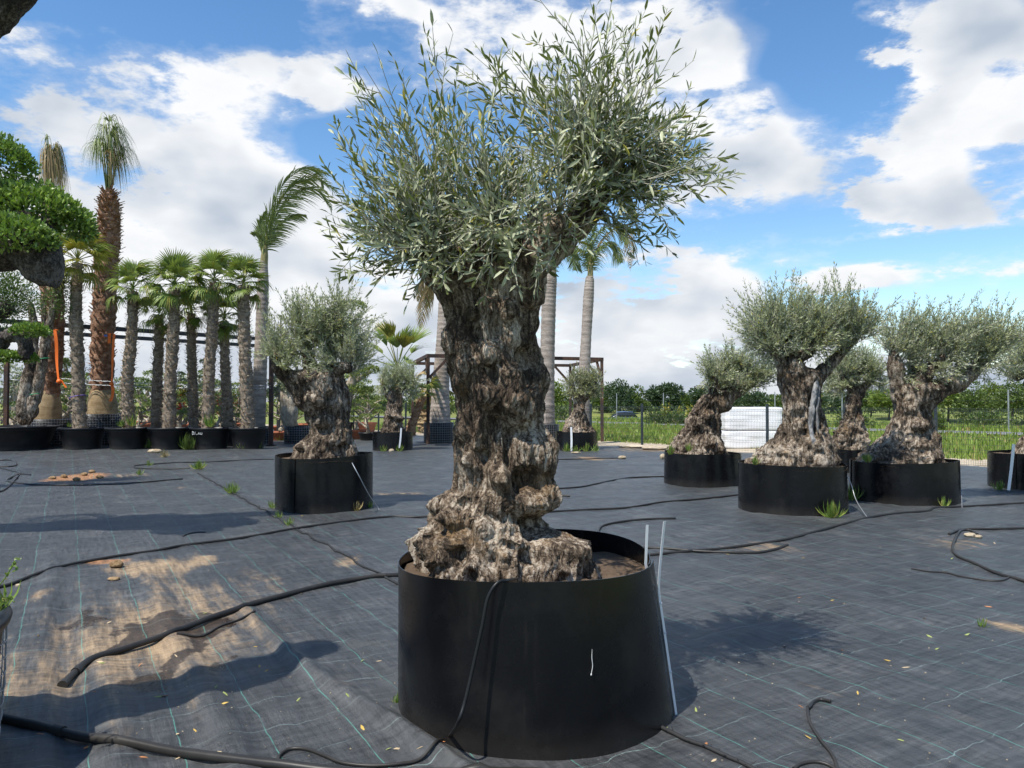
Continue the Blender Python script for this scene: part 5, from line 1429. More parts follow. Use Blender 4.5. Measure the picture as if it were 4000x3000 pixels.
br = []
for a, b in ((A_, B_), (B_, A_), (B_, C_), (C_, B_), (C_, D_), (D_, C_), (A_, D_)):
    br.append((p3(toward(a, b, .06), zt - .75), p3(toward(a, b, .72), zt - .07)))
steel_frame('rusty steel frame on four posts around the grey palms at centre', segs, br, M['steel'])
F1, F2, F3, F4 = np.array((-19.5, 22.8)), np.array((-9.2, 33.0)), np.array((-21.5, 25.4)), np.array((-10.8, 36.6)); zl = 4.07
F1 = np.array(P(-300, 1232, 26 * .86)[:2]); 
def rail(p0, p1, Ya, z):
    a = np.array(P(p0[0], p0[1], Ya)); kk = (z - CAM_H)
    d0 = ray(*p0); d1 = ray(*p1)
    return d0 * (kk / d0[2]) + np.array((0, 0, CAM_H)), d1 * (kk / d1[2]) + np.array((0, 0, CAM_H))
ra, rb = rail((-20, 1252), (1090, 1329), 0, zl); rc, rd = rail((-40, 1284), (1090, 1356), 0, zl)
zz = np.array((0, 0, zl - .075))
segs = [(ra * (1, 1, 0) - (0, 0, .1), ra - (0, 0, .075)), (ra, rb), (rb * (1, 1, 0) - (0, 0, .1), rb - (0, 0, .075)), (rc * (1, 1, 0) - (0, 0, .1), rc - (0, 0, .075)), (rc, rd), (rd * (1, 1, 0) - (0, 0, .1), rd - (0, 0, .075))]
steel_frame('long black steel frame behind the palm row at left', segs, [], M['steel_black'], .13)
for px, py, txt in ((1058, 1742, 'upright rusty steel post at the right end of the palm row'), (22, 1745, 'upright rusty steel post behind the widest tub')):
    g = G(px, py); mb = MB(); box(mb, (0, 0, 1.55), (.13, .11, 3.3)); box(mb, (0, 0, .02), (.26, .26, .02)); o = mb.build('steel_post', M['steel'], smooth=False)
    o.location = tuple(g); tag(o, txt, 'post', 'steel posts of the palm row')
for a, b, txt in (((22, 1461), (1058, 1507), 'upper twisted wire strung between the steel posts of the palm row'), ((22, 1481), (1058, 1516), 'lower twisted wire strung between the steel posts of the palm row')):
    Yg = G(1058, 1742)[1] - .10
    A3, B3 = P(*a, Yg), P(*b, Yg)
    s = np.linspace(0, 1, 160)[:, None]; c = A3 + (B3 - A3) * s + np.array((0, 0, -.10)) * (4 * s * (1 - s)); ph = (s[:, 0] * 120)
    mb = MB(); tube(mb, c + .011 * np.stack((ph * 0, np.cos(ph), np.sin(ph)), -1), .008, 4); tube(mb, c - .011 * np.stack((ph * 0, np.cos(ph), np.sin(ph)), -1), .008, 4)
    tag(mb.build('guy_wire', M['wire']), txt, 'wire', 'guy wires of the palm row')
def ribbon(mb, px_pts, Y, w, turn=0.0):
    c = spline([P(x, y, Y) for x, y in px_pts], 24)
    tw = turn * np.sin(np.linspace(0, 7, 24))
    wd = np.stack((np.cos(tw), np.sin(tw), tw * 0), -1)
    V = np.stack((c - wd * w / 2, c + wd * w / 2), 1); V2 = V + np.array((0, .004, 0))
    mb.add(V.reshape(-1, 3), grid_faces(2, 24)); mb.add(V2.reshape(-1, 3), grid_faces(2, 24)[:, ::-1])
Ys = YW - .95
s1 = thing('webbing_strap', 'orange strap hanging on the half hidden brown palm at left', 'strap', (0, 0, 0), 'orange straps on the brown palms')
mb = MB(); ribbon(mb, [(214, 1288), (220, 1340), (222, 1420), (228, 1480), (232, 1492)], Ys, .095, .4); mb.build('webbing', M['strap'], s1)
mb = MB(); ribbon(mb, [(228, 1492), (238, 1486), (246, 1496), (258, 1514)], Ys - .02, .07, .3); mb.build('loose_end', M['strap'], s1)
mb = MB(); lathe(mb, [(.02, -.07), (.07, -.05), (.085, 0), (.06, .06), (.02, .075)], 10); kn = mb.build('knot', M['strap'], s1); kn.location = tuple(P(231, 1490, Ys - .02))
mb = MB(); ribbon(mb, [(202, 1287), (214, 1286), (226, 1290)], Ys - .01, .06); mb.build('wrap_band', M['strap'], s1)
s2 = thing('webbing_strap', 'orange strap with blue buckle hanging on the tallest brown palm', 'strap', (0, 0, 0), 'orange straps on the brown palms')
mb = MB(); ribbon(mb, [(446, 1304), (443, 1340), (439, 1420), (437, 1480), (436, 1500)], Ys, .075, .5); mb.build('webbing', M['strap'], s2)
mb = MB(); ribbon(mb, [(436, 1500), (441, 1520), (439, 1548), (431, 1568)], Ys - .01, .10, .2); mb.build('loose_end', M['strap'], s2)
mb = MB(); ribbon(mb, [(427, 1303), (427, 1325), (426, 1341)], Ys - .01, .095); mb.build('short_loop', M['strap'], s2)
mb = MB(); ribbon(mb, [(372, 1320), (395, 1318), (415, 1309), (442, 1302)], Ys - .03, .045); mb.build('wrap_band', M['strap'], s2)
mb = MB(); box(mb, P(413, 1311, Ys - .05), (.09, .04, .06)); mb.build('buckle', M['blue'], s2, smooth=False)
mb = MB(); lathe(mb, [(.02, -.05), (.06, -.03), (.07, 0), (.05, .05), (.02, .06)], 10); kn = mb.build('knot', M['strap'], s2); kn.location = tuple(P(436, 1500, Ys - .02))
mb = MB(); th = np.linspace(0, 2 * pi, 40)
c = P(306, 1552, YP); tube(mb, np.stack((c[0] + .25 * np.cos(th), c[1] + .25 * np.sin(th), c[2] + .07 * np.cos(th + .4)), -1), .016, 5)
tag(mb.build('cord_loop', M['purple_tie']), 'purple cord tied round the trunk of the yellowish fan palm', 'cord')

# ------------------------------------------------------------------ forked pale stem in the widest tub
rt = thing('forked_tree', 'pale barked tree forking into two stems from the widest tub at left', 'tree', (0, 0, 0))
for pts, r0, r1 in (([(88, 1660), (103, 1560), (122, 1420), (132, 1300), (120, 1180)], .25, .10), ([(112, 1660), (135, 1560), (160, 1450), (186, 1290), (212, 1190), (250, 1080)], .20, .07), ([(186, 1290), (170, 1210), (175, 1150)], .10, .05)):
    mb = MB(); limb(mb, [P(x, y, YP - .3) for x, y in pts], r0, r1, seed=len(pts), sides=26, n=60, rough=.3, bark=.02, cellscale=9); mb.build('stem', M['bark_far'], rt)
mb = MB(); r_ = np.random.default_rng(77)
for (x, y, rx, ry, n) in ((240, 1120, 45, 60, 700), (190, 1190, 50, 40, 400), (130, 1190, 40, 40, 300), (250, 1200, 30, 40, 250)):
    d = r_.normal(0, .55, (n, 3)); k = YP / FPX
    crown_leaves(mb, P(x, y, YP - .3) + d * np.array((rx * k, rx * k, ry * k)), unit(d), .085, .035, r_)
mb.build('foliage', M['wood_leaf'], rt, kind='stuff')
for (x, y) in ((172, 1402), (140, 1540)):
    mb = MB(); c = P(x, y, YP - .3); th = np.linspace(0, 2 * pi, 24); tube(mb, np.stack((c[0] + .16 * np.cos(th), c[1] + .16 * np.sin(th), c[2] + .03 * np.cos(th)), -1), .014, 5)
    tag(mb.build('tie_band', M['green_tie']), 'green tie on the %s of the pale forked stems' % ('upper part' if y < 1450 else 'lower part'), 'tie')

# ------------------------------------------------------------------ clipped pad trees
def pad(c, rx, ry, rz, n, L, W, rng, mat, parent, name='foliage_pad', tilt=(0, 0), four=False):
    d = unit(rng.normal(0, 1, (n, 3))); d[:, 2] = np.abs(d[:, 2]) * np.where(rng.uniform(0, 1, n) < .82, 1, -.45)
    lump = 1 + .16 * vnoise(d * 2.6 + np.asarray(c), 5)
    r = rng.uniform(.72, 1.02, n)[:, None] * lump[:, None]
    q = d * r * np.array((rx, ry, rz)); q[:, 2] += q[:, 0] * tilt[0] + q[:, 1] * tilt[1]
    mb = MB(); crown_leaves(mb, np.asarray(c) + q, d * np.array((.6, .6, 1)), L, W, rng, four, .5)
    return mb.build(name, mat, parent, kind='stuff')
r_ = np.random.default_rng(21)
YL = 8.0
lt = thing('clipped_tree', 'large cloud-clipped evergreen with dark trunk and leafy pads at the left edge', 'tree', (0, 0, 0))
for pts, r0, r1 in (([(-560, 2150, .3), (-520, 1700, .3), (-430, 1250, .2), (-250, 1050, .1), (-60, 960, 0), (90, 930, 0)], .42, .26), ([(-60, 930, 0), (80, 930, -.1), (140, 985, -.1), (160, 1040, -.1), (162, 1085, -.1), (155, 1112, -.1)], .30, .13), ([(40, 930, 0), (150, 890, 0), (210, 850, .1)], .16, .07),
                    ([(-430, 1250, .2), (-400, 900, .2), (-300, 500, .1), (-120, 160, 0), (40, 10, 0), (160, -120, 0)], .30, .16), ([(-250, 560, .1), (-120, 600, .1), (0, 640, .1)], .14, .06)):
    mb = MB(); limb(mb, [P(x, y, YL + dy) for x, y, dy in pts], r0, r1, seed=int(r0 * 100), sides=48, n=70, rough=.24, bark=.010, cellscale=18); mb.build('limb', M['dark_bark'], lt)
k = YL / FPX
for (x, y, rx, ry, n, dy, tl) in ((-10, 610, 135, 95, 2600, 0, 0), (150, 790, 190, 90, 4200, .1, -.18), (285, 860, 85, 70, 1600, .15, -.3), (60, 905, 145, 75, 3200, -.35, -.1), (-60, 780, 120, 60, 1500, 0, 0), (-330, 420, 200, 110, 2200, 0, 0), (-260, 760, 170, 90, 2000, .3, 0), (-560, 700, 220, 110, 2000, 0.2, 0)):
    pad(P(x, y + ry * .45, YL + dy), rx * k, rx * k * .85, ry * 1.25 * k, int(n * 1.0), .050, .025, r_, M['holly'], lt, tilt=(tl, 0))
for c_, rr_, txt in ((P(-548, 2000, YL + .3), .72, 'black ring planter of the large cloud-clipped evergreen, left of the picture'), (P(-255, 1900, 13.0), .66, 'black ring planter of the second clipped tree, left of the picture')):
    pr = thing('planter', txt, 'planter', (c_[0], c_[1], 0), group='black ring planters of the clipped trees')
    mb = MB(); planter_wall(mb, 0, 0, rr_, rr_ * .97, -.04, .68, seam=1.0, seg=90, rows=12, wob=.02, seed=3); mb.build('wall', M['planter'], pr)
    mb = MB(); soil_disc(mb, 0, 0, rr_ * .96, .62, 5); mb.build('soil', M['soil'], pr)
# second clipped tree further back, its trunk left of the frame
YB = 13.0; k = YB / FPX
bt = thing('clipped_tree', 'clipped tree with twisted bare limb and flat bright pads below the grey-green crown at left', 'tree', (0, 0, 0))
for pts, r0, r1 in (([(-260, 1960, 0), (-230, 1700, 0), (-150, 1500, 0), (-40, 1370, 0), (30, 1305, 0)], .26, .14), ([(20, 1310, 0), (75, 1310, -.1), (100, 1350, -.1), (90, 1405, -.1)], .15, .10), ([(-40, 1370, 0), (-10, 1395, 0), (30, 1400, 0)], .12, .08), ([(-150, 1500, .2), (-120, 1350, .3), (-60, 1260, .3), (10, 1215, .3), (40, 1180, .3)], .20, .10)):
    mb = MB(); limb(mb, [P(x, y, YB + dy) for x, y, dy in pts], r0, r1, seed=int(r0 * 100), sides=36, n=50, rough=.25, bark=.012, cellscale=12); mb.build('limb', M['dark_bark'], bt)
for (x, y, rx, ry, n, dy) in ((120, 1290, 72, 32, 1500, -.1), (30, 1395, 62, 26, 1200, -.15), (120, 1400, 28, 22, 400, 0), (-90, 1330, 90, 40, 900, 0)):
    pad(P(x, y + ry * .3, YB + dy), rx * k, rx * k * .8, ry * k * 1.1, n, .055, .028, r_, M['holly'], bt)
mb = MB(); n = 5200; d = r_.normal(0, .5, (n, 3)); crown_leaves(mb, P(20, 1160, YB + .4) + np.clip(d, -1, 1) * np.array((100 * k, 90 * k, 125 * k)), unit(d), .055, .02, r_); mb.build('foliage', M['wood_leaf'], bt, kind='stuff')

# ------------------------------------------------------------------ rows of small clipped bonsai behind the palms
def bonsai_proto(seed, h=1.7, tiers=7, mat='pine_pad'):
    r = np.random.default_rng(seed)
    root = thing('bonsai_tree', 'x', 'tree', (0, 0, 0), group='clipped bonsai rows behind the palms')
    stem = [(0, 0, 0)]
    for i in range(1, 6):
        stem.append((.16 * math.sin(i * 1.7 + seed) * (1 if i < 4 else .5), .12 * math.cos(i * 1.3 + seed), h * i / 6))
    c = spline(stem, 24)
    mb = MB(); tube(mb, c, np.linspace(.085, .03, 24) * (1 + .15 * np.sin(np.arange(24) * 1.9)), 8); mb.build('trunk', M['pale_bark'], root)
    for j in range(tiers):
        f = .35 + .65 * j / (tiers - 1); a = j * 2.4 + seed; l = (.75 - .5 * f) * r.uniform(.8, 1.3) + .12 if j < tiers - 1 else 0
        p0 = np.array([np.interp(f * .95, np.linspace(0, 1, 24), c[:, i]) for i in range(3)])
        e = p0 + np.array((cos(a) * l, sin(a) * l, .12))
        if l:
            mb = MB(); tube(mb, spline([p0 - np.array((0, 0, .18)), (p0 + e) / 2 - np.array((0, 0, .08)), e], 8), np.linspace(.045, .02, 8), 6); mb.build('branch', M['pale_bark'], root)
        pr = r.uniform(.24, .40)
        pad(e, pr, pr, pr * .42, 240, .07, .04, r, M[mat], root, four=True)
    return root
protos = [bonsai_proto(1), bonsai_proto(2, 1.5, 6), bonsai_proto(3, 1.9, 8), bonsai_proto(4, 1.25, 5, 'wood_leaf')]
BON = [(20, 29, 0, 1.0), (60, 26.8, 3, .9), (130, 31, 1, 1.1), (255, 28.5, 2, 1.1), (262, 34, 0, 1.25), (335, 30, 1, 1.0), (350, 36, 2, 1.3), (452, 29, 0, .95), (470, 35, 2, 1.2), (545, 28.6, 1, .95), (560, 33, 3, 1.5), (585, 38, 2, 1.4), (640, 30, 2, .85), (705, 29, 0, .8), (720, 34, 1, 1.3), (785, 29.5, 1, .9), (790, 36, 2, 1.35), (860, 29, 2, .8), (870, 34, 0, 1.2),
       (925, 30, 0, .95), (935, 36, 1, 1.3), (1000, 31, 1, .85), (1095, 29, 2, .95), (1110, 34, 0, 1.1), (1150, 30.5, 1, .9), (1200, 36, 2, 1.2), (1305, 33, 2, 1.5), (1395, 30, 0, 1.0), (1440, 29, 1, .85), (1430, 38, 2, 1.2), (1340, 38, 0, 1.2)]
words_ = ['leftmost', 'second from left', 'third from left', 'fourth from left', 'fifth from left', 'sixth from left', 'seventh from left', 'eighth from left', 'ninth from left', 'tenth from left', 'eleventh from left', 'twelfth from left', 'thirteenth from left', 'fourteenth from left', 'fifteenth from left', 'sixteenth from left']
BON.sort()
used = set()
nb = len(BON)
for i, (px, Y, k_, s_) in enumerate(BON):
    o = protos[k_] if k_ not in used else copy_tree(protos[k_]); used.add(k_)
    x = P(px, 1600, Y)[0]; o.location = (x, Y, .36 * s_ if True else 0); o.rotation_euler = (0, 0, i * 1.9); o.scale = (s_,) * 3
    w = words_[i] if i < 16 else words_[nb - 1 - i].replace('left', 'right')
    o['label'] = 'pale stemmed clipped bonsai behind the palms, %s' % w
    # its tub
    tt = thing('bonsai_tub', ('terracotta' if i % 3 else 'black') + ' tub of a bonsai behind the palms, %s' % w, 'pot', (x, Y, 0), group='low tubs of the bonsai rows')
    mb = MB(); lathe(mb, [(.34, -.04), (.42, .28), (.46, .30), (.46, .36), (.42, .36), (.40, .30)], 20); mb.build('wall', M['terracotta'] if i % 3 else M['pot'], tt); tt.scale = (s_, s_, s_)
    mb = MB(); soil_disc(mb, 0, 0, .41, .32, i, .02); mb.build('soil', M['soil'], tt)
# tiered conifers rising above the bonsai
for px, y0, y1, Y, sd, txt in ((797, 1405, 1660, 33, 1, 'narrow tiered conifer between two palm trunks, the taller one'), (703, 1455, 1660, 34, 2, 'narrow tiered conifer beside the spiky-topped palm, the lower one')):
    H = P(px, y0, Y)[2]; x = P(px, y0, Y)[0]
    root = thing('tiered_conifer', txt, 'tree', (x, Y, -.1), group='tiered conifers')
    mb = MB(); tube(mb, [(0, 0, 0), (.03, 0, H * .5), (0, 0, H)], (.09, .06, .03), 8); mb.build('trunk', M['pale_bark'], root)
    for j in range(7):
        f = j / 6; z = H * (.35 + .65 * f); pad((.14 * cos(j * 2.4), .1, z), .46 - .26 * f, .4 - .2 * f, .10, 200, .08, .04, r_, M['dark_leaf'], root, four=True)
# big cloud tree behind the stocky olive and another left
def big_cloud(label, px, Y, trunkpts, pads, matl, seed):
    root = thing('clipped_tree', label, 'tree', (0, 0, 0)); k = Y / FPX
    for pts, r0, r1 in trunkpts:
        mb = MB(); limb(mb, [P(x, y, Y) for x, y in pts], r0, r1, seed=seed, sides=18, n=30, bark=0); mb.build('limb', M['pale_bark'], root)
    for (x, y, rx, ry) in pads:
        pad(P(x, y, Y), rx * k, rx * k * .8, ry * k, int(330 + rx * 9), .09, .045, r_, M[matl], root, four=True)
big_cloud('cloud-clipped pine rising behind the stocky left olive, top pad above its crown', 1370, 30.0, [([(1330, 1700), (1345, 1600), (1372, 1500), (1385, 1400), (1390, 1230)], .30, .10), ([(1372, 1500), (1420, 1470), (1450, 1450)], .12, .05), ([(1345, 1600), (1300, 1560), (1280, 1540)], .12, .05)],
    [(1380, 1200, 52, 26), (1445, 1450, 40, 20), (1400, 1470, 40, 22), (1360, 1520, 42, 16), (1430, 1530, 34, 16), (1290, 1530, 36, 18)], 'pine_pad', 5)
big_cloud('cloud-clipped tree with leafy pads between the two brown palms', 255, 29.5, [([(262, 1700), (258, 1600), (262, 1500), (256, 1420)], .18, .07)], [(252, 1425, 24, 24), (260, 1475, 30, 18), (230, 1560, 34, 16), (266, 1570, 28, 16), (246, 1520, 20, 12)], 'pine_pad', 6)
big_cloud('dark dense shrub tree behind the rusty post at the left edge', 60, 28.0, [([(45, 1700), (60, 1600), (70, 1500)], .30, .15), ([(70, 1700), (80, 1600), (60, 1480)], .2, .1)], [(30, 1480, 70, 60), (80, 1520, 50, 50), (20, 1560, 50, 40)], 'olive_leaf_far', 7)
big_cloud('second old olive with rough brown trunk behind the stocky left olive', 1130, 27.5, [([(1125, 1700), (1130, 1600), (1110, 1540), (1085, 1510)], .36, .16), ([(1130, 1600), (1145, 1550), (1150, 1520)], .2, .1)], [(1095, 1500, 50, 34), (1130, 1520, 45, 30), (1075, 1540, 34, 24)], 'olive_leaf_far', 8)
# red and yellow shrubs in the rows
for i, (px, py, Y, rr, mt, txt) in enumerate(((695, 1585, 31, 26, 'red_leaf', 'red leaved shrub just right of the spiky-topped palm'), (860, 1590, 31, 30, 'red_leaf', 'dark red shrub left of the reddish-fibre palm'), (920, 1570, 33, 26, 'red_leaf', 'dark red shrub left of the rightmost fan palm'), (640, 1560, 33, 22, 'red_leaf', 'small red shrub between the third and fourth palm'), (708, 1540, 34, 22, 'broom', 'yellow flowering shrub right of the spiky-topped palm'), (868, 1635, 30, 22, 'terracotta', 'x'))):
    if mt == 'terracotta':
        continue
    c = P(px, py, Y); k = Y / FPX
    root = thing('shrub', txt, 'shrub', (c[0], Y, 0), group='coloured shrubs behind the palms')
    mb = MB(); tube(mb, [(0, 0, -.05), (.03, 0, c[2] * .5), (0, 0, c[2])], (.04, .03, .02), 6); mb.build('stem', M['pale_bark'], root)
    mb = MB(); d = r_.normal(0, .5, (420, 3)); crown_leaves(mb, np.array((0, 0, c[2])) + d * rr * k, unit(d), .11, .06, r_); mb.build('foliage', M[mt], root, kind='stuff')
# ------------------------------------------------------------------ beyond the fence
def far_tree(label, px, ytop, Y, wpx, mat, seed, name='tree', group='trees beyond the meadow', lobes=11):
    r = np.random.default_rng(seed); k = Y / FPX
    H = P(px, ytop, Y)[2] + .1; x = P(px, ytop, Y)[0]; R = wpx / 2 * k
    root = thing(name, label, 'tree', (x, Y, -.15), group=group)
    mb = MB(); tube(mb, spline([(0, 0, -.3), (.1, 0, H * .3), (-.1, 0, H * .75)], 10), np.linspace(.22, .07, 10) * min(1, H / 6), 8); mb.build('trunk', M['dark_bark'], root)
    mb = MB()
    for j in range(lobes):
        a = j * 2.4 + seed; f = r.uniform(.12, .80)
        c = np.array((cos(a) * R * .55 * r.uniform(.3, 1.1), sin(a) * R * .4, H * f)) if j else np.array((0, 0, H * .80))
        s = R * r.uniform(.38, .6); sz = min(H * (.20 if j else .2), s)
        n = 260; d = unit(r.normal(0, 1, (n, 3))); q = d * (r.uniform(.45, 1.05, (n, 1)))
        crown_leaves(mb, c + q * np.array((s, s, sz)), d, .42 * Y / 120, .22 * Y / 120, r, True, .2)
    mb.build('crown', M[mat], root, kind='stuff')
    return root
WOOD = [(1180, 1545, 115, 120, 'wood_leaf'), (1300, 1540, 120, 140, 'wood_leaf'), (1440, 1535, 110, 110, 'wood_leaf'), (1520, 1545, 120, 110, 'dark_leaf'), (1640, 1540, 110, 120, 'wood_leaf'), (1730, 1535, 115, 110, 'fresh_leaf'), (1850, 1530, 120, 130, 'wood_leaf'), (1990, 1525, 120, 130, 'dark_leaf'),
        (2100, 1520, 105, 100, 'fresh_leaf'), (2170, 1490, 100, 95, 'fresh_leaf'), (2270, 1530, 110, 110, 'wood_leaf'), (2355, 1505, 105, 90, 'wood_leaf'), (2420, 1484, 100, 110, 'dark_leaf'), (2490, 1505, 108, 80, 'wood_leaf'), (2560, 1506, 115, 80, 'dark_leaf'), (2618, 1496, 110, 76, 'dark_leaf'), (2670, 1535, 120, 90, 'wood_leaf'),
        (2740, 1507, 105, 95, 'dark_leaf'), (2830, 1528, 112, 110, 'dark_leaf'), (2940, 1528, 105, 120, 'dark_leaf'), (3050, 1540, 110, 110, 'wood_leaf'), (3170, 1530, 100, 120, 'wood_leaf'), (3270, 1530, 90, 120, 'dark_leaf'), (3400, 1520, 80, 130, 'wood_leaf'), (3470, 1515, 75, 130, 'fresh_leaf'), (3600, 1500, 75, 140, 'wood_leaf'),
        (3700, 1490, 70, 140, 'fresh_leaf'), (3790, 1480, 68, 130, 'wood_leaf'), (3870, 1492, 70, 110, 'fresh_leaf'), (3950, 1484, 66, 130, 'wood_leaf'), (4060, 1490, 66, 140, 'fresh_leaf'), (4180, 1500, 70, 140, 'wood_leaf')]
WORD = {'wood_leaf': 'mid green', 'dark_leaf': 'dark evergreen', 'fresh_leaf': 'fresh light green'}
def ordinal(i, n):
    return words_[i] if i < 16 else words_[n - 1 - i].replace('from left', 'from right').replace('leftmost', 'rightmost')
for i, (px, yt, Y, w, mt) in enumerate(WOOD):
    w = w * 1.3
    far_tree('%s tree beyond the meadow, %s in the tree line' % (WORD[mt], ordinal(i, len(WOOD))), px, yt, Y, w, mt, 300 + i, name='meadow_tree')
for i, (px, py, Y, w, mt, txt) in enumerate(((2603, 1578, 52, 42, 'broom', 'yellow broom bush in the meadow, leftmost of three'), (2655, 1584, 54, 26, 'broom', 'small yellow broom bush in the meadow, middle of three'), (2700, 1580, 52, 44, 'broom', 'yellow broom bush by the leaning olive, rightmost of three'),
        (3660, 1590, 40, 60, 'fresh_leaf', 'light green bush beyond the fence beside the square post'), (2560, 1592, 50, 90, 'wood_leaf', 'low green bramble bush left of the yellow broom'), (2640, 1596, 50, 120, 'wood_leaf', 'low green bramble bush between the yellow broom bushes'), (3330, 1585, 45, 160, 'wood_leaf', 'bramble bush behind the burled small olive'), (3850, 1600, 46, 190, 'wood_leaf', 'bramble bush beyond the fence at right'), (2200, 1575, 60, 120, 'wood_leaf', 'bush beyond the fence under the steel frame'))):
    r = np.random.default_rng(500 + i); k = Y / FPX
    x = P(px, py, Y)[0]; H = max(.6, P(px, py, Y)[2]); R = w / 2 * k
    root = thing('bush', txt, 'bush', (x, Y, -.12), group='bushes in the meadow')
    mb = MB()
    for j in range(5):
        a = j * 1.3; tube(mb, [(0, 0, 0), (cos(a) * R * .4, sin(a) * R * .4, H * .7)], (.03, .012), 5)
    mb.build('stems', M['pale_bark'], root)
    mb = MB(); n = int(350 + 500 * R); d = unit(r.normal(0, 1, (n, 3))); d[:, 2] = np.abs(d[:, 2]); q = d * r.uniform(.4, 1.05, (n, 1)) * (1 + .3 * vnoise(d * 3, i))[:, None]
    crown_leaves(mb, q * np.array((R, R * .8, H)), d, .20, .09, r, True, .5); mb.build('foliage', M[mt], root, kind='stuff')
# thin post and wire fence far out
ff = thing('wire_fence', 'thin post and wire fence far out along the meadow', 'fence', (0, 0, 0))
pts = []
for k in range(-9, 12):
    q = FEN_A + FEN_D * (k * 4.2) + FEN_N * 24.5; pts.append(q)
    mb = MB(); box(mb, (q[0], q[1], .95), (.05, .05, 2.2)); mb.build('post', M['wire'], ff, smooth=False)
for z in (.5, 1.0, 1.5, 1.9):
    mb = MB(); tube(mb, [(pts[0][0], pts[0][1], z), (pts[-1][0], pts[-1][1], z)], .004, 4); mb.build('strand', M['fence'], ff)
# lamp-like pole far right
mb = MB(); g = G(3786, 1620); tube(mb, [(0, 0, -.2), (0, 0, 2.4)], .05, 8); box(mb, (.12, 0, 2.38), (.36, .06, .06)); o = mb.build('concrete_post', M['wire']); o.location = (g[0] * 1.2, g[1] * 1.2, 0)
tag(o, 'pale concrete post with short arm in the meadow at right', 'post')
# white wrapped stack behind the fence
def wrapped(label, x0, x1, z0, z1, Y, dpt, seed):
    n = 26; mb = MB()
    sx, sy, sz = (x1 - x0) / 2, dpt / 2, (z1 - z0) / 2
    for ax, sg in ((0, 1), (0, -1), (1, 1), (1, -1), (2, 1), (2, -1)):
        a, b = np.meshgrid(np.linspace(-1, 1, n), np.linspace(-1, 1, n)); c = np.full_like(a, sg)
        q = [None] * 3; q[ax] = c; q[(ax + 1) % 3] = a; q[(ax + 2) % 3] = b
        q = np.stack(q, -1); m = np.abs(q) ** 14; s = (m.sum(-1, keepdims=True)) ** (-1 / 14)
        q = q * s * np.array((sx, sy, sz)); q = q + .018 * vnoise(q * np.array((2.0, 2, 7)) + seed, seed)[..., None] * unit(q)
        f = grid_faces(n, n); mb.add(q.reshape(-1, 3), f if sg > 0 else f[:, ::-1])
    o = mb.build('wrapped_pallet', M['wrap']); o.location = ((x0 + x1) / 2, Y, (z0 + z1) / 2 )
    return tag(o, label, 'pallet', 'white wrapped goods behind the fence')
Yq = 25.4
xa, xb = P(2815, 1700, Yq)[0], P(3038, 1700, Yq)[0]
wrapped('lower white wrapped block behind the mesh fence', xa, xb, -.06, .53, Yq, 1.2, 1)
wrapped('upper white wrapped block stacked on another behind the mesh fence', xa + .02, xb - .01, .53, 1.29, Yq, 1.2, 2)
# parked blue car in the sunken lane
def build_car():
    c = P(2452, 1605, 80)
    root = thing('parked_car', 'blue car on the sunken road beyond the meadow, roof showing over the grass', 'car', (c[0], 80, -1.15))
    def loft(secs, mat, nm):
        mb = MB(); secs = np.asarray(secs); mb.add(secs.reshape(-1, 3), grid_faces(secs.shape[1], secs.shape[0], True))
        mb.add(secs[0], [tuple(range(4))] if secs.shape[1] == 4 else []); mb.add(secs[-1], [tuple(range(3, -1, -1))] if secs.shape[1] == 4 else []); return mb.build(nm, mat, root)
    def ring(x, z0, z1, w0, w1): return [(x, -w0, z0), (x, w0, z0), (x, w1, z1), (x, -w1, z1)]
    body = loft([ring(-2.1, .35, .75, .75, .70), ring(-2.0, .25, .85, .85, .80), ring(-1.2, .22, .95, .88, .84), ring(.6, .22, .95, .88, .84), ring(1.7, .25, .85, .85, .8), ring(2.1, .35, .65, .75, .7)], M['car'], 'body')
    loft([ring(-1.75, .93, .96, .80, .78), ring(-1.0, .94, 1.46, .80, .62), ring(.3, .94, 1.48, .80, .62), ring(1.0, .94, .97, .80, .78)], M['glass'], 'cabin_glass')
    loft([ring(-1.15, 1.40, 1.50, .66, .58), ring(-.4, 1.44, 1.56, .66, .6), ring(.45, 1.40, 1.50, .66, .58)], M['car'], 'roof')
    for x in (-1.3, 1.3):
        for s in (-1, 1):
            mb = MB(); tube(mb, [(x, s * .72, .32), (x, s * .90, .32)], .32, 20); w = mb.build('wheel', M['rubber'], root)
            mb = MB(); tube(mb, [(x, s * .90, .32), (x, s * .915, .32)], .19, 14); mb.build('hub', M['wire'], w)
build_car()

# ------------------------------------------------------------------ foreground tub at the left edge, its tree is out of view but throws the shadow
ft = thing('wire_basket', 'wire-caged black tub with thick rim cut by the left edge in front', 'pot', (-2.75, 2.95, 0))
rF, hF = .70, .60
mb = MB(); lathe(mb, [(.60, -.04), (.655, .3), (.672, hF - .07), (.69, hF - .05), (rF, hF - .035), (rF + .006, hF - .015), (rF, hF), (.675, hF + .004), (.645, hF - .01), (.63, hF - .1)], 90, wob=.012, seed=3); mb.build('wall', M['pot'], ft)
mb = MB(); soil_disc(mb, 0, 0, .64, hF - .08, 4); mb.build('soil', M['soil'], ft)
mb = MB(); nW = 66
for i in range(nW):
    a = 2 * pi * i / nW
    tube(mb, [((.63 + .03) * cos(a), .66 * sin(a), .0), (.684 * cos(a + .01), .684 * sin(a + .01), .30), (.690 * cos(a), .690 * sin(a), hF - .06)], .0022, 4, cap=False)
th = np.linspace(0, 2 * pi, 91)
for z in np.arange(.04, hF - .05, .065):
    r0 = np.interp(z, (0, .3, hF), (.662, .686, .692)); tube(mb, np.stack((r0 * np.cos(th), r0 * np.sin(th), z + .012 * np.sin(th * 9)), -1), .0022, 4, cap=False)
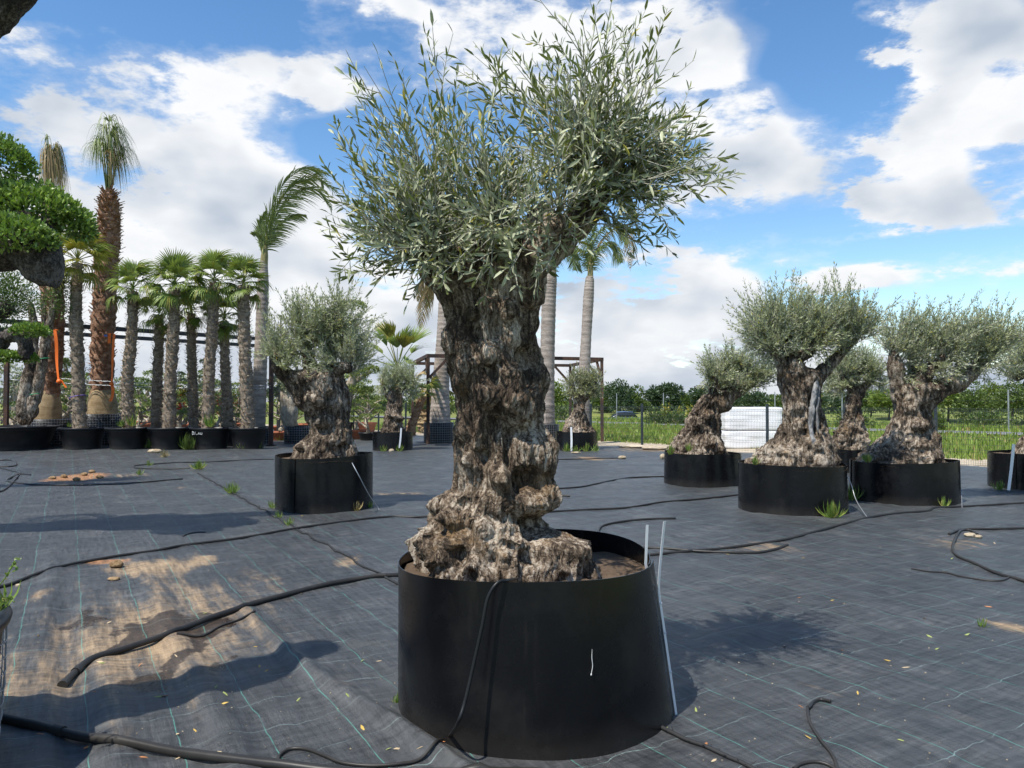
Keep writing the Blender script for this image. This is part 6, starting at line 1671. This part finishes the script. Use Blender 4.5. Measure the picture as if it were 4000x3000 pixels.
mb.build('wire_mesh', M['wire'], ft, kind='stuff')
st_ = thing('clipped_tree', 'thick stump-trunked tree in the wire-caged tub at the left edge, seen only by its shadow', 'tree', (-2.75, 2.95, 0))
tx = lambda x, y, z: np.array((x + 2.75, y - 2.95, z))
mb = MB(); limb(mb, [tx(-2.8, 2.95, .45), tx(-2.90, 3.0, 1.2), tx(-2.82, 3.02, 2.0), tx(-2.72, 3.06, 2.7), tx(-2.62, 3.2, 3.3), tx(-2.60, 3.30, 3.75)], .30, .15, 3, 36, 60, .22, .01, 18); mb.build('trunk', M['dark_bark'], st_)
mb = MB(); limb(mb, [tx(-2.82, 3.0, 1.5), tx(-3.3, 2.9, 2.0), tx(-3.8, 2.7, 2.3)], .16, .08, 5, 24, 40); mb.build('limb', M['dark_bark'], st_)
pad(tx(-4.0, 2.6, 2.4), .6, .5, .3, 1800, .036, .019, r_, M['holly'], st_)

# ------------------------------------------------------------------ hoses and cables on the fabric
def hose(label, px, rad, seed=1, name='irrigation_pipe', n=90, mat='pipe', cap=None, lift=0.0):
    pts = [G(x, y) for x, y in px]
    c = spline(pts, n)
    c[:, 2] = fabric_h(c[:, 0], c[:, 1]) + rad * .85 + lift
    # a stiff pipe bridges the hollows
    kk = np.ones(13) / 13; c[:, 2] = np.maximum(np.convolve(np.pad(c[:, 2], 6, mode='edge'), kk, 'valid'), c[:, 2] - .012)
    o0 = c[0].copy(); o0[2] = 0
    root = None
    mb = MB(); tube(mb, c - o0, rad, 10)
    if cap is None:
        o = mb.build(name, M[mat]); o.location = tuple(o0)
        return tag(o, label, 'pipe', 'black irrigation pipes on the ground fabric')
    root = thing(name, label, 'pipe', o0, 'black irrigation pipes on the ground fabric')
    mb.build('tube', M[mat], root)
    for f in cap:
        i = int(f * (n - 1)); j = min(i + 1, n - 1); i2 = max(j - 1, 0)
        d = unit(c[j] - c[i2]); p = c[i] - o0
        mb = MB(); tube(mb, [p - d * .03, p + d * .022], rad * 1.28, 12); mb.build('fitting', M[mat], root)
    return root
hose('thick pipe ending in a plug in the left foreground, running behind the big planter', [(250, 2665), (289, 2625), (362, 2575), (506, 2528), (723, 2452), (940, 2380), (1085, 2340), (1265, 2293), (1446, 2264), (1540, 2257), (1700, 2240), (1900, 2215)], .020, cap=(0.0, .12))
hose('long thick pipe crossing the left fabric in front of the stocky olive', [(-80, 2320), (0, 2289), (58, 2271), (217, 2221), (405, 2181), (615, 2152), (723, 2134), (940, 2105), (1193, 2061), (1490, 2025), (1650, 2024), (1900, 2015), (2123, 2003), (2302, 1993), (2454, 1986), (2589, 1965), (2703, 1954), (2890, 1934)], .0135, n=150)
hose('thick pipe along the bottom edge of the picture from the caged tub', [(-60, 2830), (42, 2844), (211, 2865), (380, 2891), (548, 2916), (900, 2975), (1300, 3025), (1700, 3045), (2100, 3035), (2500, 3040), (2900, 3060)], .021, n=110, cap=(.22,))
hose('pipe stub ending on the sand right of the big planter', [(2380, 2140), (2541, 2144), (2771, 2158), (2900, 2164), (2968, 2161), (3042, 2147), (3076, 2134)], .0135)
hose('long pipe running from the big planter past the right-hand planters to the right edge', [(2350, 2190), (2544, 2171), (2703, 2154), (2880, 2137), (3063, 2114), (3178, 2083), (3381, 2029), (3503, 2008), (3619, 1998), (3653, 1988), (3754, 1981), (4000, 1968), (4200, 1960)], .0135, n=130)
hose('pipe looping back on itself by tan stones at the right edge', [(3819, 2090), (3788, 2075), (3754, 2078), (3734, 2103), (3721, 2144), (3741, 2175), (3822, 2212), (3910, 2249), (4000, 2276), (4150, 2330)], .0135)
hose('pipe running off to the right edge behind the loop', [(3707, 2093), (3760, 2074), (3850, 2070), (4000, 2066), (4200, 2060)], .014)
hose('curled pipe end just behind the big planter at right', [(2638, 2028), (2508, 2034), (2399, 2046), (2350, 2060), (2337, 2079), (2342, 2095), (2361, 2106), (2420, 2122)], .0135)
hose('pipe crossing behind the big trunk at right towards the leaning olive', [(2080, 1918), (2155, 1914), (2253, 1905), (2345, 1889), (2475, 1867), (2600, 1862), (2750, 1858)], .0135)
hose('pipe far back right of the big trunk near pale stones', [(2060, 1800), (2160, 1799), (2296, 1794), (2421, 1786)], .0135)
hose('short pipe end showing right of the big trunk', [(2000, 1932), (2155, 1938), (2226, 1941)], .014)
hose('hairpin pipe loop on the left fabric beside a grass tuft', [(1070, 1795), (1019, 1796), (845, 1802), (721, 1806), (597, 1815), (537, 1819), (525, 1826), (537, 1833), (646, 1835), (741, 1835)], .0135)
hose('curved pipe round the red clay patch at left', [(713, 1871), (646, 1878), (497, 1890), (348, 1895), (199, 1895), (99, 1890), (40, 1881), (30, 1873), (75, 1856), (119, 1858)], .0135)
hose('tangled pipe coil at the left edge', [(-80, 1800), (0, 1801), (45, 1801), (64, 1815), (50, 1827), (0, 1829), (-60, 1830)], .016)
hose('pipe tail below the tangled coil at left', [(-20, 1925), (10, 1920), (38, 1898), (60, 1872), (80, 1850), (40, 1838), (-10, 1832)], .014)
# drip lines
hose('thin drip line with emitter lying in the right foreground', [(3246, 2748), (3205, 2737), (3178, 2744), (3161, 2765), (3154, 2778), (3165, 2829), (3205, 2897), (3253, 2965), (3270, 3010), (3280, 3080)], .0075, name='drip_line', cap=(.34,), lift=.004)
hose('thin drip line lying beside the looped pipe at right', [(3558, 2229), (3620, 2233), (3693, 2236), (3754, 2253), (3856, 2270), (3917, 2272), (3951, 2256)], .007, name='drip_line', cap=(.33,))
hose('short drip line lying beneath the plugged pipe', [(690, 2478), (790, 2465), (870, 2435), (985, 2405), (992, 2398)], .0075, name='drip_line', cap=(.3,))
hose('tiny drip line with emitter on the left fabric', [(715, 2100), (735, 2093), (770, 2085), (803, 2083)], .007, name='drip_line', cap=(.25,))
hose('arched drip stub beside the long left pipe', [(735, 2135), (760, 2125), (790, 2122), (790, 2130)], .006, name='drip_line')
hose('drip line curl at the bottom edge right of the planter', [(3100, 3010), (3130, 2992), (3180, 2986), (3230, 2994), (3270, 3010)], .0075, name='drip_line')
# cable over the big planter
path = []
zc = lambda x, y, Y: P(x, y, Y)
path = [P(2015, 2262, 3.42), P(1982, 2268, 3.30), P(1944, 2276, 3.262), P(1906, 2335, 3.245), P(1884, 2443, 3.235), P(1856, 2570, 3.225), P(1818, 2734, 3.205), P(1785, 2830, 3.19)]
gl = [(1745, 2895), (1704, 2943), (1640, 2975), (1558, 2992), (1450, 2997), (1340, 2985), (1265, 2955), (1195, 2922), (1130, 2918), (1090, 2945), (1088, 2985)]
for x, y in gl:
    g = G(x, y); g[2] = float(fabric_h(g[0], g[1])) + .009; path.append(g)
mb = MB(); tube(mb, spline(path, 150), .0075, 9)
tag(mb.build('drip_line', M['pipe']), 'black cable hanging over the front of the big planter and curling on the fabric', 'pipe', 'black irrigation pipes on the ground fabric')
# thin grey feed wires at the other planters
for label, pts in (('thin grey feed wire down the right side of the stocky olive planter', [P(1375, 1808, 10.2), P(1400, 1855, 10.15), P(1440, 1930, 10.3), G(1480, 1990), G(1495, 2020)]), ('thin feed wire slanting from the tallest olive planter to the pipe', [P(3290, 1832, 10.6), P(3320, 1880, 10.6), P(3345, 1955, 10.4), G(3390, 2025)]), ('thin feed wire at the right side of the broad olive planter', [P(3712, 1812, 11.6), P(3740, 1850, 11.4), P(3755, 1930, 11.3), G(3758, 1984)])):
    mb = MB(); tube(mb, spline(pts, 30), .006, 5); tag(mb.build('feed_wire', M['wire']), label, 'wire', 'thin feed wires of the planters')
# hose inside the big planter
mb = MB(); tube(mb, spline([P(2290, 2215, 4.25), P(2345, 2218, 4.22), P(2400, 2232, 4.15), P(2440, 2245, 4.1)], 20), .016, 9); tag(mb.build('irrigation_pipe', M['pipe']), 'short pipe lying on the soil inside the big planter', 'pipe', 'black irrigation pipes on the ground fabric')
# frayed selvedge along the fabric seam
mb = MB(); r = np.random.default_rng(8)
vv = np.arange(0.9, 17, .05)
u0 = np.interp(vv, (0, 2.0, 3.2, 6, 17), (SEAM_U + .10, SEAM_U + .08, SEAM_U + .02, SEAM_U, SEAM_U - .03)) + .012 * np.sin(vv * 9)
sx, sy = u0 * UX - vv * UY, u0 * UY + vv * UX
pts = np.stack((sx, sy, fabric_h(sx, sy) + .008), -1)
tube(mb, pts, .010, 5)
for i in range(0, len(pts)):
    for q in range(2):
        d = unit(np.array((r.normal(0, 1), r.normal(0, 1), abs(r.normal(0, .5)) + .05))); tube(mb, [pts[i], pts[i] + d * r.uniform(.015, .045)], .0018, 3, cap=False)
o = mb.build('fabric_seam', M['rubber']); structure(o)

# ------------------------------------------------------------------ weeds, stones, fallen leaves
def weed(label, px, py, size, n, mat='weed', spread=.9, wide=.16, seed=1, z=None, Y=None):
    r = np.random.default_rng(seed); n = int(n * 1.7); wide = wide * .34
    g = G(px, py) if Y is None else P(px, py, Y)
    if Y is None:
        g[2] = float(fabric_h(g[0], g[1]))
        size = size * .85
    mb = MB()
    a = r.uniform(0, 2 * pi, n); e = r.uniform(.1, 1.15, n) * spread
    dirs = np.stack((np.cos(a) * np.sin(e), np.sin(a) * np.sin(e), np.cos(e)), -1)
    pos = np.stack((np.cos(a) * size * .15 * r.uniform(0, 1, n), np.sin(a) * size * .15 * r.uniform(0, 1, n), np.full(n, -.004)), -1)
    L = size * r.uniform(.5, 1.15, n)
    leaves8(mb, pos, dirs, np.cross(dirs, (0, 0, 1)) + .05, L, np.maximum(L * wide, .006), r.uniform(0, 1, n), curl=.45)
    o = mb.build('weed', M[mat]); o.location = tuple(g)
    return tag(o, label, 'weed', 'weeds on the ground fabric and in the planters')
W = [('big grassy weed tuft on the left fabric', 775, 1836, .24, 60, .10), ('small weed tuft inside the hairpin pipe loop', 583, 1818, .14, 24, .13), ('small weed beside the red clay patch', 545, 1857, .15, 26, .13), ('weed tuft on the seam left of the stocky olive planter', 908, 1927, .22, 44, .12), ('weed at the left foot of the stocky olive planter', 1062, 1985, .13, 18, .2),
     ('weed on the seam in front of the stocky olive planter', 1088, 2022, .11, 20, .2), ('sprawling weed on the seam by the long left pipe', 1130, 2052, .12, 18, .2), ('broad-leaved weed at the front foot of the stocky olive planter', 1310, 1997, .20, 18, .2), ('low weed left of the broad-leaved one at the stocky olive planter', 1245, 2000, .12, 20, .2), ('tiny weed at the left front of the stocky olive planter', 1195, 2000, .08, 12, .25), ('weed at the right foot of the stocky olive planter', 1445, 1985, .12, 16, .2),
     ('grass tuft at the right foot of the tallest olive planter', 3248, 2022, .24, 60, .08), ('leafy tuft between the two large right-hand planters', 3325, 1954, .26, 44, .1), ('small weed at the right foot of the broad olive planter', 3690, 1980, .17, 16, .25), ('weed at the foot of the planter on the right edge', 3905, 1916, .20, 20, .2), ('weed left of the pale-stripped small planter', 1494, 1764, .22, 16, .2), ('weed at the strip of the small far planter', 1562, 1764, .24, 16, .2),
     ('weed at the left foot of the pale olive planter', 2178, 1757, .26, 24, .16), ('leafy weed left of the white pipe at the pale olive planter', 2212, 1762, .30, 20, .2), ('weed right of the white pipe at the pale olive planter', 2252, 1764, .24, 16, .2), ('weed near the right foot of the pale olive planter', 2292, 1764, .30, 18, .2), ('weed at the right edge of the pale olive planter', 2328, 1762, .26, 16, .2), ('dark leafy weed between the third and fourth tub', 735, 1756, .55, 60, .14), ('small weed between the second and third tub', 578, 1752, .34, 30, .14),
     ('tiny weed at the left foot of the big planter', 1548, 2745, .07, 10, .2), ('tiny dark weed on the right fabric', 3838, 2448, .07, 14, .15), ('weed by the wire basket behind the left olive', 1098, 1722, .30, 26, .16), ('weed at the left foot of the leaning olive planter', 2610, 1885, .12, 14, .2), ('weed in front of the rightmost fan palm tub', 1005, 1754, .36, 14, .1), ('slender weed in front of the rightmost tub left side', 945, 1756, .26, 10, .1)]
for i, (txt, px, py, s, n, wd) in enumerate(W):
    weed(txt, px, py, s, n, mat='wood_leaf' if txt.startswith('dark') else 'weed', wide=wd, seed=900 + i, spread=1.25)
for i, (txt, px, py, mt, s, n) in enumerate((('dry straw tuft at the stocky olive planter', 1390, 1995, 'dry_weed', .15, 40), ('dry straw by the limestone at the back left', 640, 1785, 'dry_weed', .22, 30))):
    weed(txt, px, py, s, n, mat=mt, wide=.05, seed=960 + i, spread=1.3)
for i, (txt, px, py, Y, s, n) in enumerate((('green weeds growing in the tub right of the tallest palm', 478, 1668, 23.8, .22, 40), ('tall weed sprig in the tub right of the tallest palm', 518, 1664, 23.7, .35, 14), ('weeds growing in the chalk-marked tub', 822, 1668, 23.7, .38, 26), ('tiny weed in the dented tub', 270, 1668, 23.7, .16, 10), ('weeds on the soil of the leaning olive planter', 2620, 1775, 13.5, .16, 30), ('second weed patch on the soil of the leaning olive planter', 2690, 1762, 13.3, .13, 24), ('weeds at the left foot of the tallest olive', 2950, 1815, 10.2, .12, 26), ('weeds at the left foot of the broad olive', 3390, 1805, 11.2, .12, 30), ('small green weed on the soil inside the big planter', 2420, 2232, 4.1, .045, 10), ('clover-like weed inside the caged tub at left', -20, 2390, 3.2, .12, 30))):
    weed(txt, px, py, s, n, wide=.2, seed=980 + i, Y=Y, spread=1.0)
# two slender stems rising from the caged tub
for i, pts in enumerate((([(-15, 2300), (15, 2265), (40, 2225), (62, 2195)], 'slender green stem with buds at the left edge, the upper one'), ([(-15, 2395), (5, 2365), (30, 2345), (40, 2335)], 'slender green stem with buds at the left edge, the lower one'))):
    c = spline([P(x, y, 3.1) for x, y in pts[0]], 14); mb = MB(); tube(mb, c, .0025, 5, rnd=.4)
    r = np.random.default_rng(i); q = c[r.integers(6, 14, 26)] + r.normal(0, .008, (26, 3)); leaves8(mb, q, r.normal(0, 1, (26, 3)) + np.array((0, 0, .6)), r.normal(0, 1, (26, 3)), r.uniform(.012, .022, 26), r.uniform(.006, .011, 26), r.uniform(0, 1, 26))
    tag(mb.build('weed', M['weed']), pts[1], 'weed', 'weeds on the ground fabric and in the planters')

def rock(name, label, px, py, sx, sy, sz, mat, seed, cat='stone', group='stones on the ground fabric'):
    g = G(px, py); g[2] = float(fabric_h(g[0], g[1]))
    n, m_ = 28, 16
    th = np.arange(n) * 2 * pi / n; ph = np.linspace(0.02, pi - .02, m_)
    T, F_ = np.meshgrid(th, ph)
    d = np.stack((np.cos(T) * np.sin(F_), np.sin(T) * np.sin(F_), np.cos(F_)), -1)
    r = 1 + .30 * fbm(d * 1.3 + seed, 3, seed) + .10 * fbm(d * 5 + seed, 2, seed + 1)
    V = d * r[..., None] * np.array((sx, sy, sz)) / 2 + np.array((0, 0, sz * .36))
    mb = MB(); mb.add(V.reshape(-1, 3), grid_faces(n, m_, True)[:, ::-1]); o = mb.build(name, mat); o.location = tuple(g)
    return tag(o, label, cat, group)
rock('stone', 'flat pale limestone lying before the third tub', 606, 1768, .40, .24, .13, M['stone'], 1)
rock('stone', 'pale upright stone before the chalk-marked tub', 758, 1754, .18, .16, .20, M['stone'], 2)
rock('clod', 'brown clod of earth beside the long left pipe', 456, 2212, .125, .10, .075, M['clod'], 3, 'clod', 'clods of earth on the fabric')
rock('clod', 'flat crumbly clod below the larger brown clod', 446, 2256, .10, .085, .03, M['clod'], 4, 'clod', 'clods of earth on the fabric')
rock('stone', 'small white stone under the long left pipe', 70, 2281, .045, .035, .025, M['stone'], 5)
rock('stone', 'small pale stone before the pale-stripped planter', 1529, 1767, .16, .12, .10, M['stone'], 6)
rock('stone', 'pale stone right of the big trunk far back', 2431, 1789, .20, .16, .10, M['stone'], 7)
rock('stone', 'flat tan stone before the pale olive planter', 2250, 1769, .28, .16, .05, M['stone'], 8)
rock('stone', 'tan stone inside the pipe loop at right, the larger one', 3790, 2097, .12, .09, .05, M['stone'], 9)
rock('stone', 'tan stone inside the pipe loop at right, the smaller one', 3822, 2102, .075, .06, .04, M['stone'], 10)
rock('stone', 'tan stone at the left foot of the leaning olive planter', 2590, 1790, .16, .12, .16, M['stone'], 11)
rock('stone', 'round pebble at the right front foot of the big planter, larger one', 2435, 2888, .032, .028, .024, M['stone'], 12)
rock('stone', 'round pebble at the right front foot of the big planter, smaller one', 2462, 2882, .022, .022, .02, M['stone'], 13)
rock('stone', 'sandy lump by the fence foot, left one', 2480, 1752, .9, .5, .12, M['dirt'], 14)
rock('stone', 'sandy lump by the fence foot, right one', 2560, 1757, .8, .5, .16, M['dirt'], 15)
for i, (px, py) in enumerate(((250, 1866), (330, 1860), (390, 1868), (300, 1876), (205, 1872), (360, 1852))):
    rock('clod', 'reddish clod on the red clay patch, %s' % ('left part', 'middle back', 'right part', 'middle front', 'far left', 'right back')[i], px, py, .13, .11, .075, M['clod'], 30 + i, 'clod', 'clods on the red clay patch')

FM = []
for mt in ('yellow_leaf', 'tan_leaf', 'rust_leaf', 'green_leaf'):
    for c_ in (.16, .34):
        mb = MB(); leaves8(mb, np.array([(0, -.5, 0.)]), np.array([(0, 1.0, 0)]), np.array([(1.0, 0, 0)]), np.array([1.0]), np.array([.24]), np.array([.5]), curl=-c_, fold=.5); FM.append(mb.mesh('fallen_leaf', M[mt]))
r = np.random.default_rng(44)
spots = [(150, 2862), (165, 2880), (370, 2705), (390, 2585), (860, 2310), (800, 2390), (1000, 2515), (1015, 2585), (1040, 2610), (840, 2690), (640, 2710), (615, 2715), (870, 2755), (1165, 2726), (1360, 2740), (1415, 2848), (1515, 2930), (1560, 2925), (1725, 2918), (1905, 2938), (1985, 2945), (2080, 2938), (2240, 2928), (2370, 2905), (2410, 2900), (2580, 2830), (2600, 2845), (2570, 2840), (2760, 2905), (2800, 2945), (2790, 2975),
         (3130, 2755), (3350, 2705), (3290, 2542), (3655, 2535), (3470, 2580), (3630, 2485), (3520, 2900), (1480, 2580), (1410, 2575), (690, 2560), (540, 2590), (420, 2430), (150, 2490), (880, 2700), (340, 2900), (560, 2945), (700, 2950), (3250, 2345), (3120, 2340)]
for i in range(24):
    spots.append((r.uniform(60, 3950), r.uniform(2150, 2960) if i % 3 else r.uniform(1980, 2200)))
for (px, py) in spots:
    g = G(px, py)
    if math.hypot(g[0] - .11, g[1] - 3.95) < .70:
        continue
    z = float(fabric_h(g[0], g[1])) + .006
    o = bpy.data.objects.new('fallen_leaf', FM[int(r.integers(0, 8))]); coll.objects.link(o)
    s = r.uniform(.034, .062); o.location = (g[0], g[1], z); o.scale = (s, s, s); o.rotation_euler = (r.normal(0, .18), r.normal(0, .25), r.uniform(0, 6.28))
    tag(o, 'small dry olive leaf lying loose on the black ground fabric', 'leaf', 'fallen leaves on the fabric')
# grit: tiny stones and crumbs, uncountable
mb = MB(); n = 420
px = r.uniform(0, 4000, n); py = 1700 + 1300 * r.uniform(0, 1, n) ** 1.0
for x, y in zip(px, py):
    g = G(x, y)
    if fence_dist(g[0], g[1]) > -.4 or math.hypot(g[0] - .11, g[1] - 3.95) < .70:
        continue
    z = float(fabric_h(g[0], g[1])); s = r.uniform(.002, .006)
    d = np.array([(1, 0, 0), (-.5, .9, 0), (-.5, -.9, 0), (.1, .1, .9)]) * s * r.uniform(.7, 1.3, (4, 3)); mb.add(d + np.array((g[0], g[1], z + .001)), [(0, 1, 3), (1, 2, 3), (2, 0, 3)])
o = mb.build('grit', M['stone'], smooth=False); o['kind'] = 'stuff'; o['label'] = 'tiny pale crumbs of grit scattered over the fabric'

# white streak and specks on the big planter
def on_wall(px, py):
    d = ray(px, py); o_ = np.array((0, 0, CAM_H))
    for t in np.linspace(2.6, 4.2, 1200):
        p = o_ + d * t; f = np.clip((p[2] + .03) / .75, 0, 1)
        cxw, cyw = .10 + .015 - .055 * f, 3.94 - .01 * f
        if math.hypot(p[0] - cxw, p[1] - cyw) < .69 + (.642 - .69) * f + .014:
            return p - np.array((.10, 3.94, 0))
    return None
mb = MB()
q = [on_wall(x, y) for x, y in ((2313, 2536), (2312, 2570), (2315, 2600), (2311, 2625), (2309, 2638))]
tube(mb, spline(q, 20), np.interp(np.linspace(0, 1, 20), (0, .3, .8, .93, 1), (.0008, .0018, .0014, .0038, .003)), 6)
mb.build('dropping_streak', M['mark'], main_planter)

# grey dead-wood strip on the tallest right-hand olive
tallest = [o for o in bpy.data.objects if o.get('label', '').startswith('tallest olive')][0]
M['deadwood'] = two_tone('dead_wood', (0.12, 0.115, 0.11), (0.36, 0.35, 0.34), 9, 0.85, 0.6, 0.02, (1, 1, .3))
mb = MB(); limb(mb, [P(3190, 1470, 10.46), P(3182, 1530, 10.44), P(3172, 1600, 10.42), P(3166, 1660, 10.40), P(3172, 1705, 10.36), P(3185, 1740, 10.32)], .040, .028, 9, 24, 40, .45, .004, 14); mb.build('dead_wood', M['deadwood'], tallest)
mb = MB(); limb(mb, [P(3195, 1490, 10.50), P(3196, 1540, 10.48), P(3190, 1620, 10.44), P(3196, 1690, 10.40)], .026, .02, 10, 20, 30, .45, .004, 14); mb.build('dead_wood', M['deadwood'], tallest)
